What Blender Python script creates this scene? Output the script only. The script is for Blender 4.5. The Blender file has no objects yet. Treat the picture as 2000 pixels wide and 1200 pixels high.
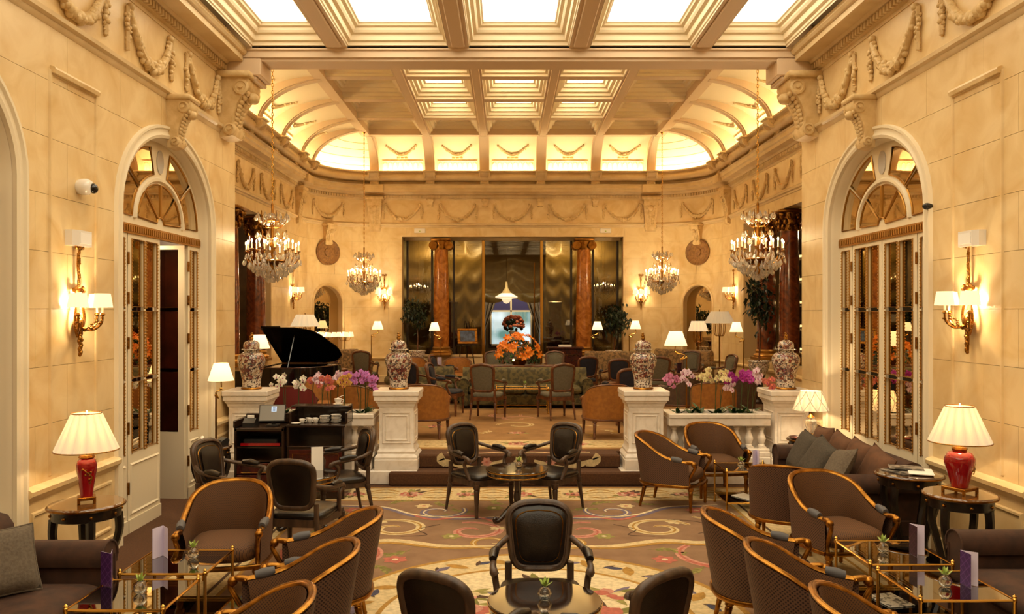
import bpy, math, random
from mathutils import Vector, Matrix
SC = bpy.context.scene
COL = SC.collection
RND = random.Random(11)
PI = math.pi
sin, cos = math.sin, math.cos

# ------------------------------------------------------------------ camera, world, exposure
cam_d = bpy.data.cameras.new('camera')
cam = bpy.data.objects.new('camera', cam_d)
COL.objects.link(cam)
cam.location = (-0.155, 0.0, 2.2)
cam.rotation_euler = (PI / 2, 0, 0)
cam_d.sensor_width = 36.0
cam_d.lens = 36.0 * 1580 / 2000
cam_d.shift_x = 0.005
cam_d.shift_y = 0.006
cam_d.clip_start = 0.05
SC.camera = cam
wd = bpy.data.worlds.new('world')
SC.world = wd
wd.use_nodes = True
wd.node_tree.nodes['Background'].inputs[0].default_value = (1.0, 0.82, 0.6, 1)
wd.node_tree.nodes['Background'].inputs[1].default_value = 0.05
SC.view_settings.view_transform = 'Standard'
SC.view_settings.look = 'None'
SC.view_settings.exposure = 0.0
SC.view_settings.gamma = 1.0
SC.view_settings.use_curve_mapping = False
SC.cycles.max_bounces = 8
SC.cycles.transmission_bounces = 6
SC.cycles.glossy_bounces = 4
WARM = (1.0, 0.75, 0.44)
SKYLIGHT = 5.5       # emission of the hall's ceiling light panels
INNER_SKYLIGHT = 9.0
COVE = 30.0          # emission of the strips in the cove trough
LAMP_W = 16.0        # watts of one lamp's bulb
SCONCE_W = 22.0
CHANDELIER_W = 130.0


def area_light(name, loc, sx, sy, power, col, rot=(0, 0, 0)):
    d = bpy.data.lights.new(name, 'AREA')
    d.shape = 'RECTANGLE'
    d.size, d.size_y, d.energy, d.color = sx, sy, power, col
    o = bpy.data.objects.new(name, d)
    COL.objects.link(o)
    o.location, o.rotation_euler = loc, rot
    return o


def point_light(name, loc, power, col=WARM, r=0.03, parent=None):
    d = bpy.data.lights.new(name, 'POINT')
    d.energy, d.color, d.shadow_soft_size = power, col, r
    o = bpy.data.objects.new(name, d)
    COL.objects.link(o)
    o.location = loc
    if parent:
        o.parent = parent
    return o


# ------------------------------------------------------------------ materials
def lin(c):
    return tuple(((v / 255) / 12.92 if v / 255 <= 0.04045 else ((v / 255 + 0.055) / 1.055) ** 2.4) for v in c)


MATS = {}


def M(name, col, rough=0.5, metal=0.0, col2=None, scale=4.0, bump=0.0, bscale=40.0, emit=None, estr=0.0, coat=0.0,
      sharp=(0.35, 0.65), detail=4.0, dist=0.0, stretch=None, spec=0.5, sheen=0.0, alpha=None):
    m = bpy.data.materials.new(name)
    MATS[name] = m
    m.use_nodes = True
    nt = m.node_tree
    b = nt.nodes['Principled BSDF']
    c = lin(col)
    b.inputs['Base Color'].default_value = (*c, 1)
    b.inputs['Roughness'].default_value = rough
    b.inputs['Metallic'].default_value = metal
    b.inputs['Specular IOR Level'].default_value = spec
    if coat:
        b.inputs['Coat Weight'].default_value = coat
        b.inputs['Coat Roughness'].default_value = 0.08
    if sheen:
        b.inputs['Sheen Weight'].default_value = sheen
        b.inputs['Sheen Tint'].default_value = (*c, 1)
    if emit:
        b.inputs['Emission Color'].default_value = (*lin(emit), 1)
        b.inputs['Emission Strength'].default_value = estr
    if col2 or bump:
        tc = nt.nodes.new('ShaderNodeTexCoord')
        src = tc.outputs['Object']
        if stretch:
            mp = nt.nodes.new('ShaderNodeMapping')
            mp.inputs['Scale'].default_value = stretch
            nt.links.new(src, mp.inputs[0])
            src = mp.outputs[0]
    if col2:
        n = nt.nodes.new('ShaderNodeTexNoise')
        n.inputs['Scale'].default_value = scale
        n.inputs['Detail'].default_value = detail
        n.inputs['Distortion'].default_value = dist
        nt.links.new(src, n.inputs['Vector'])
        r = nt.nodes.new('ShaderNodeValToRGB')
        r.color_ramp.elements[0].position, r.color_ramp.elements[1].position = sharp
        r.color_ramp.elements[0].color = (*c, 1)
        r.color_ramp.elements[1].color = (*lin(col2), 1)
        nt.links.new(n.outputs['Fac'], r.inputs[0])
        nt.links.new(r.outputs[0], b.inputs['Base Color'])
    if bump:
        n2 = nt.nodes.new('ShaderNodeTexNoise')
        n2.inputs['Scale'].default_value = bscale
        n2.inputs['Detail'].default_value = 3
        nt.links.new(src, n2.inputs['Vector'])
        bp = nt.nodes.new('ShaderNodeBump')
        bp.inputs['Strength'].default_value = bump
        bp.inputs['Distance'].default_value = 0.01
        nt.links.new(n2.outputs['Fac'], bp.inputs['Height'])
        nt.links.new(bp.outputs[0], b.inputs['Normal'])
    return m


def emissive(name, col, strength):
    m = bpy.data.materials.new(name)
    MATS[name] = m
    m.use_nodes = True
    nt = m.node_tree
    nt.nodes.remove(nt.nodes['Principled BSDF'])
    e = nt.nodes.new('ShaderNodeEmission')
    e.inputs[0].default_value = (*lin(col), 1)
    e.inputs[1].default_value = strength
    nt.links.new(e.outputs[0], nt.nodes['Material Output'].inputs[0])
    return m


def shade_mat(name, col, strength, pleats=0):
    """lampshade: translucent cloth with its own glow"""
    m = bpy.data.materials.new(name)
    MATS[name] = m
    m.use_nodes = True
    nt = m.node_tree
    nt.nodes.remove(nt.nodes['Principled BSDF'])
    d = nt.nodes.new('ShaderNodeBsdfDiffuse')
    t = nt.nodes.new('ShaderNodeBsdfTranslucent')
    d.inputs[0].default_value = (*lin(col), 1)
    tcol = tuple(v * .42 for v in lin(col))
    t.inputs[0].default_value = (*tcol, 1)
    if pleats:
        # cloth is doubled in every other pleat, so less light comes through there
        tc = nt.nodes.new('ShaderNodeTexCoord')
        gr = nt.nodes.new('ShaderNodeTexGradient')
        gr.gradient_type = 'RADIAL'
        nt.links.new(tc.outputs['Object'], gr.inputs[0])
        mu = nt.nodes.new('ShaderNodeMath')
        mu.operation = 'MULTIPLY'
        mu.inputs[1].default_value = pleats * PI
        nt.links.new(gr.outputs['Fac'], mu.inputs[0])
        si = nt.nodes.new('ShaderNodeMath')
        si.operation = 'SINE'
        nt.links.new(mu.outputs[0], si.inputs[0])
        rp = nt.nodes.new('ShaderNodeMapRange')
        rp.inputs[1].default_value = -1
        rp.inputs[3].default_value = .45
        rp.inputs[4].default_value = 1.0
        nt.links.new(si.outputs[0], rp.inputs[0])
        vm = nt.nodes.new('ShaderNodeVectorMath')
        vm.operation = 'SCALE'
        vm.inputs[0].default_value = tcol
        nt.links.new(rp.outputs[0], vm.inputs['Scale'])
        nt.links.new(vm.outputs[0], t.inputs[0])
    mx = nt.nodes.new('ShaderNodeMixShader')
    mx.inputs[0].default_value = 0.5
    e = nt.nodes.new('ShaderNodeEmission')
    e.inputs[0].default_value = (*lin((255, 234, 190)), 1)
    e.inputs[1].default_value = strength
    a = nt.nodes.new('ShaderNodeAddShader')
    nt.links.new(d.outputs[0], mx.inputs[1])
    nt.links.new(t.outputs[0], mx.inputs[2])
    nt.links.new(mx.outputs[0], a.inputs[0])
    nt.links.new(e.outputs[0], a.inputs[1])
    nt.links.new(a.outputs[0], nt.nodes['Material Output'].inputs[0])
    return m


def glass_mat(name, tint, gloss_min=0.08, gloss_max=0.9, rough=0.0, ior=1.5, glosscol=(1, 1, 1)):
    """thin glass: fresnel mix of see-through and mirror"""
    m = bpy.data.materials.new(name)
    MATS[name] = m
    m.use_nodes = True
    nt = m.node_tree
    nt.nodes.remove(nt.nodes['Principled BSDF'])
    tr = nt.nodes.new('ShaderNodeBsdfTransparent')
    tr.inputs[0].default_value = (*tint, 1)
    gl = nt.nodes.new('ShaderNodeBsdfGlossy')
    gl.inputs['Roughness'].default_value = rough
    gl.inputs[0].default_value = (*glosscol, 1)
    fr = nt.nodes.new('ShaderNodeLayerWeight')
    fr.inputs[0].default_value = 0.35
    mr = nt.nodes.new('ShaderNodeMapRange')
    mr.inputs[3].default_value = gloss_min
    mr.inputs[4].default_value = gloss_max
    nt.links.new(fr.outputs['Fresnel'], mr.inputs[0])
    mx = nt.nodes.new('ShaderNodeMixShader')
    nt.links.new(mr.outputs[0], mx.inputs[0])
    nt.links.new(tr.outputs[0], mx.inputs[1])
    nt.links.new(gl.outputs[0], mx.inputs[2])
    nt.links.new(mx.outputs[0], nt.nodes['Material Output'].inputs[0])
    return m


def dot_mat(name, base, dot, pitch, r=0.3, rough=0.75):
    """woven fabric with a staggered dot, laid out on the UVs (metres)"""
    m = M(name, base, rough)
    nt = m.node_tree
    b = nt.nodes['Principled BSDF']
    uv = nt.nodes.new('ShaderNodeUVMap')
    mp = nt.nodes.new('ShaderNodeMapping')
    mp.inputs['Rotation'].default_value = (0, 0, PI / 4)
    mp.inputs['Scale'].default_value = (1 / pitch, 1 / pitch, 1)
    nt.links.new(uv.outputs[0], mp.inputs[0])
    fr = nt.nodes.new('ShaderNodeVectorMath')
    fr.operation = 'FRACTION'
    nt.links.new(mp.outputs[0], fr.inputs[0])
    sb = nt.nodes.new('ShaderNodeVectorMath')
    sb.operation = 'DISTANCE'
    sb.inputs[1].default_value = (0.5, 0.5, 0)
    nt.links.new(fr.outputs[0], sb.inputs[0])
    lt = nt.nodes.new('ShaderNodeMath')
    lt.operation = 'LESS_THAN'
    lt.inputs[1].default_value = r
    nt.links.new(sb.outputs['Value'], lt.inputs[0])
    mx = nt.nodes.new('ShaderNodeMix')
    mx.data_type = 'RGBA'
    mx.inputs[6].default_value = (*lin(base), 1)
    mx.inputs[7].default_value = (*lin(dot), 1)
    nt.links.new(lt.outputs[0], mx.inputs[0])
    nt.links.new(mx.outputs[2], b.inputs['Base Color'])
    return m


def porcelain_mat(name, cols, scale=16.0, rough=0.12):
    """figured porcelain: painted cells of several colours on white, with a scroll net"""
    m = M(name, cols[0], rough, coat=0.6)
    nt = m.node_tree
    b = nt.nodes['Principled BSDF']
    tc = nt.nodes.new('ShaderNodeTexCoord')
    ns = nt.nodes.new('ShaderNodeTexNoise')
    ns.inputs['Scale'].default_value = scale * 0.55
    ns.inputs['Detail'].default_value = 6
    nt.links.new(tc.outputs['Object'], ns.inputs['Vector'])
    v = nt.nodes.new('ShaderNodeTexVoronoi')
    v.inputs['Scale'].default_value = scale
    nt.links.new(ns.outputs['Color'], v.inputs['Vector'])
    v.inputs['Scale'].default_value = 9
    r = nt.nodes.new('ShaderNodeValToRGB')
    r.color_ramp.interpolation = 'CONSTANT'
    n = len(cols)
    el = r.color_ramp.elements
    while len(el) < n:
        el.new(0.5)
    for i, c in enumerate(cols):
        el[i].position = i / n
        el[i].color = (*lin(c), 1)
    sp = nt.nodes.new('ShaderNodeSeparateColor')
    nt.links.new(v.outputs['Color'], sp.inputs[0])
    nt.links.new(sp.outputs[0], r.inputs[0])
    nt.links.new(r.outputs[0], b.inputs['Base Color'])
    return m


# ------------------------------------------------------------------ mesh builder
class MB:
    def __init__(s):
        s.v, s.f, s.uv = [], [], {}

    def add(s, vs, fs, mat=None):
        o = len(s.v)
        if mat is not None:
            vs = [tuple(mat @ Vector(p)) for p in vs]
        s.v.extend(tuple(p) for p in vs)
        s.f.extend(tuple(i + o for i in f) for f in fs)
        return s

    def box(s, x0, x1, y0, y1, z0, z1, c=0.0, mat=None):
        if x0 > x1: x0, x1 = x1, x0
        if y0 > y1: y0, y1 = y1, y0
        if z0 > z1: z0, z1 = z1, z0
        if c <= 0:
            vs = [(x, y, z) for z in (z0, z1) for y in (y0, y1) for x in (x0, x1)]
            fs = [(0, 2, 3, 1), (4, 5, 7, 6), (0, 1, 5, 4), (2, 6, 7, 3), (0, 4, 6, 2), (1, 3, 7, 5)]
            return s.add(vs, fs, mat)
        c = min(c, (x1 - x0) / 3.5, (y1 - y0) / 3.5, (z1 - z0) / 2.5)

        def ring(i, z):
            e = c + 0.6 * i
            return [(x0 + i, y0 + e, z), (x0 + e, y0 + i, z), (x1 - e, y0 + i, z), (x1 - i, y0 + e, z),
                    (x1 - i, y1 - e, z), (x1 - e, y1 - i, z), (x0 + e, y1 - i, z), (x0 + i, y1 - e, z)]
        rs = [ring(c, z0), ring(0, z0 + c), ring(0, z1 - c), ring(c, z1)]
        vs = [p for r in rs for p in r]
        fs = [tuple(range(7, -1, -1)), tuple(range(24, 32))]
        for k in range(3):
            for i in range(8):
                j = (i + 1) % 8
                fs.append((k * 8 + i, k * 8 + j, k * 8 + 8 + j, k * 8 + 8 + i))
        return s.add(vs, fs, mat)

    def lathe(s, prof, n=16, c=(0, 0, 0), mat=None, mod=None):
        vs, fs = [], []
        for k, (r, z) in enumerate(prof):
            for i in range(n):
                a = 2 * PI * i / n
                q = r * (mod(i, k) if mod else 1)
                vs.append((c[0] + q * cos(a), c[1] + q * sin(a), c[2] + z))
        for k in range(len(prof) - 1):
            for i in range(n):
                j = (i + 1) % n
                fs.append((k * n + i, k * n + j, k * n + n + j, k * n + n + i))
        if prof[0][0] > 1e-5:
            fs.append(tuple(range(n - 1, -1, -1)))
        if prof[-1][0] > 1e-5:
            k = (len(prof) - 1) * n
            fs.append(tuple(range(k, k + n)))
        return s.add(vs, fs, mat)

    def lathe_open(s, prof, n=16, c=(0, 0, 0), mod=None):
        m = MB().lathe(prof, n, c, mod=mod)
        m.f = [f for f in m.f if len(f) == 4]
        return s.add(m.v, m.f)

    def tube(s, pts, r, n=6, closed=False, mat=None, flat=1.0, cap=True):
        P = [Vector(p) for p in pts]
        m = len(P)
        rr = r if isinstance(r, (list, tuple)) else [r] * m
        vs, fs = [], []
        up = None
        for i in range(m):
            if closed:
                t = P[(i + 1) % m] - P[i - 1]
            else:
                t = P[min(i + 1, m - 1)] - P[max(i - 1, 0)]
            if t.length < 1e-9:
                t = Vector((0, 0, 1))
            t.normalize()
            if up is None:
                up = Vector((0, 0, 1)) if abs(t.z) < 0.9 else Vector((1, 0, 0))
            sd = t.cross(up)
            if sd.length < 1e-6:
                sd = t.cross(Vector((1, 0, 0)))
            sd.normalize()
            up = sd.cross(t).normalized()
            for k in range(n):
                a = 2 * PI * k / n
                p = P[i] + sd * (cos(a) * rr[i]) + up * (sin(a) * rr[i] * flat)
                vs.append(tuple(p))
        for i in range(m if closed else m - 1):
            a, b = i * n, ((i + 1) % m) * n
            for k in range(n):
                j = (k + 1) % n
                fs.append((a + k, a + j, b + j, b + k))
        if not closed and cap:
            fs.append(tuple(range(n - 1, -1, -1)))
            fs.append(tuple(range((m - 1) * n, m * n)))
        return s.add(vs, fs, mat)

    def sweep(s, prof, path, closed=False, close_prof=False):
        """prof (d, h): d to the right of the path's direction; path of (x, y)"""
        m = len(path)
        vs, fs = [], []
        for i in range(m):
            p = Vector(path[i])
            a = Vector(path[i - 1]) if (i > 0 or closed) else None
            b = Vector(path[(i + 1) % m]) if (i < m - 1 or closed) else None
            n1 = n2 = None
            if a is not None:
                t = (p - a).normalized()
                n1 = Vector((t.y, -t.x))
            if b is not None:
                t = (b - p).normalized()
                n2 = Vector((t.y, -t.x))
            n1 = n1 or n2
            n2 = n2 or n1
            nn = (n1 + n2) / max(0.15, 1 + n1.dot(n2))
            for d, h in prof:
                q = p + nn * d
                vs.append((q.x, q.y, h))
        k = len(prof)
        for i in range(m if closed else m - 1):
            a, b = i * k, ((i + 1) % m) * k
            for j in range(k if close_prof else k - 1):
                j2 = (j + 1) % k
                fs.append((a + j, b + j, b + j2, a + j2))
        return s.add(vs, fs)

    def grid(s, fn, nu, nv, cu=False, cv=False, uvs=None):
        o = len(s.v)
        for i in range(nu):
            for j in range(nv):
                u = i / (nu if cu else nu - 1)
                v = j / (nv if cv else nv - 1)
                if uvs:
                    s.uv[len(s.v)] = uvs(u, v)
                s.v.append(tuple(fn(u, v)))
        for i in range(nu if cu else nu - 1):
            for j in range(nv if cv else nv - 1):
                a, b = i, (i + 1) % nu
                c, d = j, (j + 1) % nv
                s.f.append((o + a * nv + c, o + b * nv + c, o + b * nv + d, o + a * nv + d))
        return s

    def ell(s, c, rx, ry, rz, nu=10, nv=6, mat=None):
        vs = [(c[0], c[1], c[2] - rz)]
        for j in range(1, nv):
            b = -PI / 2 + PI * j / nv
            for i in range(nu):
                a = 2 * PI * i / nu
                vs.append((c[0] + rx * cos(b) * cos(a), c[1] + ry * cos(b) * sin(a), c[2] + rz * sin(b)))
        vs.append((c[0], c[1], c[2] + rz))
        fs = []
        for i in range(nu):
            k = (i + 1) % nu
            fs.append((0, 1 + k, 1 + i))
            for j in range(nv - 2):
                fs.append((1 + j * nu + i, 1 + j * nu + k, 1 + (j + 1) * nu + k, 1 + (j + 1) * nu + i))
            e = 1 + (nv - 2) * nu
            fs.append((e + i, e + k, len(vs) - 1))
        return s.add(vs, fs, mat)

    def pad(s, x0, x1, y0, y1, z0, z1, e=0.35, nu=20, nv=8, crown=0.0, mat=None):
        """cushion: superellipsoid filling the box"""
        cx, cy, cz = (x0 + x1) / 2, (y0 + y1) / 2, (z0 + z1) / 2
        rx, ry, rz = (x1 - x0) / 2, (y1 - y0) / 2, (z1 - z0) / 2

        def pw(a, p):
            return math.copysign(abs(a) ** p, a)
        vs = [(cx, cy, cz - rz)]
        for j in range(1, nv):
            b = -PI / 2 + PI * j / nv
            for i in range(nu):
                a = 2 * PI * (i + .5) / nu
                q = pw(cos(b), 0.55)
                vs.append((cx + rx * q * pw(cos(a), e), cy + ry * q * pw(sin(a), e), cz + rz * pw(sin(b), 0.7)))
        vs.append((cx, cy, cz + rz + crown))
        fs = []
        for i in range(nu):
            k = (i + 1) % nu
            fs.append((0, 1 + k, 1 + i))
            for j in range(nv - 2):
                fs.append((1 + j * nu + i, 1 + j * nu + k, 1 + (j + 1) * nu + k, 1 + (j + 1) * nu + i))
            q = 1 + (nv - 2) * nu
            fs.append((q + i, q + k, len(vs) - 1))
        return s.add(vs, fs, mat)

    def prism(s, poly, fn, d0, d1):
        """poly of (u, v) counter-clockwise; fn(u, v, d) -> xyz"""
        n = len(poly)
        vs = [fn(u, v, d0) for u, v in poly] + [fn(u, v, d1) for u, v in poly]
        fs = [tuple(range(n - 1, -1, -1)), tuple(range(n, 2 * n))]
        for i in range(n):
            j = (i + 1) % n
            fs.append((i, j, n + j, n + i))
        return s.add(vs, fs)

    def mesh(s, name, mat, smooth=40):
        me = bpy.data.meshes.new(name)
        me.from_pydata(s.v, [], s.f)
        if s.uv:
            l = me.uv_layers.new(name='UVMap')
            for lp in me.loops:
                l.data[lp.index].uv = s.uv.get(lp.vertex_index, (0, 0))
        if mat is not None:
            me.materials.append(MATS[mat] if isinstance(mat, str) else mat)
        if smooth:
            me.shade_smooth()
            me.set_sharp_from_angle(angle=math.radians(smooth))
        me.update()
        return me

    def build(s, name, mat, parent=None, smooth=40):
        return obj(name, s.mesh(name, mat, smooth), parent)


def obj(name, me, parent=None, mat4=None):
    o = bpy.data.objects.new(name, me)
    COL.objects.link(o)
    if parent is not None:
        o.parent = parent
    if mat4 is not None:
        o.matrix_local = mat4
    return o


def tag(o, label=None, cat=None, group=None, kind=None):
    if label: o['label'] = label
    if cat: o['category'] = cat
    if group: o['group'] = group
    if kind: o['kind'] = kind
    return o


def thing(name, label, cat, loc=(0, 0, 0), rz=0.0, group=None):
    o = bpy.data.objects.new(name, None)
    COL.objects.link(o)
    o.empty_display_size = 0.1
    o.location = loc
    o.rotation_euler = (0, 0, rz)
    return tag(o, label, cat, group)


def dup(root, loc=None, rz=None, label=None, group=None, parent=None, swap=None):
    """copy of a thing with its parts and sub-parts; swap maps part name -> label"""
    c = root.copy()
    COL.objects.link(c)
    c.parent = parent
    if loc is not None: c.location = loc
    if rz is not None: c.rotation_euler = (0, 0, rz)
    if label: c['label'] = label
    if group: c['group'] = group
    for ch in list(root.children):
        dup(ch, parent=c)
    return c


def struct(mb, name, mat, parent=None, smooth=40):
    o = mb.build(name, mat, parent, smooth)
    if parent is None:
        o['kind'] = 'structure'
    return o


def TR(x=0, y=0, z=0, rx=0, ry=0, rz=0, s=1.0):
    return Matrix.Translation((x, y, z)) @ Matrix.Rotation(rz, 4, 'Z') @ Matrix.Rotation(ry, 4, 'Y') @ Matrix.Rotation(rx, 4, 'X') @ Matrix.Scale(s, 4)


def lerp(a, b, t):
    return a + (b - a) * t


def interp(xs, ys, x):
    if x <= xs[0]: return ys[0]
    for i in range(len(xs) - 1):
        if x <= xs[i + 1]:
            return lerp(ys[i], ys[i + 1], (x - xs[i]) / (xs[i + 1] - xs[i]))
    return ys[-1]


def smooth_curve(pts, n=8, closed=False):
    """Catmull-Rom through pts"""
    P = [Vector(p) for p in pts]
    m = len(P)
    out = []
    for i in range(m if closed else m - 1):
        if closed:
            p0, p1, p2, p3 = P[i - 1], P[i], P[(i + 1) % m], P[(i + 2) % m]
        else:
            p0, p1, p2, p3 = P[max(i - 1, 0)], P[i], P[i + 1], P[min(i + 2, m - 1)]
        for k in range(n):
            t = k / n
            out.append(0.5 * ((2 * p1) + (p2 - p0) * t + (2 * p0 - 5 * p1 + 4 * p2 - p3) * t * t + (3 * p1 - p0 - 3 * p2 + p3) * t ** 3))
    if not closed:
        out.append(P[-1])
    return out


# palette
M('stone', (228, 202, 152), 0.36, col2=(211, 177, 119), scale=2.2, detail=7, dist=1.4, sharp=(0.38, 0.72), coat=0.0)
M('stone_joint', (190, 160, 112), 0.7)
M('carved_stone', (222, 194, 142), 0.55, col2=(204, 172, 118), scale=9, bump=0.2, bscale=60)
M('plaster', (238, 222, 190), 0.6)
M('plaster_beam', (216, 190, 158), 0.55)
M('cornice_stone', (222, 198, 154), 0.5, col2=(208, 180, 132), scale=3)
M('white_paint', (232, 218, 188), 0.4)
M('gilt', (170, 118, 48), 0.3, 1.0, col2=(118, 76, 30), scale=14, sharp=(0.4, 0.7))
M('bronze', (168, 118, 52), 0.33, 1.0, col2=(92, 58, 22), scale=40, sharp=(0.45, 0.75))
M('gilt_trim', (176, 128, 58), 0.4, 0.8)
M('brass', (214, 168, 84), 0.16, 1.0)
M('brass_dark', (140, 98, 44), 0.3, 1.0)
m_ = M('mirror', (214, 198, 168), 0.015, 1.0)
M('marble_white', (236, 226, 212), 0.3, col2=(214, 200, 182), scale=5, detail=8, dist=2, sharp=(0.45, 0.8))
M('marble_red', (128, 62, 28), 0.18, col2=(74, 34, 18), scale=3.5, detail=9, dist=2.5, coat=0.3)
M('marble_gold', (196, 124, 48), 0.2, col2=(140, 78, 26), scale=3.0, detail=9, dist=2.5, coat=0.3)
M('carpet_brown', (90, 56, 28), 0.95, col2=(72, 44, 22), scale=60, bump=0.3, bscale=400)
M('dark_wood', (46, 26, 14), 0.25, col2=(28, 15, 9), scale=8, stretch=(1, 1, 8), coat=0.4)
M('red_wood', (74, 26, 18), 0.25, col2=(48, 16, 12), scale=8, coat=0.4)
M('grey_wood', (84, 62, 44), 0.42, col2=(54, 38, 26), scale=18, stretch=(1, 1, 0.3))
M('walnut', (112, 66, 34), 0.35, col2=(76, 42, 22), scale=14)
M('leather', (27, 17, 11), 0.3, col2=(18, 11, 8), scale=20, bump=0.15, bscale=140)
M('black_lacquer', (10, 9, 9), 0.08, coat=0.5)
M('black_matte', (20, 18, 17), 0.5)
M('velvet', (72, 43, 25), 0.85, col2=(52, 31, 18), scale=9, sheen=0.15, bump=0.1, bscale=200)
M('velvet_pale', (104, 68, 42), 0.85, col2=(82, 53, 33), scale=9, sheen=0.15)
M('cushion_grey', (108, 96, 80), 0.9, col2=(92, 80, 66), scale=60, bump=0.3, bscale=300)
M('cushion_slate', (78, 70, 58), 0.9, col2=(64, 57, 48), scale=60, bump=0.3, bscale=300)
M('pad_grey', (84, 82, 84), 0.6)
M('red_glaze', (150, 10, 20), 0.08, coat=0.7)
M('white_china', (238, 232, 222), 0.15, coat=0.4)
M('paper', (240, 236, 228), 0.7)
M('page_violet', (216, 206, 228), 0.7)
M('leaf', (38, 78, 26), 0.4, col2=(26, 56, 20), scale=8)
M('leaf_dark', (24, 46, 18), 0.45, col2=(14, 30, 12), scale=8)
M('leaf_lime', (158, 178, 84), 0.5)
M('stem', (62, 72, 30), 0.5)
M('crystal', (250, 244, 232), 0.04, spec=0.9)
b_ = MATS['crystal'].node_tree.nodes['Principled BSDF']
b_.inputs['Transmission Weight'].default_value = 0.75
b_.inputs['IOR'].default_value = 1.5
M('glass_solid', (252, 250, 244), 0.02, spec=0.6)
MATS['glass_solid'].node_tree.nodes['Principled BSDF'].inputs['Transmission Weight'].default_value = 1.0
MATS['glass_solid'].node_tree.nodes['Principled BSDF'].inputs['IOR'].default_value = 1.42
M('bulb', (255, 240, 200), 0.5, emit=(255, 214, 140), estr=60)
M('candle', (244, 232, 206), 0.5, emit=(255, 214, 140), estr=0.6)
shade_mat('shade_lit', (200, 170, 120), .55, 30)
shade_mat('shade_white', (225, 200, 150), 1.0, 0)
shade_mat('shade_sconce', (225, 200, 150), 1.0, 14)
shade_mat('shade_dim', (232, 210, 170), 0.25)
emissive('light_panel', (255, 238, 205), SKYLIGHT)
emissive('light_panel_inner', (255, 232, 190), INNER_SKYLIGHT)
emissive('cove_strip', (255, 230, 172), COVE)
glass_mat('table_glass', (0.62, 0.56, 0.42), 0.30, 1.0)
glass_mat('smoked_glass', (0.62, 0.56, 0.42), 0.05, 0.8)
glass_mat('clear_glass', (0.93, 0.94, 0.92), 0.10, 1.0)
dot_mat('dot_fabric', (98, 68, 48), (36, 23, 15), 0.0165, 0.30)
dot_mat('dot_fabric_gold', (96, 60, 25), (50, 30, 13), 0.0135, 0.30)
# ------------------------------------------------------------------ setting: measures (metres)
HW = 3.83            # half width of the hall
YC = 10.7            # end of the hall's side walls
UP = 0.346           # level of the raised inner room
STR, FRZ = 4.58, 5.28
IW = 5.35            # half width of the inner room
YB = 21.8            # its back wall
SPR, ICE = 5.95, 6.75   # spring of the cove, inner ceiling
IX, IY = 3.75, 20.6     # edges of the flat inner ceiling


def wall_fn(side):
    if side < 0:
        return lambda u, h, d: (-HW + d, u, h)
    return lambda u, h, d: (HW - d, u, h)


def op_floor(u, ops):
    for c, w, hs, rise, h0 in ops:
        if abs(u - c) < w - 1e-6:
            return hs + (rise * math.sqrt(max(0, 1 - ((u - c) / w) ** 2)) if rise else 0)
    return None


def crit(u0, u1, ops, n):
    us = [lerp(u0, u1, i / n) for i in range(n + 1)]
    for c, w, hs, rise, h0 in ops:
        e = 1e-4
        us += [x for x in (c - w - e, c - w + e, c + w - e, c + w + e) if u0 < x < u1]
        if rise:
            us += [x for x in (c + w * sin(-PI / 2 + PI * k / 28) for k in range(29)) if u0 < x < u1]
    return sorted(set(us))


def wall_face(mb, fn, u0, u1, h0, h1, ops, d, step=0.5):
    us = crit(u0, u1, ops, max(1, int((u1 - u0) / step)))
    bs = [op_floor(u, ops) for u in us]
    bs = [h0 if b is None else max(b, h0) for b in bs]
    for i in range(len(us) - 1):
        a, b = us[i], us[i + 1]
        if b - a < 1e-5: continue
        mb.add([fn(a, bs[i], d), fn(b, bs[i + 1], d), fn(b, h1, d), fn(a, h1, d)], [(0, 1, 2, 3)])


def arch_path(c, w, hs, rise, h0=0.0, n=24, grow=0.0):
    w2, r2 = w + grow, rise + grow
    p = [(c - w2, h0), (c - w2, (h0 + hs) / 2), (c - w2, hs)]
    p += [(c - w2 * cos(PI * k / n), hs + r2 * sin(PI * k / n)) for k in range(1, n)]
    return p + [(c + w2, hs), (c + w2, (h0 + hs) / 2), (c + w2, h0)]


def sweep2(mb, prof, path, fn, closed=False):
    """prof (o, d): o outward (left of the path) in the wall plane, d off the wall"""
    m = len(path)
    vs, fs = [], []
    for i in range(m):
        p = Vector(path[i])
        a = Vector(path[i - 1]) if (i or closed) else None
        b = Vector(path[(i + 1) % m]) if (i < m - 1 or closed) else None
        ns = []
        for q0, q1 in ((a, p), (p, b)):
            if q0 is not None and q1 is not None:
                t = (q1 - q0).normalized()
                ns.append(Vector((-t.y, t.x)))
        n1, n2 = ns[0], ns[-1]
        nn = (n1 + n2) / max(0.2, 1 + n1.dot(n2))
        for o, d in prof:
            q = p + nn * o
            vs.append(fn(q.x, q.y, d))
    k = len(prof)
    for i in range(m if closed else m - 1):
        for j in range(k - 1):
            a, b = i * k, ((i + 1) % m) * k
            fs.append((a + j, a + j + 1, b + j + 1, b + j))
    if not closed:
        fs += [tuple(range(k)), tuple(range((m - 1) * k, m * k))]
    mb.add(vs, fs)


def reveal(mb, fn, op, d0, d1):
    c, w, hs, rise, h0 = op
    p = arch_path(c, w, hs, rise, h0) if rise else [(c - w, h0), (c - w, hs), (c + w, hs), (c + w, h0)]
    for i in range(len(p) - 1):
        mb.add([fn(*p[i], d0), fn(*p[i + 1], d0), fn(*p[i + 1], d1), fn(*p[i], d1)], [(0, 1, 2, 3)])


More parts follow.
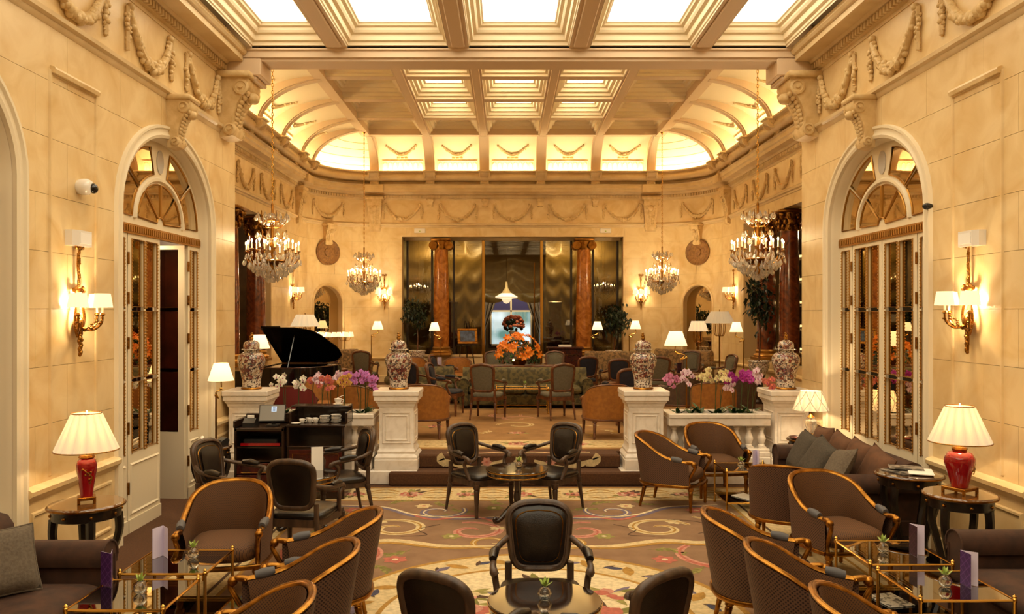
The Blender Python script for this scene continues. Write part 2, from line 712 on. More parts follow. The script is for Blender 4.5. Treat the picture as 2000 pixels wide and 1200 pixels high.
def blocks(parent, fn, u0, u1, h0, h1, rows, length, ops, mat='stone', d=0.012, gap=0.0035):
    """ashlar: every stone an object of its own, cut to the openings"""
    rh = (h1 - h0) / rows
    for r in range(rows):
        ha, hb = h0 + r * rh + gap / 2, h0 + (r + 1) * rh - gap / 2
        cuts = [u0]
        x = u0 + length * (0.5 if r % 2 else 1.0)
        while x < u1 - length * 0.3:
            cuts.append(x)
            x += length
        cuts.append(u1)
        for i in range(len(cuts) - 1):
            ua, ub = cuts[i] + gap / 2, cuts[i + 1] - gap / 2
            us = crit(ua, ub, ops, 2)
            seg, segs = [], []
            for u in us:
                b = op_floor(u, ops)
                b = ha if b is None else max(b, ha)
                if b < hb - 0.004:
                    seg.append((u, b))
                else:
                    if len(seg) > 1: segs.append(seg)
                    seg = []
            if len(seg) > 1: segs.append(seg)
            for sg in segs:
                if sg[-1][0] - sg[0][0] < 0.03: continue
                mb = MB()
                n = len(sg)
                vs = [fn(u, b, d) for u, b in sg] + [fn(u, hb, d) for u, b in sg]
                vs += [fn(u, b, 0) for u, b in sg] + [fn(u, hb, 0) for u, b in sg]
                fs = []
                for k in range(n - 1):
                    fs += [(k, k + 1, n + k + 1, n + k), (k, 2 * n + k, 2 * n + k + 1, k + 1), (n + k, n + k + 1, 3 * n + k + 1, 3 * n + k)]
                fs += [(0, n, 3 * n, 2 * n), (n - 1, 3 * n - 1, 4 * n - 1, 2 * n - 1)]
                mb.add(vs, fs)
                mb.build('stone_block', mat, parent, 0)


# carved ornament -----------------------------------------------------------------------------
def lump_chain(mb, pts, rad, fn, rnd, per=4, dd=0.6):
    for i, (u, h) in enumerate(pts):
        r = rad(i / max(1, len(pts) - 1))
        for k in range(per):
            a = rnd.uniform(0, 2 * PI)
            q = r * rnd.uniform(0.35, 0.8)
            c = fn(u + q * cos(a), h + q * sin(a) * 0.8, r * rnd.uniform(0.3, dd + 0.3))
            e = r * rnd.uniform(0.45, 0.72)
            mb.ell(c, e, e * rnd.uniform(.8, 1.2), e * rnd.uniform(.8, 1.3), 6, 4)


def festoon(parent, fn, c, top, half=0.5, drop=0.42, r=0.05, tails=True, name='festoon', mat='carved_stone', n=20):
    rnd = random.Random(int(c * 100) + 5)
    mb = MB()
    pts = [(c + half * x, top - drop * (1 - x * x) ** 0.85) for x in (cos(PI * (1 - k / n)) * (0.55 + 0.45 * abs(cos(PI * k / n))) for k in range(n + 1))]
    mb.tube([fn(u, h, r * .5) for u, h in pts], [r * (0.45 + 0.5 * sin(PI * k / n)) for k in range(n + 1)], 6)
    lump_chain(mb, pts, lambda t: r * (0.6 + 0.6 * sin(PI * t)), fn, rnd)
    if tails:
        for s in (-1, 1):
            q = [(c + s * (half + 0.05), top + 0.02 - drop * 1.0 * k / 9) for k in range(10)]
            mb.tube([fn(u, h, r * .4) for u, h in q], r * 0.45, 5)
            lump_chain(mb, q, lambda t: r * (0.45 + 0.35 * sin(PI * t)), fn, rnd, 3)
            mb.ell(fn(c + s * half, top + 0.03, r * .5), r * .8, r * .8, r * .8, 6, 4)
    return mb.build(name, mat, parent, 60)


def console_mesh(name, w, h, d, mat='carved_stone', leaf=True):
    """scroll bracket hanging from z=0 down to -h, projecting to -y by d"""
    mb = MB()
    side = [(0, 0), (-d, 0), (-d * 1.05, -h * .08), (-d, -h * .2), (-d * .8, -h * .3), (-d * .62, -h * .45), (-d * .5, -h * .6),
            (-d * .46, -h * .75), (-d * .55, -h * .86), (-d * .45, -h * .97), (-d * .2, -h), (0, -h)]
    mb.prism([(y, z) for y, z in side][::-1], lambda u, v, t: (t * lerp(1, .68, -v / h), u, v), -w / 2, w / 2)
    mb.box(-w * .62, w * .62, -d * 1.12, 0, -h * .02, h * .08, 0.01)
    for s in (-1, 1):
        for (yy, zz, rr) in ((-d * .78, -h * .17, d * .26), (-d * .36, -h * .87, d * .2)):
            mb.lathe([(0.0, -.02), (rr, -.02), (rr, .012), (rr * .7, .02), (rr * .62, .005), (rr * .3, .005), (rr * .25, .03), (0, .03)], 12,
                     mat=TR(s * w * lerp(.5, .36, -zz / h), yy, zz, 0, s * PI / 2, 0))
    if leaf:
        for k in range(9):
            t = (k + 1) / 10
            zz = -h * (.2 + .72 * t)
            yy = -interp([0, .2, .45, .75, 1], [d, d, .62 * d, .46 * d, .3 * d], -zz / h) - .005
            q = w * .3 * (1 - .5 * t)
            for s in (-1, 0, 1):
                mb.ell((s * q * .8, yy - (.012 if s == 0 else 0), zz + abs(s) * h * .03), q * .5, d * .10, h * .06, 6, 4)
        mb.ell((0, -d * 1.0, -h * .3), w * .2, d * .22, h * .1, 8, 5)
    return mb.mesh(name, mat, 50)


# ------------------------------------------------------------------ hall walls
DC = 8.82                                  # centre of the visible mirror doors
DOPS = [(DC - 3.95 * k, 1.14, 3.22, 0.86, 0.0) for k in range(3)]
CONSOLE = console_mesh('keystone', 0.26, 0.52, 0.24)
CAPITAL = console_mesh('capital', 0.5, 0.75, 0.38)
HALL = {}
for side, nm in ((-1, 'wall_left'), (1, 'wall_right')):
    fn = wall_fn(side)
    mb = MB()
    wall_face(mb, fn, -4, YC + .2, 0, FRZ + .3, DOPS, 0.0)
    for op in DOPS:
        reveal(mb, fn, op, 0.0, -0.14)
    # end of the wall and its return behind
    mb.box(*(sorted((side * HW, side * (IW + .3)))), YC, YC + .22, 0, 6.9)
    w = struct(mb, nm, 'stone_joint', smooth=0)
    HALL[side] = w
    blocks(w, fn, 2.6, YC + .2, 0.86, STR - .06, 8, 0.92, [(c, ww + .11, hs, r + .11, h) for c, ww, hs, r, h in DOPS])
    f = MB()
    f.add([fn(-4, STR, .012), fn(YC + .2, STR, .012), fn(YC + .2, FRZ + .06, .012), fn(-4, FRZ + .06, .012)], [(0, 1, 2, 3)])
    f.build('frieze_band', 'stone', w, 0)
    # dado with mouldings, chair rail
    segs = []
    e = -4
    for c, ww, *_ in sorted(DOPS):
        segs.append((e, c - ww - .12))
        e = c + ww + .12
    segs.append((e, YC + .2))
    d = MB()
    for a, b in segs:
        path = [(a, 0.0), (b, 0.0)]
        prof = [(0.0, .03), (.14, .03), (.15, .018), (.74, .018), (.75, .03), (.78, .05), (.80, .075), (.835, .08), (.85, .06), (.86, .03), (.865, 0)]
        sweep2(d, prof, path, fn)
        if b - a > .5:
            x0, x1 = a + .12, b - .12
            sweep2(d, [(0, .018), (.012, .034), (.03, .034), (.04, .018)], [(x0, .24), (x0, .62), (x1, .62), (x1, .24)], fn, True)
    d.build('dado_rail', 'stone', w, 30)
    # string course, cornice
    s = MB()
    sgn = [(-HW * 1.0, -4.0), (-HW, YC + .2)] if side < 0 else [(HW, YC + .2), (HW, -4.0)]
    s.sweep([(0, 4.5), (.015, 4.5), (.03, 4.52), (.035, 4.55), (.07, 4.565), (.075, 4.60), (.05, 4.61), (.03, 4.62), (0.012, 4.64)], sgn)
    s.build('string_course', 'cornice_stone', w, 30)
    s = MB()
    s.sweep([(0, 5.24), (.02, 5.24), (.025, 5.28), (.06, 5.29), (.06, 5.37), (.11, 5.38), (.13, 5.41), (.31, 5.42), (.31, 5.49), (.34, 5.50), (.36, 5.53), (.36, 5.58), (0, 5.6)],
            [(p[0], min(p[1], 10.32)) for p in sgn])
    s.build('cornice', 'cornice_stone', w, 30)
    dt = MB()
    y = 3.0
    while y < 10.3:
        x0 = side * (HW - .06)
        dt.box(*sorted((x0, side * (HW - .10))), y, y + .04, 5.30, 5.365)
        y += .075
    o = dt.build('dentil_row', 'cornice_stone', w, 0)
    o['kind'] = 'stuff'
    for k in range(5):
        festoon(w, lambda u, h, d, fn=fn: fn(u, h, d + .012), 9.72 - 1.44 * k, 5.13, 0.46, 0.42, 0.055)
    # archivolts, keystones
    for op in DOPS[:2]:
        c, ww, hs, r, h0 = op
        a = MB()
        sweep2(a, [(0, -.02), (0, .035), (.03, .045), (.06, .03), (.09, .03), (.105, .05), (.13, .05), (.14, .0)], arch_path(c, ww, hs, r), fn)
        sweep2(a, [(-.002, .0), (-.02, -.04), (-.02, -.06), (-.03, -.08), (-.03, -.14)], arch_path(c, ww, hs, r), fn)
        a.build('archivolt', 'white_paint', w, 30)
        obj('keystone', CONSOLE, w, TR(side * (HW - .01), c, hs + r + .43, 0, 0, -side * PI / 2))
    # blind panel strip behind the sconce
    cy = DC - 1.975
    a = MB()
    pp = [(cy - .34, .9), (cy - .34, 4.12), (cy + .34, 4.12), (cy + .34, .9)]
    sweep2(a, [(0, .012), (.005, .024), (.03, .026), (.04, .012)], pp, fn)
    sweep2(a, [(0, .012), (0, .05), (.03, .06), (.05, .05), (.06, .012)], [(cy - .36, 4.13), (cy + .36, 4.13)], fn)
    a.build('panel_moulding', 'stone', w, 30)
    # corner capital under the beam
    obj('capital', CAPITAL, w, TR(side * (HW - .01), YC - .22, 5.2, 0, 0, -side * PI / 2))

# ------------------------------------------------------------------ mirror doors


def mirror_door(n, side, c, leaf_open):
    base = wall_fn(side)
    S = (lambda u, h, d: base(c + u, h, d - .14))
    w, hs, r = 1.12, 3.22, 0.83
    body = MB()
    ops_top = 3.10
    # transom panel behind the fanlight
    n_ = 28
    fan = [(w * cos(PI * k / n_), hs + r * sin(PI * k / n_)) for k in range(n_ + 1)]
    body.prism(fan + [(-w, ops_top), (w, ops_top)], lambda u, v, d: S(u, v, d), 0.0, 0.03)
    # stiles
    cols = [(-1.11, -.77), (-.75, -.005), (.005, .75), (.77, 1.11)]
    panes = [[(-1.05, -.83)], [(-.67, -.39), (-.35, -.08)], [(.08, .35), (.39, .67)], [(.83, 1.05)]]
    rows = [(.80, 1.50), (1.545, 2.22), (2.265, 2.95)]
    door = body.build('door_%d' % n, 'white_paint', None, 30)
    door['kind'] = 'structure'

    def leaf(i, fn):
        a, b = cols[i]
        m = MB()
        hh = [0.0, .80, 2.95, 3.0]
        def bx(u0, u1, h0, h1, d0, d1):
            m.prism([(u0, h0), (u1, h0), (u1, h1), (u0, h1)], fn, d0, d1)
        bx(a, b, 0, .79, 0, .035)
        bx(a, b, 2.955, 3.0, 0, .035)
        es = [a] + [x for p in panes[i] for x in p] + [b]
        for k in range(0, len(es), 2):
            bx(es[k], es[k + 1], .79, 2.955, 0, .035)
        sweep2(m, [(0, .035), (.015, .05), (.03, .035)], [(a + .07, .2), (a + .07, .66), (b - .07, .66), (b - .07, .2)], fn, True)
        bx(a, b, 0, .13, .03, .05)
        lf = m.build('door_leaf', 'white_paint', door, 30)
        for p in panes[i]:
            g = MB()
            for ra, rb in rows:
                q = MB()
                q.prism([(p[0], ra), (p[1], ra), (p[1], rb), (p[0], rb)], fn, .004, .012)
                q.build('mirror_pane', 'mirror', lf, 0)
                pts = [(p[0], ra), (p[0], rb), (p[1], rb), (p[1], ra)]
                g.tube([fn(u, v, .036) for u, v in pts], .009, 6, True)
            x = .79
            while x < 2.95:
                for u in p:
                    g.ell(fn(u, x, .043), .009, .009, .009, 5, 4)
                x += .034
            g.build('gilt_bead', 'gilt_trim', lf, 50)
        return lf
    for i in range(4):
        if leaf_open and i == 2:
            # folded back on its far hinge, into the passage
            hx = .75
            def fo(u, h, d):
                q = hx - u
                ang = math.radians(97)
                return S(hx - q * cos(ang) + d * sin(ang), h, -q * sin(ang) - d * cos(ang))
            lf = leaf(i, fo)
        else:
            lf = leaf(i, S)
    hg = MB()
    for u in ((-.76, .76)):
        for h in (.45, 1.05, 1.9, 2.35, 2.75):
            hg.tube([S(u, h - .06, .045), S(u, h + .06, .045)], .013, 6)
    hg.build('hinge', 'bronze', door, 50)
    fz = MB()
    fz.prism([(-1.11, 3.0), (1.11, 3.0), (1.11, 3.10), (-1.11, 3.10)], S, 0.0, .05)
    x = -1.09
    while x < 1.08:
        fz.prism([(x, 3.02), (x + .028, 3.02), (x + .028, 3.08), (x, 3.08)], S, .05, .064)
        x += .05
    fz.build('gilded_frieze', 'gilt_trim', door, 30)

    def E(sc, ang):
        return (w * sc * cos(ang), 3.17 + (hs + r - 3.17) * sc * sin(ang))

    def seg(s0, s1, a0, a1, name, mat, d0, d1):
        m = MB()
        k = 8
        poly = [E(s1, lerp(a0, a1, i / k)) for i in range(k + 1)] + [E(s0, lerp(a1, a0, i / k)) for i in range(k + 1)]
        m.prism(poly, S, d0, d1)
        o = m.build(name, mat, door, 0)
        if mat == 'mirror':
            g = MB()
            g.tube([S(*p, .038) for p in poly], .011, 5, True)
            g.build('gilt_bead', 'gilt_trim', o, 50)
        return o
    D = math.radians
    for a0, a1 in ((2, 38), (41, 76), (104, 139), (142, 178)):
        seg(.60, .93, D(a0), D(a1), 'fanlight_pane', 'mirror', .03, .036)
    for a0, a1 in ((3, 46), (49, 88), (92, 131), (134, 177)):
        seg(.08, .48, D(a0), D(a1), 'fanlight_pane', 'mirror', .03, .036)
    sp = MB()
    cx, cz = E(.765, PI / 2)
    sp.prism([(cx + .085 * cos(2 * PI * k / 20), cz + .13 * sin(2 * PI * k / 20)) for k in range(20)], S, .03, .04)
    sp.build('oval_speaker_grille', 'cushion_slate_light', door, 30)
    rg = MB()
    rg.tube([S(*E(.54, PI * k / 24), .03) for k in range(25)], .03, 6)
    rg.build('fanlight_ring', 'white_paint', door, 50)
    return door


M('cushion_slate_light', (190, 182, 170), 0.7)
mirror_door(1, -1, DC, True)
mirror_door(2, 1, DC, False)
mirror_door(3, -1, DC - 3.95, False)
mirror_door(4, 1, DC - 3.95, False)
# dim passage behind the open leaf of the left door
M('passage_wood', (70, 30, 20), 0.35, col2=(46, 20, 14), scale=4)
mb = MB()
mb.box(-5.15, -5.10, DC - .4, DC + 1.3, 0, 3.3)
mb.box(-5.15, -4.0, DC + 1.25, DC + 1.3, 0, 3.3)
mb.box(-5.15, -4.0, DC - .42, DC - .4, 0, 3.3)
mb.box(-5.15, -4.0, DC - .4, DC + 1.3, 3.25, 3.3)
pw = struct(mb, 'wall_passage', 'passage_wood', smooth=0)
mb = MB()
for a in (0.05, .62):
    fnp = lambda u, h, d: (-5.10 + d, DC + u, h)
    sweep2(mb, [(0, .0), (.02, .03), (.05, .0)], [(a - .3, .9), (a - .3, 2.9), (a + .15, 2.9), (a + .15, .9)], fnp, True)
    sweep2(mb, [(0, .0), (.02, .03), (.05, .0)], [(a - .3, .15), (a - .3, .75), (a + .15, .75), (a + .15, .15)], fnp, True)
mb.build('panel_moulding', 'red_wood', pw, 30)
area_light('passage_fill_light', (-4.6, DC + .5, 3.2), .3, .3, 30, (1, .7, .4))  # unseen fill lamp, added so the passage panels do not go black

# ------------------------------------------------------------------ floors and steps
mb = MB()
mb.box(-5.2, 4.1, -4, 10.9, -0.1, 0.0)
mb.box(4.1, 4.0, -4, 10.9, -0.1, 0.0)
struct(mb, 'floor', 'carpet_brown', smooth=0)
mb = MB()
mb.box(-9, 9, 10.86, 31, 0.0, UP)
struct(mb, 'floor_inner', 'carpet_brown', smooth=0)
mb = MB()
mb.box(-1.66, 1.66, 10.28, 10.9, 0.0, 0.173, 0.02)
st = struct(mb, 'floor_step', 'carpet_brown', smooth=30)
mb = MB()
mb.box(-1.33, 1.33, 10.58, 10.9, 0.173, UP + .002, 0.02)
mb.build('upper_step', 'carpet_brown', st, 30)
for s, nm in ((-1, 'trim_1'), (1, 'trim_2')):
    mb = MB()
    a, b = sorted((s * 1.30, s * 3.81))
    mb.box(a, b, 10.36, 11.0, 0, .18, .012)
    a, b = sorted((s * 1.9, s * 3.24))
    mb.box(a, b, 10.40, 11.0, .18, UP, .012)
    struct(mb, nm, 'marble_white', smooth=30)
mb = MB()
mb.box(-4.2, 4.2, -4.1, -4.0, 0, 6)
struct(mb, 'wall_rear', 'stone', smooth=0)

# ------------------------------------------------------------------ hall ceiling
SOF = 5.58
mb = MB()
mb.box(-4.2, 4.2, -4.1, 10.6, 5.98, 6.05)
bx_ = [-3.40, -2.455, -2.185, -.905, -.635, .635, .905, 2.185, 2.455, 3.40]
bx_ = [-3.40, -2.455, -2.185, -.905, -.635, .635, .905, 2.185, 2.455, 3.40]
ce = struct(mb, 'ceiling', 'plaster', smooth=0)
rowsY = [(7.45, 10.3), (4.3, 7.15), (1.15, 4.0), (-2.0, .85)]
for x0, x1 in ((-2.455, -2.185), (-.905, -.635), (.635, .905), (2.185, 2.455)):
    b = MB()
    b.box(x0 + .004, x1 - .004, -4, 10.32, SOF, 5.97)
    b.box(x0 + .05, x1 - .05, -4, 10.2, SOF - .03, SOF, .02)
    b.build('ceiling_beam', 'plaster_beam', ce, 30)
for y0, y1 in ((7.15, 7.45), (4.0, 4.3), (.85, 1.15), (-4, -2)):
    b = MB()
    b.box(-3.5, 3.5, y0 + .004, y1 - .004, SOF + .002, 5.97)
    b.build('ceiling_beam', 'plaster_beam', ce, 30)


def coffer(x0, x1, y0, y1, prof, parent, panel, mat='plaster', pname='light_panel'):
    m = MB()
    loops = [[(x0 + i, y0 + i, h), (x1 - i, y0 + i, h), (x1 - i, y1 - i, h), (x0 + i, y1 - i, h)] for i, h in prof]
    vs = [p for l in loops for p in l]
    fs = []
    for k in range(len(loops) - 1):
        for i in range(4):
            j = (i + 1) % 4
            fs.append((k * 4 + i, k * 4 + 4 + i, k * 4 + 4 + j, k * 4 + j))
    m.add(vs, fs)
    o = m.build('coffer_moulding', mat, parent, 30)
    i, h = prof[-1]
    q = MB()
    q.add([(x0 + i, y0 + i, h), (x1 - i, y0 + i, h), (x1 - i, y1 - i, h), (x0 + i, y1 - i, h)], [(0, 3, 2, 1)])
    q.build(pname if panel.startswith('light') else 'coffer_panel', panel, o, 0)
    return o


cprof = [(0, SOF), (0, 5.60), (.015, 5.61), (.015, 5.65), (.05, 5.66), (.06, 5.70), (.06, 5.73), (.10, 5.74), (.12, 5.77), (.12, 5.80), (.16, 5.81), (.17, 5.83), (.19, 5.84), (.19, 5.87)]
for x0, x1 in ((-3.40, -2.455), (-2.185, -.905), (-.635, .635), (.905, 2.185), (2.455, 3.40)):
    for y0, y1 in rowsY:
        coffer(x0, x1, y0, y1, cprof, ce, 'light_panel')

# beam across the opening to the inner room, with end blocks
mb = MB()
fnb = [(10.3, 5.62), (10.3, 5.56), (10.33, 5.55), (10.33, 5.47), (10.37, 5.46), (10.37, 5.43), (10.72, 5.43), (10.72, 5.49), (10.76, 5.50), (10.8, 5.52), (10.8, 6.95), (10.6, 6.95), (10.6, 5.98)]
mb.prism(fnb, lambda u, v, d: (d, u, v), -HW, HW)
bm_ = struct(mb, 'ceiling_cross_beam', 'plaster_beam', smooth=30)
for s in (-1, 1):
    b = MB()
    a, c = sorted((s * HW, s * 3.30))
    b.box(a, c, 10.33, 10.8, 5.24, 5.46, .01)
    a, c = sorted((s * HW, s * 3.36))
    b.box(a, c, 10.36, 10.8, 5.19, 5.24, .01)
    b.build('beam_end_block', 'plaster_beam', bm_, 30)

# ------------------------------------------------------------------ inner room: plan of its wall
IP = [(-IW, YC + .1)] + [(-IW, lerp(YC + .1, 20.0, k / 10)) for k in range(1, 10)]
NA = 20
IP += [(-3.7 - 1.65 * cos(PI / 2 * k / NA), 20.0 + 1.8 * sin(PI / 2 * k / NA)) for k in range(NA + 1)]
IP += [(lerp(-3.7, 3.7, k / 10), YB) for k in range(1, 10)]
IP += [(3.7 + 1.65 * sin(PI / 2 * k / NA), 20.0 + 1.8 * cos(PI / 2 * k / NA)) for k in range(NA + 1)]
IP += [(IW, lerp(20.0, YC + .1, k / 10)) for k in range(1, 11)]
IS = [0.0]
for k in range(1, len(IP)):
    IS.append(IS[-1] + (Vector(IP[k]) - Vector(IP[k - 1])).length)
LTOT = IS[-1]
IN = []
for k in range(len(IP)):
    t = (Vector(IP[min(k + 1, len(IP) - 1)]) - Vector(IP[max(k - 1, 0)])).normalized()
    IN.append((t.y, -t.x))


def plan(s):
    s = min(max(s, 0), LTOT)
    lo, hi = 0, len(IS) - 1
    while hi - lo > 1:
        mid = (lo + hi) // 2
        if IS[mid] <= s: lo = mid
        else: hi = mid
    t = (s - IS[lo]) / (IS[hi] - IS[lo])
    return tuple(lerp(IP[lo][i], IP[hi][i], t) for i in (0, 1)) + tuple(lerp(IN[lo][i], IN[hi][i], t) for i in (0, 1))


def ifn(s, h, d):
    x, y, nx, ny = plan(s)
    return (x + nx * d, y + ny * d, h)


SA = IS[10]                      # start of the left curve
SB = IS[10 + NA]                 # its end, on the back wall
MID = LTOT / 2
NICHE = (SA + SB) / 2
IOPS = [(12.4 - YC - .1 + 2.7, 2.7, 4.28, 0, 1.16), (NICHE, .46, 2.46, .46, .9), (MID, 2.98, 4.26, 0, UP),
        (LTOT - NICHE, .46, 2.46, .46, .9), (LTOT - (13.2 - YC - .1 + 2.8), 2.8, 4.28, 0, 1.16)]
mb = MB()
wall_face(mb, ifn, 0, LTOT, UP, 6.0, IOPS, 0.0, 0.25)
for op in IOPS:
    reveal(mb, ifn, op, 0, -.3)
    if op[4] > UP:
        c, w_, hs, r_, h0 = op
        us = [lerp(c - w_, c + w_, k / 8) for k in range(9)]
        for k in range(8):
            mb.add([ifn(us[k], UP, 0), ifn(us[k + 1], UP, 0), ifn(us[k + 1], h0, 0), ifn(us[k], h0, 0)], [(0, 1, 2, 3)])
            mb.add([ifn(us[k], h0, 0), ifn(us[k + 1], h0, 0), ifn(us[k + 1], h0, -.3), ifn(us[k], h0, -.3)], [(0, 1, 2, 3)])
wi = struct(mb, 'wall_inner', 'stone_joint', smooth=30)
ibo = [(c, w_ + (.05 if r_ else 0), hs, r_ + (.05 if r_ else 0), h) for c, w_, hs, r_, h in IOPS]
blocks(wi, ifn, 0.5, LTOT - .5, 1.02, STR - .02, 8, 0.98, ibo, gap=.004)
mb = MB()
pth = [ifn(lerp(0, LTOT, k / 150), 0, 0)[:2] for k in range(151)]
mb.sweep([(.012, 4.60), (.012, FRZ + .06)], pth)
mb.build('frieze_band', 'stone', wi, 30)


def run(mb, prof, s0, s1, step=.25):
    n = max(2, int((s1 - s0) / step))
    mb.sweep(prof, [ifn(lerp(s0, s1, k / n), 0, 0)[:2] for k in range(n + 1)])


mb = MB()
run(mb, [(0, 4.5), (.03, 4.52), (.035, 4.55), (.07, 4.565), (.075, 4.60), (.05, 4.61), (.012, 4.64)], 0, LTOT)
mb.build('string_course', 'cornice_stone', wi, 30)
mb = MB()
dad = [(0, UP), (.04, UP), (.04, .5), (.02, .52), (.02, .92), (.05, .95), (.08, .98), (.08, 1.01), (.0, 1.03)]
for a, b in ((0, SA + .8), (SB - .8, MID - 2.98), (MID + 2.98, LTOT - SB + .8), (LTOT - SA - .8, LTOT)):
    run(mb, dad, a, b)
mb.build('dado_rail', 'stone', wi, 30)
mb = MB()
run(mb, [(0, 5.24), (.02, 5.24), (.025, 5.28), (.06, 5.29), (.06, 5.37), (.10, 5.38), (.12, 5.42), (.26, 5.44), (.27, 5.50), (.30, 5.52), (.30, 5.60), (.34, 5.62), (.12, 5.64), (.12, 5.74)], 0, LTOT)
mb.build('cornice', 'cornice_stone', wi, 30)
# bolster roll and cove lip
mb = MB()
roll = [(.12, 5.72)] + [(.26 + .13 * sin(a), 5.82 - .10 * cos(a)) for a in [PI * k / 8 - .5 for k in range(9)]] + [(.36, 5.93), (.42, 5.935), (.42, 5.97), (.34, 5.97), (.34, 5.88), (.04, 5.88)]
run(mb, roll, 0, LTOT)
mb.build('cove_lip', 'cornice_stone', wi, 30)
mb = MB()
run(mb, [(.12, 5.885), (.12, 5.905), (.26, 5.905), (.26, 5.885)], .2, LTOT - .2)
mb.build('cove_light_strip', 'cove_strip', wi, 0)
dt = MB()
s = 0.3
while s < LTOT - .3:
    x, y, nx, ny = plan(s)
    dt.box(-.02, .02, .055, .10, 5.30, 5.365, mat=Matrix.Translation((x, y, 0)) @ Matrix.Rotation(math.atan2(-nx, ny), 4, 'Z'))
    s += .085
o = dt.build('dentil_row', 'cornice_stone', wi, 0)
o['kind'] = 'stuff'
off = lambda u, h, d: ifn(u, h, d + .012)
for k in range(-2, 3):
    festoon(wi, off, MID + 1.48 * k, 5.10, .46, .38, .045)
for s in (NICHE, LTOT - NICHE):
    festoon(wi, off, s, 5.10, .46, .36, .045)
for k in range(5):
    for q in (-1, 1):
        s = SA - 1.0 - 1.48 * k
        festoon(wi, off, s if q < 0 else LTOT - s, 5.10, .46, .40, .045)


def put(me, s, h, name, parent, d=0.0):
    x, y, nx, ny = plan(s)
    return obj(name, me, parent, Matrix.Translation((x + nx * d, y + ny * d, h)) @ Matrix.Rotation(math.atan2(nx, -ny), 4, 'Z'))


PIL = console_mesh('pilaster_capital', .40, .86, .20)
BLK = MB().box(-.26, .26, -.36, 0, 0, .2, .01).mesh('cornice_block', 'cornice_stone', 30)
SMALLC = console_mesh('rib_console', .27, .34, .44, 'cornice_stone', False)
TRI = console_mesh('frieze_bracket', .16, .2, .1, 'carved_stone', False)
for s in (SA, SB, LTOT - SB, LTOT - SA):
    put(PIL, s, 5.26, 'pilaster_capital', wi)
    put(BLK, s, 5.42, 'cornice_block', wi)
for k in (-1.5, -.5, .5, 1.5):
    put(TRI, MID + 1.48 * k, 5.26, 'frieze_bracket', wi)
# medallions and brackets over the niches
MED = MB()
MED.lathe([(0, 0), (.30, 0), (.33, .02), (.37, .03), (.37, .07), (.34, .09), (.31, .06), (.28, .05), (.13, .06), (.12, .09), (0, .1)], 28)
MED.v = [(x, -z, y * .92) for x, y, z in MED.v]
M('medallion_stone', (150, 108, 58), .5, col2=(112, 76, 38), scale=8, detail=8, dist=2)
MEDM = MED.mesh('medallion', 'medallion_stone', 30)
for s in (NICHE, LTOT - NICHE):
    put(MEDM, s, 3.80, 'medallion', wi, .02)
    put(CONSOLE, s, 4.50, 'medallion_bracket', wi)
    a = MB()
    sweep2(a, [(0, -.02), (0, .03), (.03, .045), (.06, .03), (.07, .012)], arch_path(s, .46, 2.46, .46, .9), ifn)
    a.build('niche_moulding', 'stone', wi, 30)
    q = MB()
    ap = arch_path(s, .53, 2.44, .53, .85)
    x_, y_, nx_, ny_ = plan(s)
    fl = lambda u, h: (x_ - nx_ * .20 + (u - s) * -ny_, y_ - ny_ * .20 + (u - s) * nx_, h)
    cen = fl(s, 1.9)
    q.add([fl(u, h) for u, h in ap] + [cen], [(i, i + 1, len(ap)) for i in range(len(ap) - 1)] + [(len(ap) - 1, 0, len(ap))])
    q.build('niche_mirror', 'mirror', wi, 0)

# ------------------------------------------------------------------ cove, ribs, inner ceiling


def cove_io(s):
    x, y, nx, ny = plan(s)
    ox, oy = x + nx * .04, y + ny * .04
    if abs(x) > IW - .01:
        return (ox, oy), (math.copysign(IX, x), min(oy, IY))
    if y > YB - .01:
        return (ox, oy), (ox if abs(ox) < IX else math.copysign(IX, ox), IY)
    return (ox, oy), (math.copysign(IX, x), lerp(20.0, IY, min(1, (y - 20.0) / .9)))


def cove(s, t, k=1.0):
    o, i = cove_io(s)
    a = t * PI / 2
    return (lerp(i[0], o[0], cos(a) * k), lerp(i[1], o[1], cos(a) * k), 5.88 + (ICE - 5.88) * (sin(a) * k + (1 - k) * .0))


mb = MB()
NS = 150
mb.grid(lambda u, v: cove(u * LTOT, v), NS, 13)
ci = struct(mb, 'ceiling_inner', 'plaster', smooth=50)


def rib(s, w=.26):
    m = MB()
    n = 12
    ds = w / 2
    rows = []
    for k in range(n + 1):
        t = k / n
        kk = .77 + .19 * t * t
        rows += [cove(s - ds, t, 1.0), cove(s - ds, t, kk), cove(s - ds * .6, t, kk), cove(s - ds * .6, t, kk - .015), cove(s + ds * .6, t, kk - .015), cove(s + ds * .6, t, kk), cove(s + ds, t, kk), cove(s + ds, t, 1.0)]
    fs = []
    for k in range(n):
        for j in range(7):
            a = k * 8
            fs.append((a + j, a + j + 1, a + 8 + j + 1, a + 8 + j))
    fs += [(0, 7, 6, 1), (1, 6, 5, 2), (2, 5, 4, 3), (n * 8, n * 8 + 1, n * 8 + 6, n * 8 + 7)]
    m.add(rows, fs)
    m.build('cove_rib', 'plaster_beam', ci, 40)
    put(SMALLC, s, 5.93, 'rib_console', ci, .06)


RIBY = [12.35, 14.0, 15.65, 17.3, 18.95]
RIBX = [-3.68, -2.2, -.75, .75, 2.2, 3.68]
for y in RIBY + [20.0]:
    rib(y - (YC + .1))
    rib(LTOT - (y - (YC + .1)))
for x in RIBX:
    rib(MID + x)
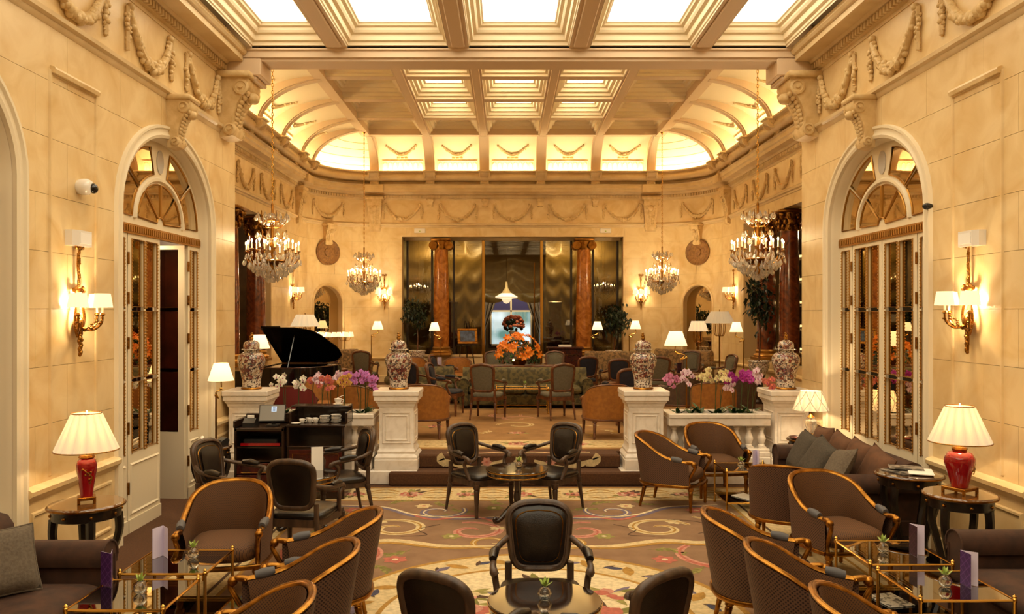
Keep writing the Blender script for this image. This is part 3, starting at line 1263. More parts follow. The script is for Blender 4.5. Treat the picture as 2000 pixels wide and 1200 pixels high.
# relief in the cove panels
def relief(s0, s1):
    sm = (s0 + s1) / 2
    m = MB()
    def F(u, t):
        return cove(u, t, .985)
    t0, t1 = .07, .30
    a, b = s0 + .2, s1 - .2
    m.tube([F(a, t0), F(a, (t0 + t1) / 2), F(a, t1), F((a + b) / 2, t1), F(b, t1), F(b, (t0 + t1) / 2), F(b, t0)], .018, 5)
    nn = 8
    for k in range(nn):
        c = lerp(a, b, (k + .5) / nn)
        hw = (b - a) / nn * .36
        m.tube([F(c - hw, t0 + .02), F(c - hw, t1 * .72)] + [F(c - hw * cos(PI * j / 6), t1 * .72 + .05 * sin(PI * j / 6)) for j in range(1, 6)] + [F(c + hw, t1 * .72), F(c + hw, t0 + .02)], .010, 4)
    m.build('arcade_relief', 'plaster', ci, 50)
    g = MB()
    rnd = random.Random(3)
    half = (b - a) * .34
    pts = []
    for k in range(15):
        x = -1 + 2 * k / 14
        pts.append((sm + half * x, .62 - .20 * (1 - x * x)))
    g.tube([F(u, t) for u, t in pts], [.022 + .022 * sin(PI * k / 14) for k in range(15)], 5)
    for u, t in pts:
        for _ in range(2):
            p = F(u + rnd.uniform(-.03, .03), t + rnd.uniform(-.03, .03))
            g.ell(p, .03, .03, .03, 5, 4)
    for dx in (-.1, 0, .1):
        g.ell(F(sm + dx, .36), .05, .03, .03, 6, 4)
    g.build('cove_festoon', 'carved_plaster', ci, 60)


M('carved_plaster', (226, 204, 160), .6)
for k in range(5):
    relief(MID + RIBX[k], MID + RIBX[k + 1])
ys = RIBY + [20.0]
for k in range(5):
    a, b = ys[k] - (YC + .1), ys[k + 1] - (YC + .1)
    relief(a, b)
    relief(LTOT - b, LTOT - a)
# stone courses in the curved corners
for q in (0, 1):
    m = MB()
    for t in (.2, .36, .52, .68):
        sq = [lerp(SA + .15, SB - .15, k / 16) for k in range(17)]
        m.tube([cove(x if q == 0 else LTOT - x, t, .995) for x in sq], .008, 4)
    m.build('corner_fillet', 'carved_plaster', ci, 50)
# flat ceiling
CX = [-IX, -2.32, -2.08, -.87, -.63, .63, .87, 2.08, 2.32, IX]
CY = [10.9, 12.23, 12.47, 13.88, 14.12, 15.53, 15.77, 17.18, 17.42, 18.83, 19.07, IY]
mb = MB()
mb.box(-IX - .3, IX + .3, 10.8, IY + .3, 7.25, 7.3)
fc = mb.build('ceiling_slab', 'plaster', ci, 0)
for i in range(1, 9, 2):
    b = MB()
    b.box(CX[i] + .004, CX[i + 1] - .004, 10.8, IY, ICE - .02, 7.2)
    b.box(CX[i] + .04, CX[i + 1] - .04, 10.8, IY - .02, ICE - .05, ICE - .02, .01)
    b.build('ceiling_beam', 'plaster_beam', ci, 30)
for j in range(1, 11, 2):
    b = MB()
    b.box(-IX, IX, CY[j] + .004, CY[j + 1] - .004, ICE - .004, 7.2)
    b.build('ceiling_beam', 'plaster_beam', ci, 30)
for x in (-IX, IX):
    b = MB()
    b.box(x - .11, x + .11, 10.8, IY + .1, ICE - .04, 7.2)
    b.build('ceiling_beam', 'plaster_beam', ci, 30)
b = MB()
b.box(-IX, IX, IY - .1, IY + .12, ICE - .03, 7.2)
b.build('ceiling_beam', 'plaster_beam', ci, 30)
ip_ = [(0, ICE), (.0, ICE + .05), (.05, ICE + .06), (.05, ICE + .12), (.11, ICE + .13), (.12, ICE + .2), (.17, ICE + .21), (.19, ICE + .27), (.23, ICE + .28), (.23, ICE + .34)]
cxs = [(CX[i], CX[i + 1]) for i in range(0, 10, 2)]
cys = [(CY[i], CY[i + 1]) for i in range(0, 12, 2)]
for i, (x0, x1) in enumerate(cxs):
    for j, (y0, y1) in enumerate(cys):
        lit = i in (1, 2, 3) and j < 5
        coffer(x0, x1, y0, y1, ip_, ci, 'light_panel_inner' if lit else 'plaster')
# ------------------------------------------------------------------ beyond the back opening: glazed screen, salon, window
M('salon_wall', (96, 76, 42), .6, col2=(74, 56, 30), scale=3)
M('festoon_silk', (128, 108, 62), .38, col2=(104, 86, 46), scale=5, sheen=.3)
M('curtain_grey', (128, 116, 100), .7, col2=(104, 94, 80), scale=14)
M('screen_dark', (44, 30, 18), .3)
emissive('daylight', (206, 226, 236), 1.7)
nt_ = MATS['daylight'].node_tree
n_ = nt_.nodes.new('ShaderNodeTexNoise'); n_.inputs['Scale'].default_value = 2.6
r_ = nt_.nodes.new('ShaderNodeValToRGB')
r_.color_ramp.elements[0].position, r_.color_ramp.elements[1].position = .42, .56
r_.color_ramp.elements[0].color = (*lin((96, 136, 128)), 1); r_.color_ramp.elements[1].color = (*lin((226, 240, 248)), 1)
nt_.links.new(n_.outputs['Fac'], r_.inputs[0]); nt_.links.new(r_.outputs[0], nt_.nodes['Emission'].inputs[0])
emissive('shelf_glow', (255, 208, 130), 2.2)
mb = MB()
mb.box(-3.4, -3.3, 22.1, 30, UP, 4.5)
mb.box(3.3, 3.4, 22.1, 30, UP, 4.5)
mb.box(-3.4, 3.4, 22.1, 30, 4.42, 4.5)
mb.box(-3.4, -.78, 30, 30.1, UP, 4.5)
mb.box(.78, 3.4, 30, 30.1, UP, 4.5)
mb.box(-.78, .78, 30, 30.1, 3.05, 4.5)
mb.box(-.78, .78, 30, 30.1, UP, 1.0)
sw = struct(mb, 'wall_salon', 'salon_wall', smooth=0)
for k in range(3):
    y = 23.2 + 2.2 * k
    m = MB()
    m.box(-3.2, 3.2, y, y + .18, 4.28, 4.42, .02)
    m.box(-3.2, 3.2, y + .03, y + .15, 4.24, 4.28, .01)
    m.build('salon_beam', 'salon_wall', sw, 30)
# window with sky beyond
mb = MB()
for x in (-.78, -.03, .72):
    mb.box(x, x + .06, 29.96, 30.04, 1.0, 3.05)
for z in (1.0, 2.25, 2.99):
    mb.box(-.78, .78, 29.96, 30.04, z, z + .06)
wn = struct(mb, 'window_1', 'white_paint', smooth=0)
M('blind_blue', (60, 56, 110), .6)
for x in (-.72, .03):
    m = MB()
    m.box(x, x + .69, 29.99, 30.0, 1.06, 2.25)
    m.build('window_pane', 'clear_glass', wn, 0)
    m = MB()
    m.box(x, x + .69, 29.98, 30.0, 2.31, 2.99)
    m.build('window_blind', 'blind_blue', wn, 0)
mb = MB()
mb.box(-2, 2, 31.2, 31.22, .3, 4)
o = mb.build('daylit_courtyard', 'daylight', None, 0)
tag(o, 'bright daylight courtyard seen through the far window', 'courtyard', kind='structure')


def festoon_blind(name, x0, x1, y, z0, z1, cols, label, mat='festoon_silk', folds=7, amp=.12):
    m = MB()

    def F(u, v):
        q = (u * cols) % 1.0
        t = 2 * q - 1
        sag = (1 - t * t)
        ph = v * folds + .9 * sag * (1.1 - v)
        d = amp * (sin(2 * PI * ph) * .5 + .5) * (.25 + .75 * sag) * (1.15 - .6 * v) + .05 * (1 - sag)
        zz = lerp(z0, z1, v) - (.22 * sag * (1 - v) if v < .5 else .11 * sag * (1 - v) * 2 * .5)
        return (lerp(x0, x1, u), y - d, zz)
    m.grid(F, cols * 12 + 1, folds * 9 + 1)
    o = m.build(name, mat, None, 80)
    return tag(o, label, 'curtain')


festoon_blind('festoon_curtain', -3.25, -2.02, 23.0, .5, 4.25, 1, 'gold festoon curtain behind the left end pane of the glazed screen')
festoon_blind('festoon_curtain', -1.85, -.85, 23.1, .5, 4.25, 2, 'gold festoon curtain between the left marble column and brass post')
festoon_blind('festoon_curtain', .95, 1.85, 23.1, .9, 4.25, 2, 'gold festoon curtain between the right brass post and marble column')
festoon_blind('festoon_curtain', 2.1, 3.25, 23.0, .5, 4.25, 1, 'gold festoon curtain behind the right end pane of the glazed screen')
festoon_blind('swag_valance', -1.3, 1.35, 26.6, 2.75, 4.3, 2, 'scalloped gold swag valance hanging above the far window view', folds=4, amp=.12)
for s, lab in ((-1, 'grey drape tied back at the left of the far window'), (1, 'grey drape tied back at the right of the far window')):
    m = MB()

    def F(u, v, s=s):
        h = lerp(.5, 3.1, v)
        wd_ = interp([.5, 1.4, 3.1], [.35, .32, .95], h)
        x = 1.32 - wd_ * u
        return (s * x, 29.3 - .05 * sin(u * 34) * (.4 + .6 * v), h)
    m.grid(F, 60, 12)
    tag(m.build('drape', 'curtain_grey', None, 80), lab, 'curtain')
# urn of flowers on a table in the salon
t = thing('salon_table', 'draped table below the far window in the salon', 'table', (.05, 26.2, UP))
m = MB(); m.box(-.55, .55, -.3, .3, .70, .76, .01); m.build('table_top', 'walnut', t)
m = MB()
m.grid(lambda u, v: ((.5 + .03 * sin(u * 50)) * cos(2 * PI * u) * (1.06 - .04 * v), (.27 + .02 * sin(u * 50)) * sin(2 * PI * u), lerp(.0, .70, v)), 49, 4)
m.build('table_skirt', 'curtain_grey', t, 60)
M('flower_peach', (206, 116, 84), .6)
t = thing('flower_urn', 'tall urn of peach flowers on the far salon table', 'flowers', (.05, 26.2, UP + .76))
m = MB(); m.lathe([(.10, 0), (.12, .03), (.05, .08), (.06, .2), (.11, .42), (.14, .5), (.12, .52), (0, .5)], 16); m.build('urn', 'white_china', t)
m = MB(); rr = random.Random(5)
for k in range(60):
    a, b = rr.uniform(0, 2 * PI), rr.uniform(-.1, 1)
    m.ell((.32 * cos(a) * (1 - .5 * b * b), .3 * sin(a), .68 + .32 * b), .07, .07, .05, 6, 4)
m.build('blooms', 'flower_peach', t, 60)
m = MB()
for k in range(50):
    a, b = rr.uniform(0, 2 * PI), rr.uniform(-.25, .8)
    m.ell((.28 * cos(a), .26 * sin(a), .62 + .32 * b), .05, .05, .06, 5, 4)
m.build('foliage', 'leaf_dark', t, 60)
for x, y, pw_ in ((-2.3, 22.55, 38), (-1.3, 22.55, 38), (1.3, 22.55, 38), (2.3, 22.55, 38), (0, 24.6, 60), (-.9, 28.7, 70), (.9, 28.7, 70)):
    area_light('salon_fill_light', (x, y, 4.2), .2, .2, pw_, (1, .78, .46), (math.radians(18) if y < 23 else 0, 0, 0))  # added fill lamps without fixtures, hidden by the lintel, to brighten curtains and drapes
t = thing('salon_chandelier', 'glowing tent-shaped crystal chandelier in front of the far window', 'chandelier', (-.17, 25.7, 2.5))
m = MB(); m.lathe([(0, 0), (.08, .02), (.13, .1), (.16, .16), (.34, .18), (.36, .22), (.15, .34), (.05, .5), (.03, .7)], 20)
M('crystal_glow', (250, 238, 214), .3, emit=(255, 226, 180), estr=.9)
m.build('crystal_basket', 'crystal_glow', t, 30)
m = MB(); m.tube([(0, 0, .7), (0, 0, 1.85)], .012, 6); m.build('chain', 'brass', t)

# glazed screen in the opening
mb = MB()
for a, b in ((-2.98, -.82), (.82, 2.98)):
    mb.box(a, b, 22.16, 22.34, UP, 1.0, .01)
    mb.box(a, b, 22.12, 22.38, 1.0, 1.06, .01)
mb.box(-2.98, 2.98, 22.3, 22.4, 4.2, 4.3)
gs = struct(mb, 'window_2', 'cornice_stone', smooth=30)
for x in (-2.9, -1.62, 1.62, 2.9, -2.22, 2.22):
    m = MB(); m.box(x - .03, x + .03, 22.31, 22.39, 1.06, 4.2); m.build('screen_mullion', 'screen_dark', gs, 0)
for x in (-.8, .8):
    m = MB(); m.box(x - .045, x + .045, 22.2, 22.38, UP, 4.2, .01); m.build('brass_post', 'brass', gs, 30)
m = MB(); m.box(.58, .62, 22.31, 22.37, UP, 3.6, .01); m.build('brass_post', 'brass_dark', gs, 30)
for a, b in ((-2.88, -2.25), (-2.19, -1.65), (-1.59, -.85), (.85, 1.59), (1.65, 2.19), (2.25, 2.88)):
    m = MB(); m.box(a, b, 22.345, 22.355, 1.06, 4.2); m.build('screen_pane', 'smoked_glass', gs, 0)
m = MB(); m.box(-.755, .755, 22.345, 22.355, 2.75, 4.2); m.build('screen_pane', 'smoked_glass', gs, 0)


def column(label, x, y, h0, h1, r, mat, cap, capmat):
    t = thing('marble_column', label, 'column', (x, y, h0))
    H = h1 - h0
    m = MB(); m.lathe([(r * 1.0, .22), (r * 1.02, H * .35), (r * .86, H - .3)], 24); m.build('shaft', mat, t, 60)
    m = MB(); m.box(-r * 1.35, r * 1.35, -r * 1.35, r * 1.35, 0, .07, .01)
    m.lathe([(r * 1.3, .07), (r * 1.38, .1), (r * 1.3, .13), (r * 1.1, .15), (r * 1.15, .18), (r * 1.15, .2), (r * 1.02, .23)], 24)
    m.build('base', 'gilt_trim', t, 40)
    m = MB()
    if cap == 'ionic':
        m.box(-r * 1.25, r * 1.25, -r * 1.1, r * 1.1, H - .07, H, .012)
        m.lathe([(r * .88, H - .3), (r * .95, H - .26), (r * .9, H - .2), (r * 1.05, H - .12), (r * 1.05, H - .07)], 20)
        for sx in (-1, 1):
            for sy in (-1, 1):
                m.lathe([(0, -.03), (r * .52, -.03), (r * .52, .02), (r * .38, .03), (r * .34, .015), (r * .2, .015), (r * .14, .04), (0, .04)], 14, mat=TR(sx * r * .98, sy * r * 1.0, H - .19, -sy * PI / 2 * -1 if sy < 0 else -PI / 2, 0, 0))
            m.tube([(sx * r * .98, -r, H - .19), (sx * r * .98, r, H - .19)], r * .4, 10)
    else:
        m.box(-r * 1.4, r * 1.4, -r * 1.4, r * 1.4, H - .06, H, .012)
        m.lathe([(r * .9, H - .42), (r * .95, H - .38), (r * .9, H - .3), (r * 1.2, H - .08), (r * 1.2, H - .06)], 20)
        q = random.Random(2)
        for lv in range(3):
            for k in range(10):
                a = 2 * PI * (k + .5 * lv) / 10
                rr_ = r * (1.0 + .14 * lv)
                m.ell((rr_ * cos(a), rr_ * sin(a), H - .34 + .1 * lv), .045, .045, .07, 6, 4)
        for k in range(4):
            a = PI / 4 + k * PI / 2
            m.ell((r * 1.55 * cos(a), r * 1.55 * sin(a), H - .11), .06, .06, .05, 8, 5)
    m.build('capital', capmat, t, 50)
    return t


column('golden marble column with gilt Ionic capital left of the glazed doorway', -1.94, 22.02, 1.06, 4.22, .215, 'marble_gold', 'ionic', 'gilt')
column('golden marble column with gilt Ionic capital right of the glazed doorway', 1.94, 22.02, 1.06, 4.22, .215, 'marble_gold', 'ionic', 'gilt')
for s in (-1, 1):
    sd = 'left' if s < 0 else 'right'
    column('nearer red marble column in the %s side opening' % sd, s * 5.52, 16.25 if s > 0 else 15.6, 1.18, 4.26, .2, 'marble_red', 'corinthian', 'brass_dark')
    column('farther red marble column in the %s side opening' % sd, s * 5.52, 17.7 if s > 0 else 17.3, 1.18, 4.26, .2, 'marble_red', 'corinthian', 'brass_dark')
# galleries behind the side openings
M('gallery_wall', (150, 116, 66), .5, col2=(120, 90, 48), scale=3)
for s, nm in ((-1, 'wall_gallery_left'), (1, 'wall_gallery_right')):
    mb = MB()
    a, b = sorted((s * 7.4, s * 7.5))
    mb.box(a, b, 11, 21, UP, 4.6)
    a, b = sorted((s * 5.66, s * 7.5))
    mb.box(a, b, 11, 21, 4.5, 4.6)
    mb.box(a, b, 20.3, 20.4, UP, 4.6)
    mb.box(a, b, 11.0, 11.1, UP, 4.6)
    g = struct(mb, nm, 'gallery_wall', smooth=0)
    for y in (18.1, 18.8, 19.5):
        m = MB()
        a, b = sorted((s * 7.38, s * 7.33))
        m.box(a, b, y - 1.6, y - 1.5, UP, 4.4)
        m.build('gallery_pilaster', 'screen_dark', g, 0)
    point_light('gallery_fill_light', (s * 6.6, 17.0, 3.9), 28, (1, .72, .42), .1)  # fill lamp added to brighten the gallery, no fixture here
# lit shelves behind the right columns
t = thing('display_shelves', 'lit glass display shelves behind the right marble columns', 'shelves', (7.0, 18.6, UP))
m = MB(); m.box(-.2, .25, -1.6, 1.6, 0, 3.6); m.build('cabinet_back', 'screen_dark', t, 0)
for k in range(5):
    m = MB(); m.box(-.42, -.2, -1.5, 1.5, .9 + .55 * k, .93 + .55 * k); m.build('shelf', 'white_paint', t, 0)
    m = MB(); m.box(-.215, -.205, -1.4, 1.4, .98 + .55 * k, 1.03 + .55 * k); m.build('shelf_light', 'shelf_glow', t, 0)

# ------------------------------------------------------------------ sconces


def small_shade(mb, x, y, z, r0=.065, r1=.085, h=.12, n=28):
    mb.lathe_open([(r1, 0), (r0, h)], n, (x, y, z), mod=lambda i, k: 1.0 + (.02 if i % 2 else -.02))


def make_sconce(label, loc, rz, big=True, shades=True, nb=3):
    """faces -y, back at y=0, z=0 at its middle"""
    t = thing('wall_sconce', label, 'sconce', loc, rz)
    t.scale = (.62, .62, .62)
    rr = random.Random(4)
    m = MB()
    # lyre-shaped back plate
    for s in (-1, 1):
        m.tube(smooth_curve([(s * .02, -.03, -.42), (s * .09, -.04, -.30), (s * .12, -.05, -.15), (s * .075, -.05, .02), (s * .085, -.05, .16), (s * .12, -.05, .22), (s * .07, -.05, .26)], 5), .02, 6)
    m.box(-.11, .11, -.035, -.0, .19, .25, .012)
    m.ell((0, -.05, -.24), .075, .06, .10, 10, 6)
    m.tube(smooth_curve([(0, -.03, .24), (.012, -.03, .4), (-.012, -.03, .55), (0, -.03, .72)], 5), .018, 6)
    for k in range(26):
        z = lerp(.26, .8, k / 25)
        m.ell((rr.uniform(-.02, .02), -.04, z), .018, .018, .022, 5, 4)
    m.build('backplate', 'bronze', t, 60)
    m = MB()
    for s in (-1, 1):
        m.tube([(0, -.04, .80), (s * .05, -.05, .85), (s * .10, -.05, .84), (s * .09, -.05, .79), (s * .03, -.045, .78)], .018, 6)
    m.ell((0, -.05, .80), .035, .03, .03, 8, 5)
    m.build('ribbon_bow', 'bronze', t, 60)
    m = MB()
    for k in range(22):
        tt = k / 21
        m.ell((rr.uniform(-.05, .05) * (1 - tt), -.05 + rr.uniform(-.02, .01), lerp(-.28, -.66, tt)), .03 * (1 - .5 * tt), .025, .035, 6, 4)
    m.tube([(0, -.04, -.3), (.03, -.05, -.5), (0, -.04, -.68)], .014, 5)
    m.build('leaf_drop', 'bronze', t, 60)
    tips = [(-.25, -.16), (.0, -.36), (.25, -.16)][:nb] if nb == 3 else [(-.19, -.10), (-.08, -.22), (.08, -.22), (.19, -.10)]
    for (x, y) in tips:
        m = MB()
        m.tube(smooth_curve([(0, -.05, -.28), (x * .5, y * .6, -.33), (x * .95, y * .95, -.24), (x, y, -.13)], 6), .016, 6)
        for k in range(7):
            tt = k / 6
            m.ell((x * (.3 + .7 * tt) + rr.uniform(-.03, .03), y * (.4 + .6 * tt), lerp(-.33, -.18, tt) + rr.uniform(-.03, .03)), .028, .022, .016, 6, 4)
        m.lathe([(.012, 0), (.04, .02), (.032, .04), (.02, .05)], 10, (x, y, -.14))
        a = m.build('arm', 'bronze', t, 60)
        m = MB(); m.lathe([(.014, 0), (.014, .11), (0, .11)], 8, (x, y, -.09)); m.build('candle', 'candle', a, 60)
        if shades:
            m = MB(); small_shade(m, x, y, -.02, .10, .13, .19); m.build('shade', 'shade_sconce', a, 30)
        else:
            m = MB(); m.ell((x, y, .05), .014, .014, .03, 6, 5); m.build('bulb', 'bulb', a, 60)
    point_light('sconce_light', (0, -.2, .04), SCONCE_W, WARM, .04, t)
    return t


SY = DC - 1.975
make_sconce('bronze three-shade wall sconce on the left wall beside the camera dome', (-HW + .03, SY, 2.26), PI / 2)
make_sconce('bronze three-shade wall sconce on the right wall above the red lamp', (HW - .03, SY + .05, 2.28), -PI / 2)


def put_t(fnc, s, h, d=.03):
    x, y, nx, ny = plan(s)
    return (x + nx * d, y + ny * d, h), math.atan2(nx, -ny)


for s, lab in ((SA - .55, 'wall sconce on the left side wall next to the left niche'), (SB + .25, 'wall sconce left of the glazed doorway below the small left chandelier'),
               (LTOT - SB - .25, 'wall sconce right of the glazed doorway below the small right chandelier'), (LTOT - SA + .55, 'wall sconce on the right side wall next to the right niche')):
    loc, rz = put_t(None, s, 2.72)
    make_sconce(lab, loc, rz, shades=True)
# speakers, camera, signs on the walls
for s, lab in ((-1, 'white speaker box above the left wall sconce'), (1, 'white speaker box above the right wall sconce')):
    t = thing('speaker_box', lab, 'speaker', (s * (HW - .012), SY, 2.765), -s * PI / 2)
    m = MB(); m.prism([(-.14, 0), (.14, 0), (.14, .06), (.10, .10), (-.10, .10), (-.14, .06)], lambda u, v, d: (u, -v, d), 0, .13); m.build('housing', 'white_china', t, 30)
    m = MB(); m.box(-.09, .09, -.105, -.1, .02, .11); m.build('grille', 'paper', t, 30)
t = thing('security_camera', 'white dome security camera on the left wall', 'camera', (-HW + .012, DC - 1.9, 3.28), PI / 2)
m = MB(); m.lathe([(.06, 0), (.07, .03), (.07, .08), (.05, .11), (0, .12)], 16, mat=TR(0, 0, 0, PI / 2)); m.build('housing', 'white_china', t)
m = MB(); m.ell((.02, -.115, -.01), .045, .04, .045, 12, 8); m.build('lens_dome', 'black_lacquer', t)
t = thing('wall_detector', 'small black sensor at the corner of the right door arch', 'sensor', (HW - .012, DC - 1.25, 3.2), -PI / 2)
m = MB(); m.lathe([(.03, 0), (.035, .03), (.03, .06), (.015, .08), (0, .08)], 12, mat=TR(0, 0, 0, PI / 2)); m.build('housing', 'black_lacquer', t)
m = MB(); m.tube([(.0, -.04, 0), (.04, -.08, -.01)], .02, 8); m.build('lens', 'black_matte', t)
for x, lab in ((-2.5, 'white sign plate above the left end of the glazed screen'), (2.5, 'white sign plate above the right end of the glazed screen')):
    t = thing('sign_plate', lab, 'sign', (x, YB - .012, 4.36))
    m = MB(); m.box(-.15, .15, -.03, 0, 0, .12, .008); m.build('plate', 'white_china', t)
    m = MB(); m.box(-.02, .02, -.034, -.03, .03, .06); m.build('indicator', 'leaf_lime', t)

# ------------------------------------------------------------------ chandeliers


def make_chandelier(label, x, y, zlow, zceil):
    t = thing('crystal_chandelier', label, 'chandelier', (x, y, zlow), 0, 'crystal chandeliers')
    rr = random.Random(9)
    m = MB()
    m.lathe([(.02, .06), (.05, .1), (.03, .16), (.05, .22), (.025, .3), (.025, .5), (.05, .56), (.02, .62), (.03, .8), (.015, .85), (.02, 1.15), (0, 1.2)], 12)
    m.lathe([(.12, .88), (.14, .90), (.12, .92)], 12)
    m.lathe([(.2, .27), (.22, .29), (.2, .31)], 20)
    m.build('stem', 'gilt', t, 60)
    m = MB()
    z = 1.2
    k = 0
    while z < zceil - zlow:
        e = .035
        ring = [((.014 * cos(a) if k % 2 else 0), (0 if k % 2 else .014 * cos(a)), z + e + e * sin(a)) for a in [2 * PI * j / 8 for j in range(8)]]
        m.tube(ring, .005, 4, True)
        z += 1.6 * e
        k += 1
    m.lathe([(.06, 0), (.05, -.04), (.02, -.07), (0, -.07)], 12, (0, 0, zceil - zlow))
    m.build('chain', 'brass', t, 60)
    N = 16
    cr = MB()

    def drop(px, py, pz, s=1.0):
        cr.lathe([(0, -.075 * s), (.014 * s, -.06 * s), (.02 * s, -.045 * s), (.012 * s, -.015 * s), (0, 0)], 6, (px, py, pz))

    def pear(px, py, pz, s=1.0):
        a = rr.uniform(0, PI)
        mt = Matrix.Translation((px, py, pz)) @ Matrix.Rotation(a, 4, 'Z')
        cr.lathe([(0, -.09 * s), (.022 * s, -.07 * s), (.03 * s, -.05 * s), (.014 * s, -.02 * s), (0, 0)], 6, mat=mt @ Matrix.Diagonal((1, .35, 1, 1)))
    for k in range(N):
        a = 2 * PI * k / N
        R_ = .40 if k % 2 == 0 else .30
        zc = .42 if k % 2 == 0 else .46
        ca, sa = cos(a), sin(a)
        am = MB()
        am.tube([(q * ca, q * sa, z_) for q, z_ in [(v.x, v.y) for v in smooth_curve([(.04, .3, 0), (R_ * .4, .22, 0), (R_ * .8, .24, 0), (R_, .34, 0), (R_, zc, 0)], 4)]], .009, 5)
        am.lathe([(.008, 0), (.035, .012), (.03, .02), (.012, .02)], 10, (R_ * ca, R_ * sa, zc))
        arm = am.build('arm', 'gilt', t, 60)
        c2 = MB(); c2.lathe([(.011, 0), (.011, .09), (0, .09)], 8, (R_ * ca, R_ * sa, zc + .02)); c2.build('candle', 'candle', arm, 60)
        b2 = MB(); b2.ell((R_ * ca, R_ * sa, zc + .14), .012, .012, .028, 6, 5); b2.build('bulb', 'bulb', arm, 60)
        drop(R_ * ca, R_ * sa, zc - .02, 1.3)
        pear(R_ * 1.08 * ca, R_ * 1.08 * sa, zc - .1, 1.2)
        pear(R_ * .85 * ca, R_ * .85 * sa, zc - .16, 1.2)
    for lv, (rad, z0, n) in enumerate(((.34, .28, 26), (.28, .22, 24), (.22, .16, 20), (.15, .12, 14), (.08, .08, 9), (.18, .40, 14), (.13, .62, 12), (.22, .72, 10), (.17, .95, 14), (.24, 1.0, 12), (.12, 1.05, 8))):
        for k in range(n):
            a = 2 * PI * (k + .5 * (lv % 2)) / n
            pear(rad * cos(a), rad * sin(a), z0 + rr.uniform(-.02, .02), rr.uniform(.9, 1.3))
    o = cr.build('crystal_pendants', 'crystal', t, 0)
    o['kind'] = 'stuff'
    m = MB(); m.ell((0, 0, .0), .04, .04, .04, 12, 8); m.build('crystal_ball', 'crystal', t, 60)
    m = MB()
    for n, R0, za, zb in ((6, .21, .80, 1.04), (6, .20, .62, .76)):
        for k in range(n):
            a = 2 * PI * k / n
            m.tube([(q * cos(a), q * sin(a), z_) for q, z_ in ((.02, za), (R0 * .6, za + .0), (R0, lerp(za, zb, .4)), (R0 * 1.05, zb))], .007, 5)
    m.build('upper_arms', 'gilt', t, 60)
    point_light('chandelier_light', (0, 0, .66), CHANDELIER_W, (1, .76, .44), .05, t)
    return t


CHX = 3.72
make_chandelier('large crystal chandelier hanging near the left corner pier', -CHX, 12.3, 2.70, ICE)
make_chandelier('large crystal chandelier hanging near the right corner pier', CHX, 12.5, 2.74, ICE)
make_chandelier('small distant crystal chandelier left of the glazed doorway', -CHX, 20.2, 2.68, ICE)
make_chandelier('small distant crystal chandelier right of the glazed doorway', CHX, 20.2, 2.70, ICE)
# ------------------------------------------------------------------ rugs
RUGC = {'cream': (214, 190, 140), 'gold': (176, 132, 56), 'rose': (186, 104, 84), 'pink': (200, 140, 118), 'lilac': (118, 104, 122), 'blue': (72, 70, 92),
        'olive': (128, 122, 58), 'ivory': (226, 206, 164), 'leafc': (150, 140, 74), 'umber': (84, 58, 38)}
M('rug_field', (144, 112, 82), .95, col2=(130, 98, 70), scale=5, bump=.3, bscale=500, detail=8)
M('rug_field_inner', (158, 118, 70), .95, col2=(140, 102, 58), scale=4, bump=.3, bscale=500)
for k_, c_ in RUGC.items():
    M('rug_' + k_, c_, .95, col2=tuple(int(v * .86) for v in c_), scale=24, detail=6)


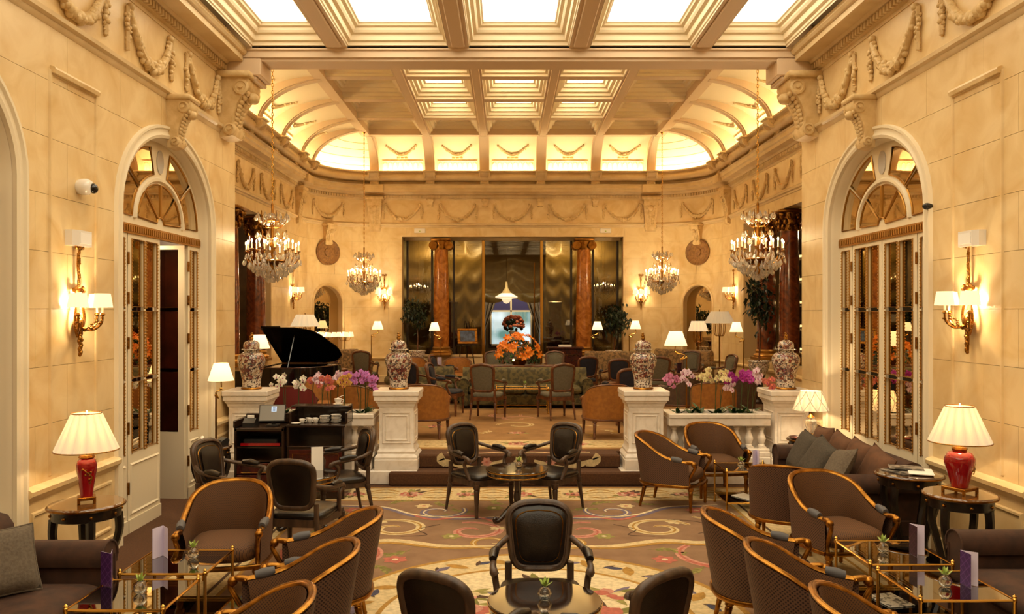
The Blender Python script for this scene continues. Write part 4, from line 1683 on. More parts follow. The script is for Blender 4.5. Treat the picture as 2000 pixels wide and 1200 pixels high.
class Weave:
    """flat woven figures, sorted by yarn colour"""

    def __init__(s, fn):
        s.b, s.fn, s.n = {}, fn, 0

    def mb(s, c):
        return s.b.setdefault(c, MB())

    def poly(s, c, pts, lift=0):
        m = s.mb(c)
        s.n += 1
        z = .0006 + .0004 * lift + (s.n % 7) * .00003
        n = len(pts)
        cx, cy = sum(p[0] for p in pts) / n, sum(p[1] for p in pts) / n
        m.add([s.fn(x, y, z) for x, y in pts] + [s.fn(cx, cy, z)], [(i, (i + 1) % n, n) for i in range(n)])

    def ribbon(s, c, pts, w, lift=0):
        m = s.mb(c)
        s.n += 1
        z = .0006 + .0004 * lift + (s.n % 7) * .00003
        P = [Vector((p[0], p[1])) for p in pts]
        n = len(P)
        vs = []
        for i in range(n):
            t = P[min(i + 1, n - 1)] - P[max(i - 1, 0)]
            t = t.normalized() if t.length > 1e-9 else Vector((1, 0))
            nn = Vector((-t.y, t.x))
            ww = w(i / (n - 1)) if callable(w) else w
            for sg in (-1, 1):
                q = P[i] + nn * (sg * ww / 2)
                vs.append(s.fn(q.x, q.y, z))
        m.add(vs, [(2 * i, 2 * i + 1, 2 * i + 3, 2 * i + 2) for i in range(n - 1)])

    def leafp(s, c, x, y, a, l, w, lift=1):
        pts = []
        for k in range(7):
            t = k / 6
            pts.append((l * t, w * sin(PI * t) ** .8))
        for k in range(5, 0, -1):
            t = k / 6
            pts.append((l * t, -w * sin(PI * t) ** .8))
        s.poly(c, [(x + u * cos(a) - v * sin(a), y + u * sin(a) + v * cos(a)) for u, v in pts], lift)

    def flower(s, c, c2, x, y, r, n=5, a0=0.0):
        for k in range(n):
            s.leafp(c, x, y, a0 + 2 * PI * k / n, r, r * .34, 2)
        s.poly(c2, [(x + r * .25 * cos(2 * PI * k / 8), y + r * .25 * sin(2 * PI * k / 8)) for k in range(8)], 4)

    def sprig(s, x, y, a, l, c='olive', seed=1, c2='leafc'):
        r = random.Random(seed)
        pts = [(x + cos(a) * l * t - sin(a) * l * .25 * sin(PI * t), y + sin(a) * l * t + cos(a) * l * .25 * sin(PI * t)) for t in [k / 10 for k in range(11)]]
        s.ribbon(c, pts, .012, 1)
        for k in range(2, 11):
            for sg in (-1, 1):
                s.leafp(r.choice([c, c2]), pts[k][0], pts[k][1], a + sg * r.uniform(.5, 1.1), l * .22, l * .05)

    def spiral(s, c, x, y, r, a0, turns, w, c2=None, tail=0.0, sgn=1):
        pts = []
        n = int(26 * abs(turns)) + 8
        for k in range(n + 1):
            t = k / n
            rr = r * (1 - .82 * t)
            a = a0 + sgn * turns * 2 * PI * t
            pts.append((x + rr * cos(a), y + rr * sin(a)))
        s.ribbon(c, pts, lambda t: w * (.35 + .9 * sin(PI * min(1, .15 + t * .85))), 1)
        if c2:
            s.ribbon(c2, pts, lambda t: w * .28, 3)

    def bouquet(s, x, y, sc, seed):
        r = random.Random(seed)
        for k in range(9):
            a = r.uniform(0, 2 * PI)
            s.leafp(r.choice(['olive', 'leafc', 'umber']), x, y, a, sc * r.uniform(.7, 1.15), sc * .14, 1)
        for k in range(5):
            a = 2 * PI * k / 5
            s.flower(r.choice(['rose', 'pink', 'rose']), 'ivory', x + sc * .33 * cos(a), y + sc * .33 * sin(a) * .8, sc * .3, 6, r.random())
        s.flower('rose', 'umber', x, y, sc * .36, 7)

    def finish(s, parent):
        for c, m in s.b.items():
            o = m.build('woven_figure', 'rug_' + c, parent, 0)
            o['kind'] = 'stuff'


RX = 3.0
rug = thing('hall_rug', 'large taupe floral rug with medallion in the lower hall', 'rug', (0, 0, 0))
m = MB(); m.box(-RX, RX, 1.2, 10.2, 0.0, .005); m.build('pile', 'rug_field', rug, 0)
W = Weave(lambda x, y, z: (x, y, .005 + z))
for (y0, y1) in ((9.5, 10.12),):
    W.poly('cream', [(-RX + .05, y0), (RX - .05, y0), (RX - .05, y1), (-RX + .05, y1)])
W.ribbon('gold', [(-RX, 9.47), (RX, 9.47)], .03, 1)
W.ribbon('gold', [(-RX, 10.15), (RX, 10.15)], .04, 1)
for sx in (-1, 1):
    W.poly('cream', [(sx * 2.42, 1.4), (sx * 2.95, 1.4), (sx * 2.95, 9.47), (sx * 2.42, 9.47)])
    for x in (2.40, 2.97, 2.5, 2.87):
        W.ribbon('gold' if x != 2.5 else 'umber', [(sx * x, 1.4), (sx * x, 9.47)], .03, 1)
for k in range(-4, 5):
    x = k * .66
    W.bouquet(x, 9.8, .20 if k % 2 else .26, k + 20)
    for sg in (-1, 1):
        for j in range(4):
            pts = [(x + sg * (.16 + .3 * t), 9.66 + .09 * j + .06 * sin(PI * t) * (j - 1)) for t in [q / 8 for q in range(9)]]
            W.ribbon('gold', pts, lambda t: .028 * (1 - t) + .008, 1)
MC = (.05, 5.8)
circ = lambda r, n=72: [(MC[0] + r * 1.0 * cos(2 * PI * k / n), MC[1] + r * sin(2 * PI * k / n)) for k in range(n)]
W.poly('gold', circ(1.58), -1)
W.poly('cream', circ(1.53), 0)
for k in range(22):
    a = 2 * PI * k / 22
    W.leafp('gold', MC[0] + 1.26 * cos(a), MC[1] + 1.26 * sin(a), a + .7, .24, .05, 2)
    W.leafp('lilac' if k % 3 else 'blue', MC[0] + 1.38 * cos(a + .1), MC[1] + 1.38 * sin(a + .1), a + 2.0, .17, .035, 3)
    W.leafp('umber', MC[0] + 1.3 * cos(a - .06), MC[1] + 1.3 * sin(a - .06), a - .6, .15, .02, 3)
W.poly('gold', circ(1.17), 4)
W.poly('ivory', circ(1.13), 5)
for k, (dx, dy, q) in enumerate(((0, .3, .4), (-.45, .1, .32), (.5, .05, .34), (.0, -.3, .36), (-.35, -.45, .3), (.4, -.45, .3), (.05, .72, .28), (-.55, .5, .24), (.6, .5, .24))):
    W.n = 100
    r_ = random.Random(k)
    for j in range(8):
        W.leafp(r_.choice(['olive', 'leafc', 'umber', 'lilac']), MC[0] + dx, MC[1] + dy, r_.uniform(0, 6.28), q * 1.1, q * .13, 7)
    for j in range(6):
        W.leafp(r_.choice(['rose', 'pink', 'rose', 'cream']), MC[0] + dx, MC[1] + dy, j * 1.05 + r_.random(), q * .62, q * .24, 9)
    W.leafp('rose', MC[0] + dx, MC[1] + dy, r_.random() * 6, q * .3, q * .2, 11)
for sx in (-1, 1):
    def X(x): return .05 + sx * x
    g = sx
    for (c, x, y, r, a0, tn, w, c2) in (('pink', .55, 8.15, .34, 1.2, 1.2, .075, 'rose'), ('lilac', .95, 8.95, .30, 2.6, 1.1, .07, 'ivory'), ('cream', 1.35, 8.25, .36, .4, 1.3, .08, 'gold'),
                                        ('pink', 1.75, 7.3, .42, 2.2, 1.2, .09, 'rose'), ('lilac', 1.85, 6.35, .40, -.5, 1.2, .09, 'ivory'), ('cream', 2.05, 8.85, .28, 3.6, 1.1, .06, 'gold'),
                                        ('gold', .35, 7.75, .24, 4.0, 1.1, .05, 'cream')):
        aa = a0 if sx > 0 else PI - a0
        W.spiral(c, X(x), y, r, aa, tn, w, c2, sgn=sx)
    cur = lambda P: [(X(p.x), p.y) for p in smooth_curve([(a, b, 0) for a, b in P], 8)]
    W.ribbon('cream', cur([(.25, 7.62), (.8, 7.62), (1.3, 7.8), (1.7, 7.75), (2.2, 8.1)]), lambda t: .09 * sin(PI * t) + .02, 1)
    W.ribbon('gold', cur([(.25, 7.58), (.8, 7.55), (1.3, 7.72), (1.7, 7.67), (2.2, 8.0)]), lambda t: .05 * sin(PI * t) + .01, 3)
    W.ribbon('lilac', cur([(.2, 8.7), (.7, 8.62), (1.2, 8.75), (1.6, 9.1), (2.2, 9.2)]), lambda t: .07 * sin(PI * t) + .02, 1)
    W.ribbon('ivory', cur([(.2, 8.74), (.7, 8.67), (1.2, 8.80), (1.6, 9.15), (2.2, 9.25)]), lambda t: .03 * sin(PI * t) + .01, 3)
    W.ribbon('rose', cur([(.3, 8.45), (.6, 8.75), (1.0, 8.6), (1.3, 8.9)]), lambda t: .06 * sin(PI * t) + .01, 2)
    W.ribbon('rose', cur([(1.35, 7.2), (1.7, 6.9), (2.1, 7.05), (2.3, 7.5)]), lambda t: .07 * sin(PI * t) + .01, 2)
    W.ribbon('cream', cur([(1.6, 5.2), (1.95, 5.7), (1.9, 6.0), (2.25, 6.4)]), lambda t: .08 * sin(PI * t) + .02, 1)
    W.ribbon('lilac', cur([(1.75, 4.4), (2.1, 4.9), (1.85, 5.3), (2.2, 5.6)]), lambda t: .08 * sin(PI * t) + .02, 1)
    W.ribbon('umber', cur([(.9, 8.4), (1.1, 8.2), (1.0, 8.0), (1.25, 7.95)]), .016, 2)
    W.ribbon('umber', cur([(1.5, 8.6), (1.8, 8.5), (1.9, 8.2), (1.7, 8.05)]), .016, 2)
    for k, (x, y, a, l) in enumerate(((.75, 9.2, .6, .3), (1.55, 9.25, 2.4, .3), (2.15, 8.4, 1.2, .35), (1.1, 7.5, -.4, .32), (2.2, 7.0, 2.2, .34), (.5, 8.95, .3, .3), (1.85, 8.05, .2, .3), (2.1, 6.0, 1.0, .3), (.95, 8.55, 2, .25), (1.5, 7.0, 3.6, .3), (.2, 9.25, 1.0, .26), (1.7, 5.6, .3, .3), (2.2, 4.6, 1.3, .3))):
        W.sprig(X(x), y, a if sx > 0 else PI - a, l, seed=k + 3)
    for k, (x, y, r) in enumerate(((.35, 9.1, .12), (1.15, 9.2, .11), (1.9, 9.0, .13), (.75, 7.95, .11), (2.2, 7.75, .14), (1.55, 8.5, .10), (1.2, 7.2, .12), (2.0, 6.75, .13), (2.15, 5.2, .13), (.3, 8.25, .09))):
        W.flower(('olive', 'cream', 'rose', 'leafc')[k % 4], ('ivory', 'rose', 'cream')[k % 3], X(x), y, r, 6, k)
W.finish(rug)
rug2 = thing('salon_rug', 'tan floral rug on the raised inner room floor', 'rug', (0, 0, 0))
m = MB(); m.box(-4.6, 4.6, 11.0, 20.2, UP, UP + .005); m.build('pile', 'rug_field_inner', rug2, 0)
W = Weave(lambda x, y, z: (x, y, UP + .005 + z))
W.poly('cream', [(-4.5, 11.1), (4.5, 11.1), (4.5, 11.75), (-4.5, 11.75)])
W.ribbon('gold', [(-4.5, 11.1), (4.5, 11.1)], .05, 1)
W.ribbon('gold', [(-4.5, 11.77), (4.5, 11.77)], .05, 1)
for k in range(-5, 6):
    W.bouquet(k * .85, 11.43, .26, k + 50)
    for sg in (-1, 1):
        for j in range(3):
            W.ribbon('gold', [(k * .85 + sg * (.2 + .25 * t), 11.3 + .12 * j + .05 * sin(PI * t) * (j - 1)) for t in [q / 6 for q in range(7)]], .025, 1)
r_ = random.Random(8)
for k in range(46):
    x, y = r_.uniform(-4.2, 4.2), r_.uniform(12.1, 18.5)
    q = r_.random()
    if q < .4:
        W.spiral(r_.choice(['cream', 'pink', 'cream', 'gold']), x, y, .35, r_.uniform(0, 6), 1.1, .07, 'gold', sgn=r_.choice((-1, 1)))
    elif q < .7:
        W.bouquet(x, y, .22, k)
    else:
        W.sprig(x, y, r_.uniform(0, 6), .4, 'cream', k, 'gold')
W.finish(rug2)
# woven swags on the carpet of the steps
W = Weave(lambda x, y, z: (x, y, UP + .003 + z))
V = Weave(lambda x, y, z: (x, 10.578 - z, y))
for sx in (-1, 1):
    for wv, y0, q in ((W, 10.77, 1), (V, .33, -1)):
        pass
    W.ribbon('cream', [(sx * x_, 10.72 + .04 * sin(x_ * 9)) for x_ in [.1 + .05 * k for k in range(18)]], .045, 1)
    W.ribbon('rose', [(sx * x_, 10.78 + .03 * sin(x_ * 9 + 1)) for x_ in [.15 + .05 * k for k in range(16)]], .025, 2)
    V.ribbon('cream', [(sx * (.98 + .05 * sin(t * 5)), .335 - .14 * t) for t in [k / 8 for k in range(9)]], .10, 1)
    V.ribbon('cream', [(sx * (.2 + .75 * t), .27 - .09 * sin(PI * t)) for t in [k / 12 for k in range(13)]], lambda t: .03 + .04 * abs(sin(6 * t)), 1)
    V.flower('pink', 'rose', sx * .42, .25, .07, 6)
    V.flower('lilac', 'ivory', sx * .65, .27, .05, 6)
V.flower('cream', 'rose', 0, .26, .07, 6)
W.finish(st)
V.finish(st)

# ------------------------------------------------------------------ chairs


def turned_leg(mb, x, y, z0, z1, r=.022, splay=(0, 0)):
    h = z1 - z0
    prof = [(r * .55, 0), (r * .7, h * .04), (r * .6, h * .10), (r * .95, h * .72), (r * 1.0, h * .8), (r * .8, h * .83), (r * 1.25, h * .87), (r * 1.25, h), (0, h)]
    m = MB().lathe(prof, 8)
    mb.add([(x + px + splay[0] * (1 - pz / h), y + py + splay[1] * (1 - pz / h), z0 + pz) for px, py, pz in m.v], m.f)


def make_bergere(name, label, inner='dot_fabric_gold', outer='dot_fabric', frame='gilt', pads='pad_grey', seat=None, hs=1.0, group=None):
    t = thing(name, label, 'armchair', group=group)
    C = [(-.30, -.31), (-.325, -.16), (-.335, 0), (-.305, .17), (-.19, .29), (0, .325), (.19, .29), (.305, .17), (.335, 0), (.325, -.16), (.30, -.31)]
    Hh = [.535, .55, .60, .715, .775, .79, .775, .715, .60, .55, .535]
    base = [(p.x, p.y) for p in smooth_curve([(a, b, 0) for a, b in C], 4)]
    top = [p.x for p in smooth_curve([(a, 0, 0) for a in Hh], 4)]
    n = len(base)
    acc = [0.0]
    for i in range(1, n):
        acc.append(acc[-1] + math.hypot(base[i][0] - base[i - 1][0], base[i][1] - base[i - 1][1]))

    def pt(i, z, off):
        x, y = base[i]
        f = (z - .3) / .6
        l = math.hypot(x, y)
        back = max(0, y / .325)
        q = 1 + off / max(l, .1)
        return (x * q * (1 + .05 * f), y * q + .10 * f * back, z * hs)
    m = MB()
    m.grid(lambda u, v: pt(round(u * (n - 1)), lerp(.27, top[round(u * (n - 1))], v), 0.0), n, 8, uvs=lambda u, v: (acc[round(u * (n - 1))], lerp(.27, top[round(u * (n - 1))], v)))
    m.build('outer_upholstery', outer, t, 80)
    m = MB()

    def F(u, v):
        i = round(u * (n - 1))
        z = lerp(.30, top[i], v)
        return pt(i, z, -.05 - .025 * sin(PI * v))
    m.grid(F, n, 9, uvs=lambda u, v: (acc[round(u * (n - 1))], lerp(.3, top[round(u * (n - 1))], v)))
    m.build('inner_upholstery', inner, t, 80)
    m = MB()
    rail = [pt(i, top[i] + .005, -.022) for i in range(n)]
    m.tube(rail, .023, 8, flat=.7)
    m.tube([(p[0], p[1], p[2] + .009) for p in rail], .010, 6)
    m.build('top_rail', frame, t, 60)
    m = MB()
    low = [pt(i, .275, .004) for i in range(n)]
    m.tube(low, .018, 6)
    m.tube([(low[0][0], low[0][1], low[0][2]), (-.16, -.345, .275 * hs), (0, -.35, .275 * hs), (.16, -.345, .275 * hs), (low[-1][0], low[-1][1], low[-1][2])], .020, 6)
    m.build('seat_rail', frame, t, 60)
    m = MB()
    m.pad(-.275, .275, -.345, .25, .28 * hs, .45 * hs, .45, 24, 10)
    for i, p in enumerate(m.v):
        m.uv[i] = (p[0], p[1])
    m.build('seat_cushion', seat or inner, t, 80)
    for i in (0, n - 1):
        s = -1 if i == 0 else 1
        p = pt(i, top[i], -.022)
        m = MB()
        m.tube(smooth_curve([(p[0], p[1] + .02, p[2] + .005), (p[0] * 1.03, p[1] - .05, p[2] + .012), (p[0] * 1.02, p[1] - .085, p[2] - .03), (p[0] * .98, p[1] - .05, p[2] - .10 * hs), (p[0] * .96, p[1] - .005, p[2] - .19 * hs), (p[0] * .97, p[1] - .02, .28 * hs)], 5), [.022] * 6 + [.018] * 20, 8)
        m.ell((p[0] * 1.03, p[1] - .07, p[2] - .005), .033, .033, .033, 8, 6)
        m.build('arm_post', frame, t, 60)
        m = MB()
        k = 5 if i == 0 else n - 6
        q = pt(k, top[k], -.022)
        q0 = pt(2 if i == 0 else n - 3, top[2], -.022)
        m.tube([q, tuple((a + b) / 2 for a, b in zip(q, q0)), q0], [.026, .036, .028], 8)
        m.v = [(x, y, z + .018) for x, y, z in m.v]
        m.build('arm_pad', pads, t, 60)
    for (x, y, sp) in ((-.275, -.32, (0, 0)), (.275, -.32, (0, 0)), (-.22, .22, (-.02, .06)), (.22, .22, (.02, .06))):
        m = MB(); turned_leg(m, x, y, 0, .27 * hs, .027, sp); m.build('leg', frame, t, 50)
    return t


def make_fauteuil(name, label, frame='grey_wood', cover='leather', square=False, group=None, nail='bronze', pads=None, back_h=.90):
    """open-arm chair with an upholstered back; faces -y"""
    t = thing(name, label, 'chair', group=group)
    N = 40
    z0, z1 = .50, back_h
    zc, rz_ = (z0 + z1) / 2, (z1 - z0) / 2

    def outline(k, sc, dz=0.0):
        a = 2 * PI * k / N + PI / 4
        e = .42 if not square else .28
        cx, cz = cos(a), sin(a)
        px = math.copysign(abs(cx) ** e, cx)
        pz = math.copysign(abs(cz) ** e, cz)
        if square:
            pz += .10 * (1 - min(1, abs(px))) ** 1.0 * (pz > 0) + (.10 * cos(px * PI / 2) if pz > .8 else 0)
        elif pz > .6:
            pz += .14 * (cos(px * PI / 2) - .4) * (pz - .6) / .4
        wx = lerp(.172, .212, (pz + 1) / 2)
        x = px * (wx - (1 - sc))
        z = zc + pz * (rz_ - (1 - sc))
        return x, z

    def P(x, z, d=0.0):
        tl = (z - .45) * .20
        return (x, .235 + tl + d - .35 * x * x, z)
    m = MB()
    m.tube([P(*outline(k, 1.0)) for k in range(N)], .027, 8, True)
    m.tube([P(*outline(k, 1.0), -.02) for k in range(N)], .014, 6, True)
    m.build('back_frame', frame, t, 60)
    for nm_, d0, bul in (('backrest', -.012, -.035), ('back_panel', .012, .012)):
        m = MB()
        m.grid(lambda u, v: P(outline(int(u * N + .5) % N, 1.0)[0] * v * .95, zc + (outline(int(u * N + .5) % N, 1.0)[1] - zc) * v * .95, d0 + bul * (1 - v ** 4)), N, 6, cu=True)
        m.build(nm_, cover, t, 80)
    m = MB()
    m.tube([P(outline(k, .955)[0], outline(k, .955)[1], -.028) for k in range(N)], .006, 5, True)
    m.build('nail_trim', nail, t, 60)
    m = MB()
    m.grid(lambda u, v: P(lerp(.0, 1, v) * .66 * outline(int(u * N + .5) % N, 1.0)[0], zc + .72 * v * (outline(int(u * N + .5) % N, 1.0)[1] - zc), -.05 - .014 * (1 - v ** 6)), N, 4, cu=True)
    m.build('back_cushion', cover, t, 80)
    # seat
    m = MB()
    fr = [(-.27, -.28), (-.14, -.30), (0, -.305), (.14, -.30), (.27, -.28), (.265, -.1), (.235, .12), (.21, .24), (0, .245), (-.21, .24), (-.235, .12), (-.265, -.1)]
    m.prism(fr, lambda u, v, d: (u, v, d), .33, .395)
    m.build('seat_frame', frame, t, 40)
    m = MB(); m.pad(-.265, .265, -.30, .235, .365, .46, .4, 24, 8); m.build('seat', cover, t, 80)
    for s in (-1, 1):
        m = MB()
        m.tube(smooth_curve([P(s * .20, .70), (s * .27, .16, .665), (s * .295, .02, .645), (s * .30, -.12, .635), (s * .30, -.18, .62), (s * .285, -.19, .59)], 4), [.02] * 17 + [.026] * 3 + [.026], 8)
        m.tube(smooth_curve([(s * .295, -.165, .625), (s * .29, -.11, .56), (s * .275, -.13, .47), (s * .262, -.17, .39)], 5), .021, 8)
        m.build('arm', frame, t, 60)
        m = MB(); m.tube([(s * .285, .08, .672), (s * .297, -.01, .674), (s * .302, -.10, .660)], [.022, .032, .024], 8); m.build('arm_pad', pads or cover, t, 60)
        m = MB()
        for zz in (0,):
            m.tube([P(s * .205, .54), (s * .205, .235, .40), (s * .21, .235, .34)], .024, 8)
        turned_leg(m, s * .21, .225, 0, .36, .025, (s * .015, .07))
        m.build('rear_leg', frame, t, 50)
        m = MB(); turned_leg(m, s * .25, -.265, 0, .36, .03); m.build('front_leg', frame, t, 50)
    return t


R_ = math.radians
lea = make_fauteuil('leather_armchair', 'dark leather chair facing the camera behind the nearest round table')
lea.location = (.06, 5.12, .012)
for loc, rz, lab in (((-.47, 8.98, .012), 42, 'dark leather chair left of the round table by the steps'),
                     ((.34, 9.02, .012), -40, 'dark leather chair right of the round table by the steps'),
                     ((-.36, 4.2, .012), 150, 'dark leather chair cut off at the bottom edge, left of the nearest table'),
                     ((.42, 4.18, .012), -140, 'dark leather chair cut off at the bottom edge, right of the nearest table'),
                     ((-2.86, 7.95, .012), 72, 'dark leather chair by the open mirror door'),
                     ((-1.97, 7.25, .012), 172, 'dark leather chair seen from behind beside the left bergere'),
                     ((-1.95, 8.75, .012), -62, 'dark leather chair in front of the service cabinet')):
    dup(lea, loc, R_(rz), lab)
BG = 'gilt bergeres in the lower hall'
ber = make_bergere('gilded_bergere', 'gilded bergere facing the camera beside the left glass tables', group=BG)
ber.location, ber.rotation_euler = (-2.36, 6.38, .012), (0, 0, R_(8))
for loc, rz, lab in (((-1.42, 5.6, .012), -80, 'gilded bergere seen from behind, farthest of the left row of three'),
                     ((-1.43, 4.78, .012), -78, 'gilded bergere seen from behind, middle of the left row of three'),
                     ((-1.50, 3.95, .012), -76, 'gilded bergere at the bottom edge, nearest of the left row'),
                     ((1.60, 5.6, .012), 80, 'gilded bergere seen from behind, farthest of the right row of three'),
                     ((1.66, 4.78, .012), 78, 'gilded bergere seen from behind, middle of the right row of three'),
                     ((1.75, 3.95, .012), 76, 'gilded bergere at the bottom edge, nearest of the right row'),
                     ((2.60, 6.78, .012), 12, 'gilded bergere facing the camera beside the right glass tables'),
                     ((2.5, 7.66, .012), 152, 'dark gilded bergere turned to the brown velvet sofa'),
                     ((1.72, 9.27, .012), 60, 'gilded bergere turned right beside the right inner pedestal'),
                     ((2.38, 9.9, .012), 6, 'gilded bergere in front of the right marble balustrade')):
    dup(ber, loc, R_(rz), lab)
# inner room chairs
M('grey_cloth', (104, 98, 80), .8, col2=(92, 86, 70), scale=40)
M('amber_cloth', (158, 102, 36), .75, col2=(138, 86, 28), scale=20)
M('navy_cloth', (26, 28, 44), .7, col2=(20, 21, 32), scale=20)
M('olive_brocade', (96, 84, 44), .75, col2=(66, 58, 30), scale=14, detail=6, sharp=(.48, .54))
M('tapestry', (140, 108, 66), .8, col2=(96, 74, 46), scale=18, detail=6, sharp=(.45, .55))
M('brown_cloth', (86, 64, 44), .8, col2=(72, 52, 36), scale=20)
M('red_cloth', (104, 24, 22), .7)
Z2 = UP + .012
gch = make_fauteuil('grey_armchair', 'grey square-back armchair left of the brass salon table', 'walnut', 'grey_cloth', True, nail='walnut', back_h=.92)
gch.location, gch.rotation_euler = (-.5, 14.15, Z2), (0, 0, R_(165))
for loc, rz, lab in (((.72, 14.2, Z2), -162, 'grey square-back armchair right of the brass salon table'),
                     ((-.45, 18.3, Z2), 0, 'grey armchair behind the lilies, left one'),
                     ((.95, 18.3, Z2), 0, 'grey armchair behind the lilies, right one'),
                     ((4.0, 18.4, Z2), -20, 'grey armchair near the right niche behind the small table'),
                     ((4.3, 17.0, Z2), -75, 'grey armchair in profile under the right swing-arm lamp'),
                     ((-3.5, 19.0, Z2), 176, 'carved armchair seen from behind by the left corner sofa'),
                     ((2.95, 16.5, Z2), 170, 'grey armchair seen from behind below the right standing lamp')):
    dup(gch, loc, R_(rz), lab)
nav = make_fauteuil('navy_armchair', 'navy armchair in profile left of the grey salon armchairs', 'walnut', 'navy_cloth', nail='walnut')
nav.location, nav.rotation_euler = (-1.28, 14.75, Z2), (0, 0, R_(78))
for loc, rz, lab in (((1.78, 13.6, Z2), 196, 'navy armchair seen from behind left of the right inner jar'),
                     ((2.05, 16.4, Z2), 185, 'navy armchair farther back right of the olive settee'),
                     ((1.5, 17.3, Z2), 190, 'navy armchair beside the reception desk'),
                     ((-1.85, 15.4, Z2), 150, 'navy armchair half hidden behind the left inner jar'),
                     ((-1.5, 17.6, Z2), 75, 'navy armchair in front of the amber armchair by the easel')):
    dup(nav, loc, R_(rz), lab)
amb = make_bergere('amber_tub_chair', 'amber tub chair seen from behind right of the left inner pedestal', 'amber_cloth', 'amber_cloth', 'walnut', 'amber_cloth')
amb.location, amb.rotation_euler = (-1.36, 12.1, Z2), (0, 0, R_(176))
for loc, rz, lab in (((1.33, 12.1, Z2), 186, 'amber tub chair seen from behind left of the right inner pedestal'),
                     ((-1.3, 18.7, Z2), 0, 'amber armchair in front of the picture easel'),
                     ((-2.3, 18.9, Z2), 20, 'amber armchair behind the left inner jar'),
                     ((-3.1, 12.85, Z2), 5, 'amber chair behind the left orchids in front of the piano'),
                     ((-2.4, 12.0, Z2), 170, 'amber tub chair seen from behind among the left orchids'),
                     ((3.0, 12.35, Z2), 165, 'amber tub chair seen from behind among the right orchids')):
    dup(amb, loc, R_(rz), lab)
brw = make_bergere('brown_tub_chair', 'brown tub chair behind the right orchids', 'brown_cloth', 'brown_cloth', 'walnut', 'brown_cloth')
brw.location, brw.rotation_euler = (3.5, 13.1, Z2), (0, 0, R_(-160))
dup(brw, (2.8, 14.0, Z2), R_(-110), 'brown tub chair turned left behind the right inner pedestal')

# ------------------------------------------------------------------ sofas and cushions


def make_sofa(name, label, W_, mat, loc, rz, dp=.88, bh=.78, ah=.62, sh=.42, seats=2, seatmat=None):
    t = thing(name, label, 'sofa', loc, rz)
    h = W_ / 2
    m = MB(); m.box(-h + .03, h - .03, -dp / 2 + .04, dp / 2 - .02, .06, .27, .02); m.build('base', mat, t, 40)
    m = MB()
    bp = [(dp / 2, .06), (dp / 2, bh - .08), (dp / 2 - .04, bh - .02), (dp / 2 - .10, bh), (dp / 2 - .17, bh - .02), (dp / 2 - .21, bh - .08), (dp / 2 - .25, .4), (dp / 2 - .25, .06)]
    m.prism(bp, lambda u, v, d: (d, u, v), -h + .06, h - .06)
    m.build('backrest', mat, t, 60)
    for s in (-1, 1):
        m = MB()
        cx, r = s * (h - .11), .11
        pr = [(cx + s * .07, .06), (cx + s * .07, ah - r)] + [(cx + r * 1.02 * cos(a) * s, ah - r + r * sin(a)) for a in [-.5 + (PI + .9) * k / 10 for k in range(11)]] + [(cx - s * .08, ah - r * 1.2), (cx - s * .08, .06)]
        m.prism(pr if s > 0 else pr, lambda u, v, d: (u, d, v), -dp / 2, dp / 2)
        o = m.build('arm', mat, t, 60)
        q = MB(); q.tube([(u, -dp / 2 - .004, v) for u, v in pr], .008, 5); q.build('piping', mat, o, 60)
    wseat = (W_ - .38) / seats
    for k in range(seats):
        x0 = -h + .19 + wseat * k
        m = MB(); m.pad(x0 + .004, x0 + wseat - .004, -dp / 2 - .01, dp / 2 - .22, .25, sh + .02, .16, 32, 10); m.build('seat_cushion', seatmat or mat, t, 60)
    for sx in (-1, 1):
        for sy in (-1, 1):
            m = MB(); m.lathe([(.02, 0), (.03, .06), (0, .06)], 8, (sx * (h - .1), sy * (dp / 2 - .08), 0)); m.build('foot', 'dark_wood', t)
    return t


make_sofa('velvet_sofa', 'brown velvet sofa at the left edge below the red lamp', 2.1, 'velvet', (-3.27, 4.5, .012), R_(90), .88, .84, .66)
make_sofa('velvet_sofa', 'brown velvet sofa at the right edge below the red lamp', 2.1, 'velvet', (3.43, 4.85, .0), R_(-90), .76, .84, .65)
make_sofa('velvet_sofa', 'brown velvet sofa with many cushions against the right mirror door', 1.95, 'velvet', (3.36, 8.5, .0), R_(-90), .80, .80, .68)
make_sofa('brocade_settee', 'olive brocade settee in front of the orange lilies', 2.6, 'olive_brocade', (.2, 16.0, UP + .012), 0, .85, .75, .58)
make_sofa('tapestry_sofa', 'tapestry sofa in the left curved corner behind the piano', 1.4, 'tapestry', (-4.3, 20.25, UP + .012), R_(42), .8, .92, .66)
make_sofa('tapestry_sofa', 'tapestry sofa in the right curved corner', 1.7, 'tapestry', (4.12, 20.3, UP + .012), R_(-42), .8, .92, .66)
make_sofa('tapestry_sofa', 'tapestry sofa right of the glazed doorway behind the navy chairs', 1.5, 'tapestry', (2.35, 19.3, UP + .012), R_(-15), .8, .92, .66)
make_sofa('brocade_settee', 'low olive settee left of the picture easel', 1.5, 'olive_brocade', (-1.85, 16.6, UP + .012), R_(20), .8, .72, .56)
red_ = make_bergere('red_tub_chair', 'dark red tub chair behind the service cabinet', 'red_cloth', 'red_cloth', 'walnut', 'red_cloth')
red_.location, red_.rotation_euler = (-3.3, 11.85, UP + .012), (0, 0, R_(185))


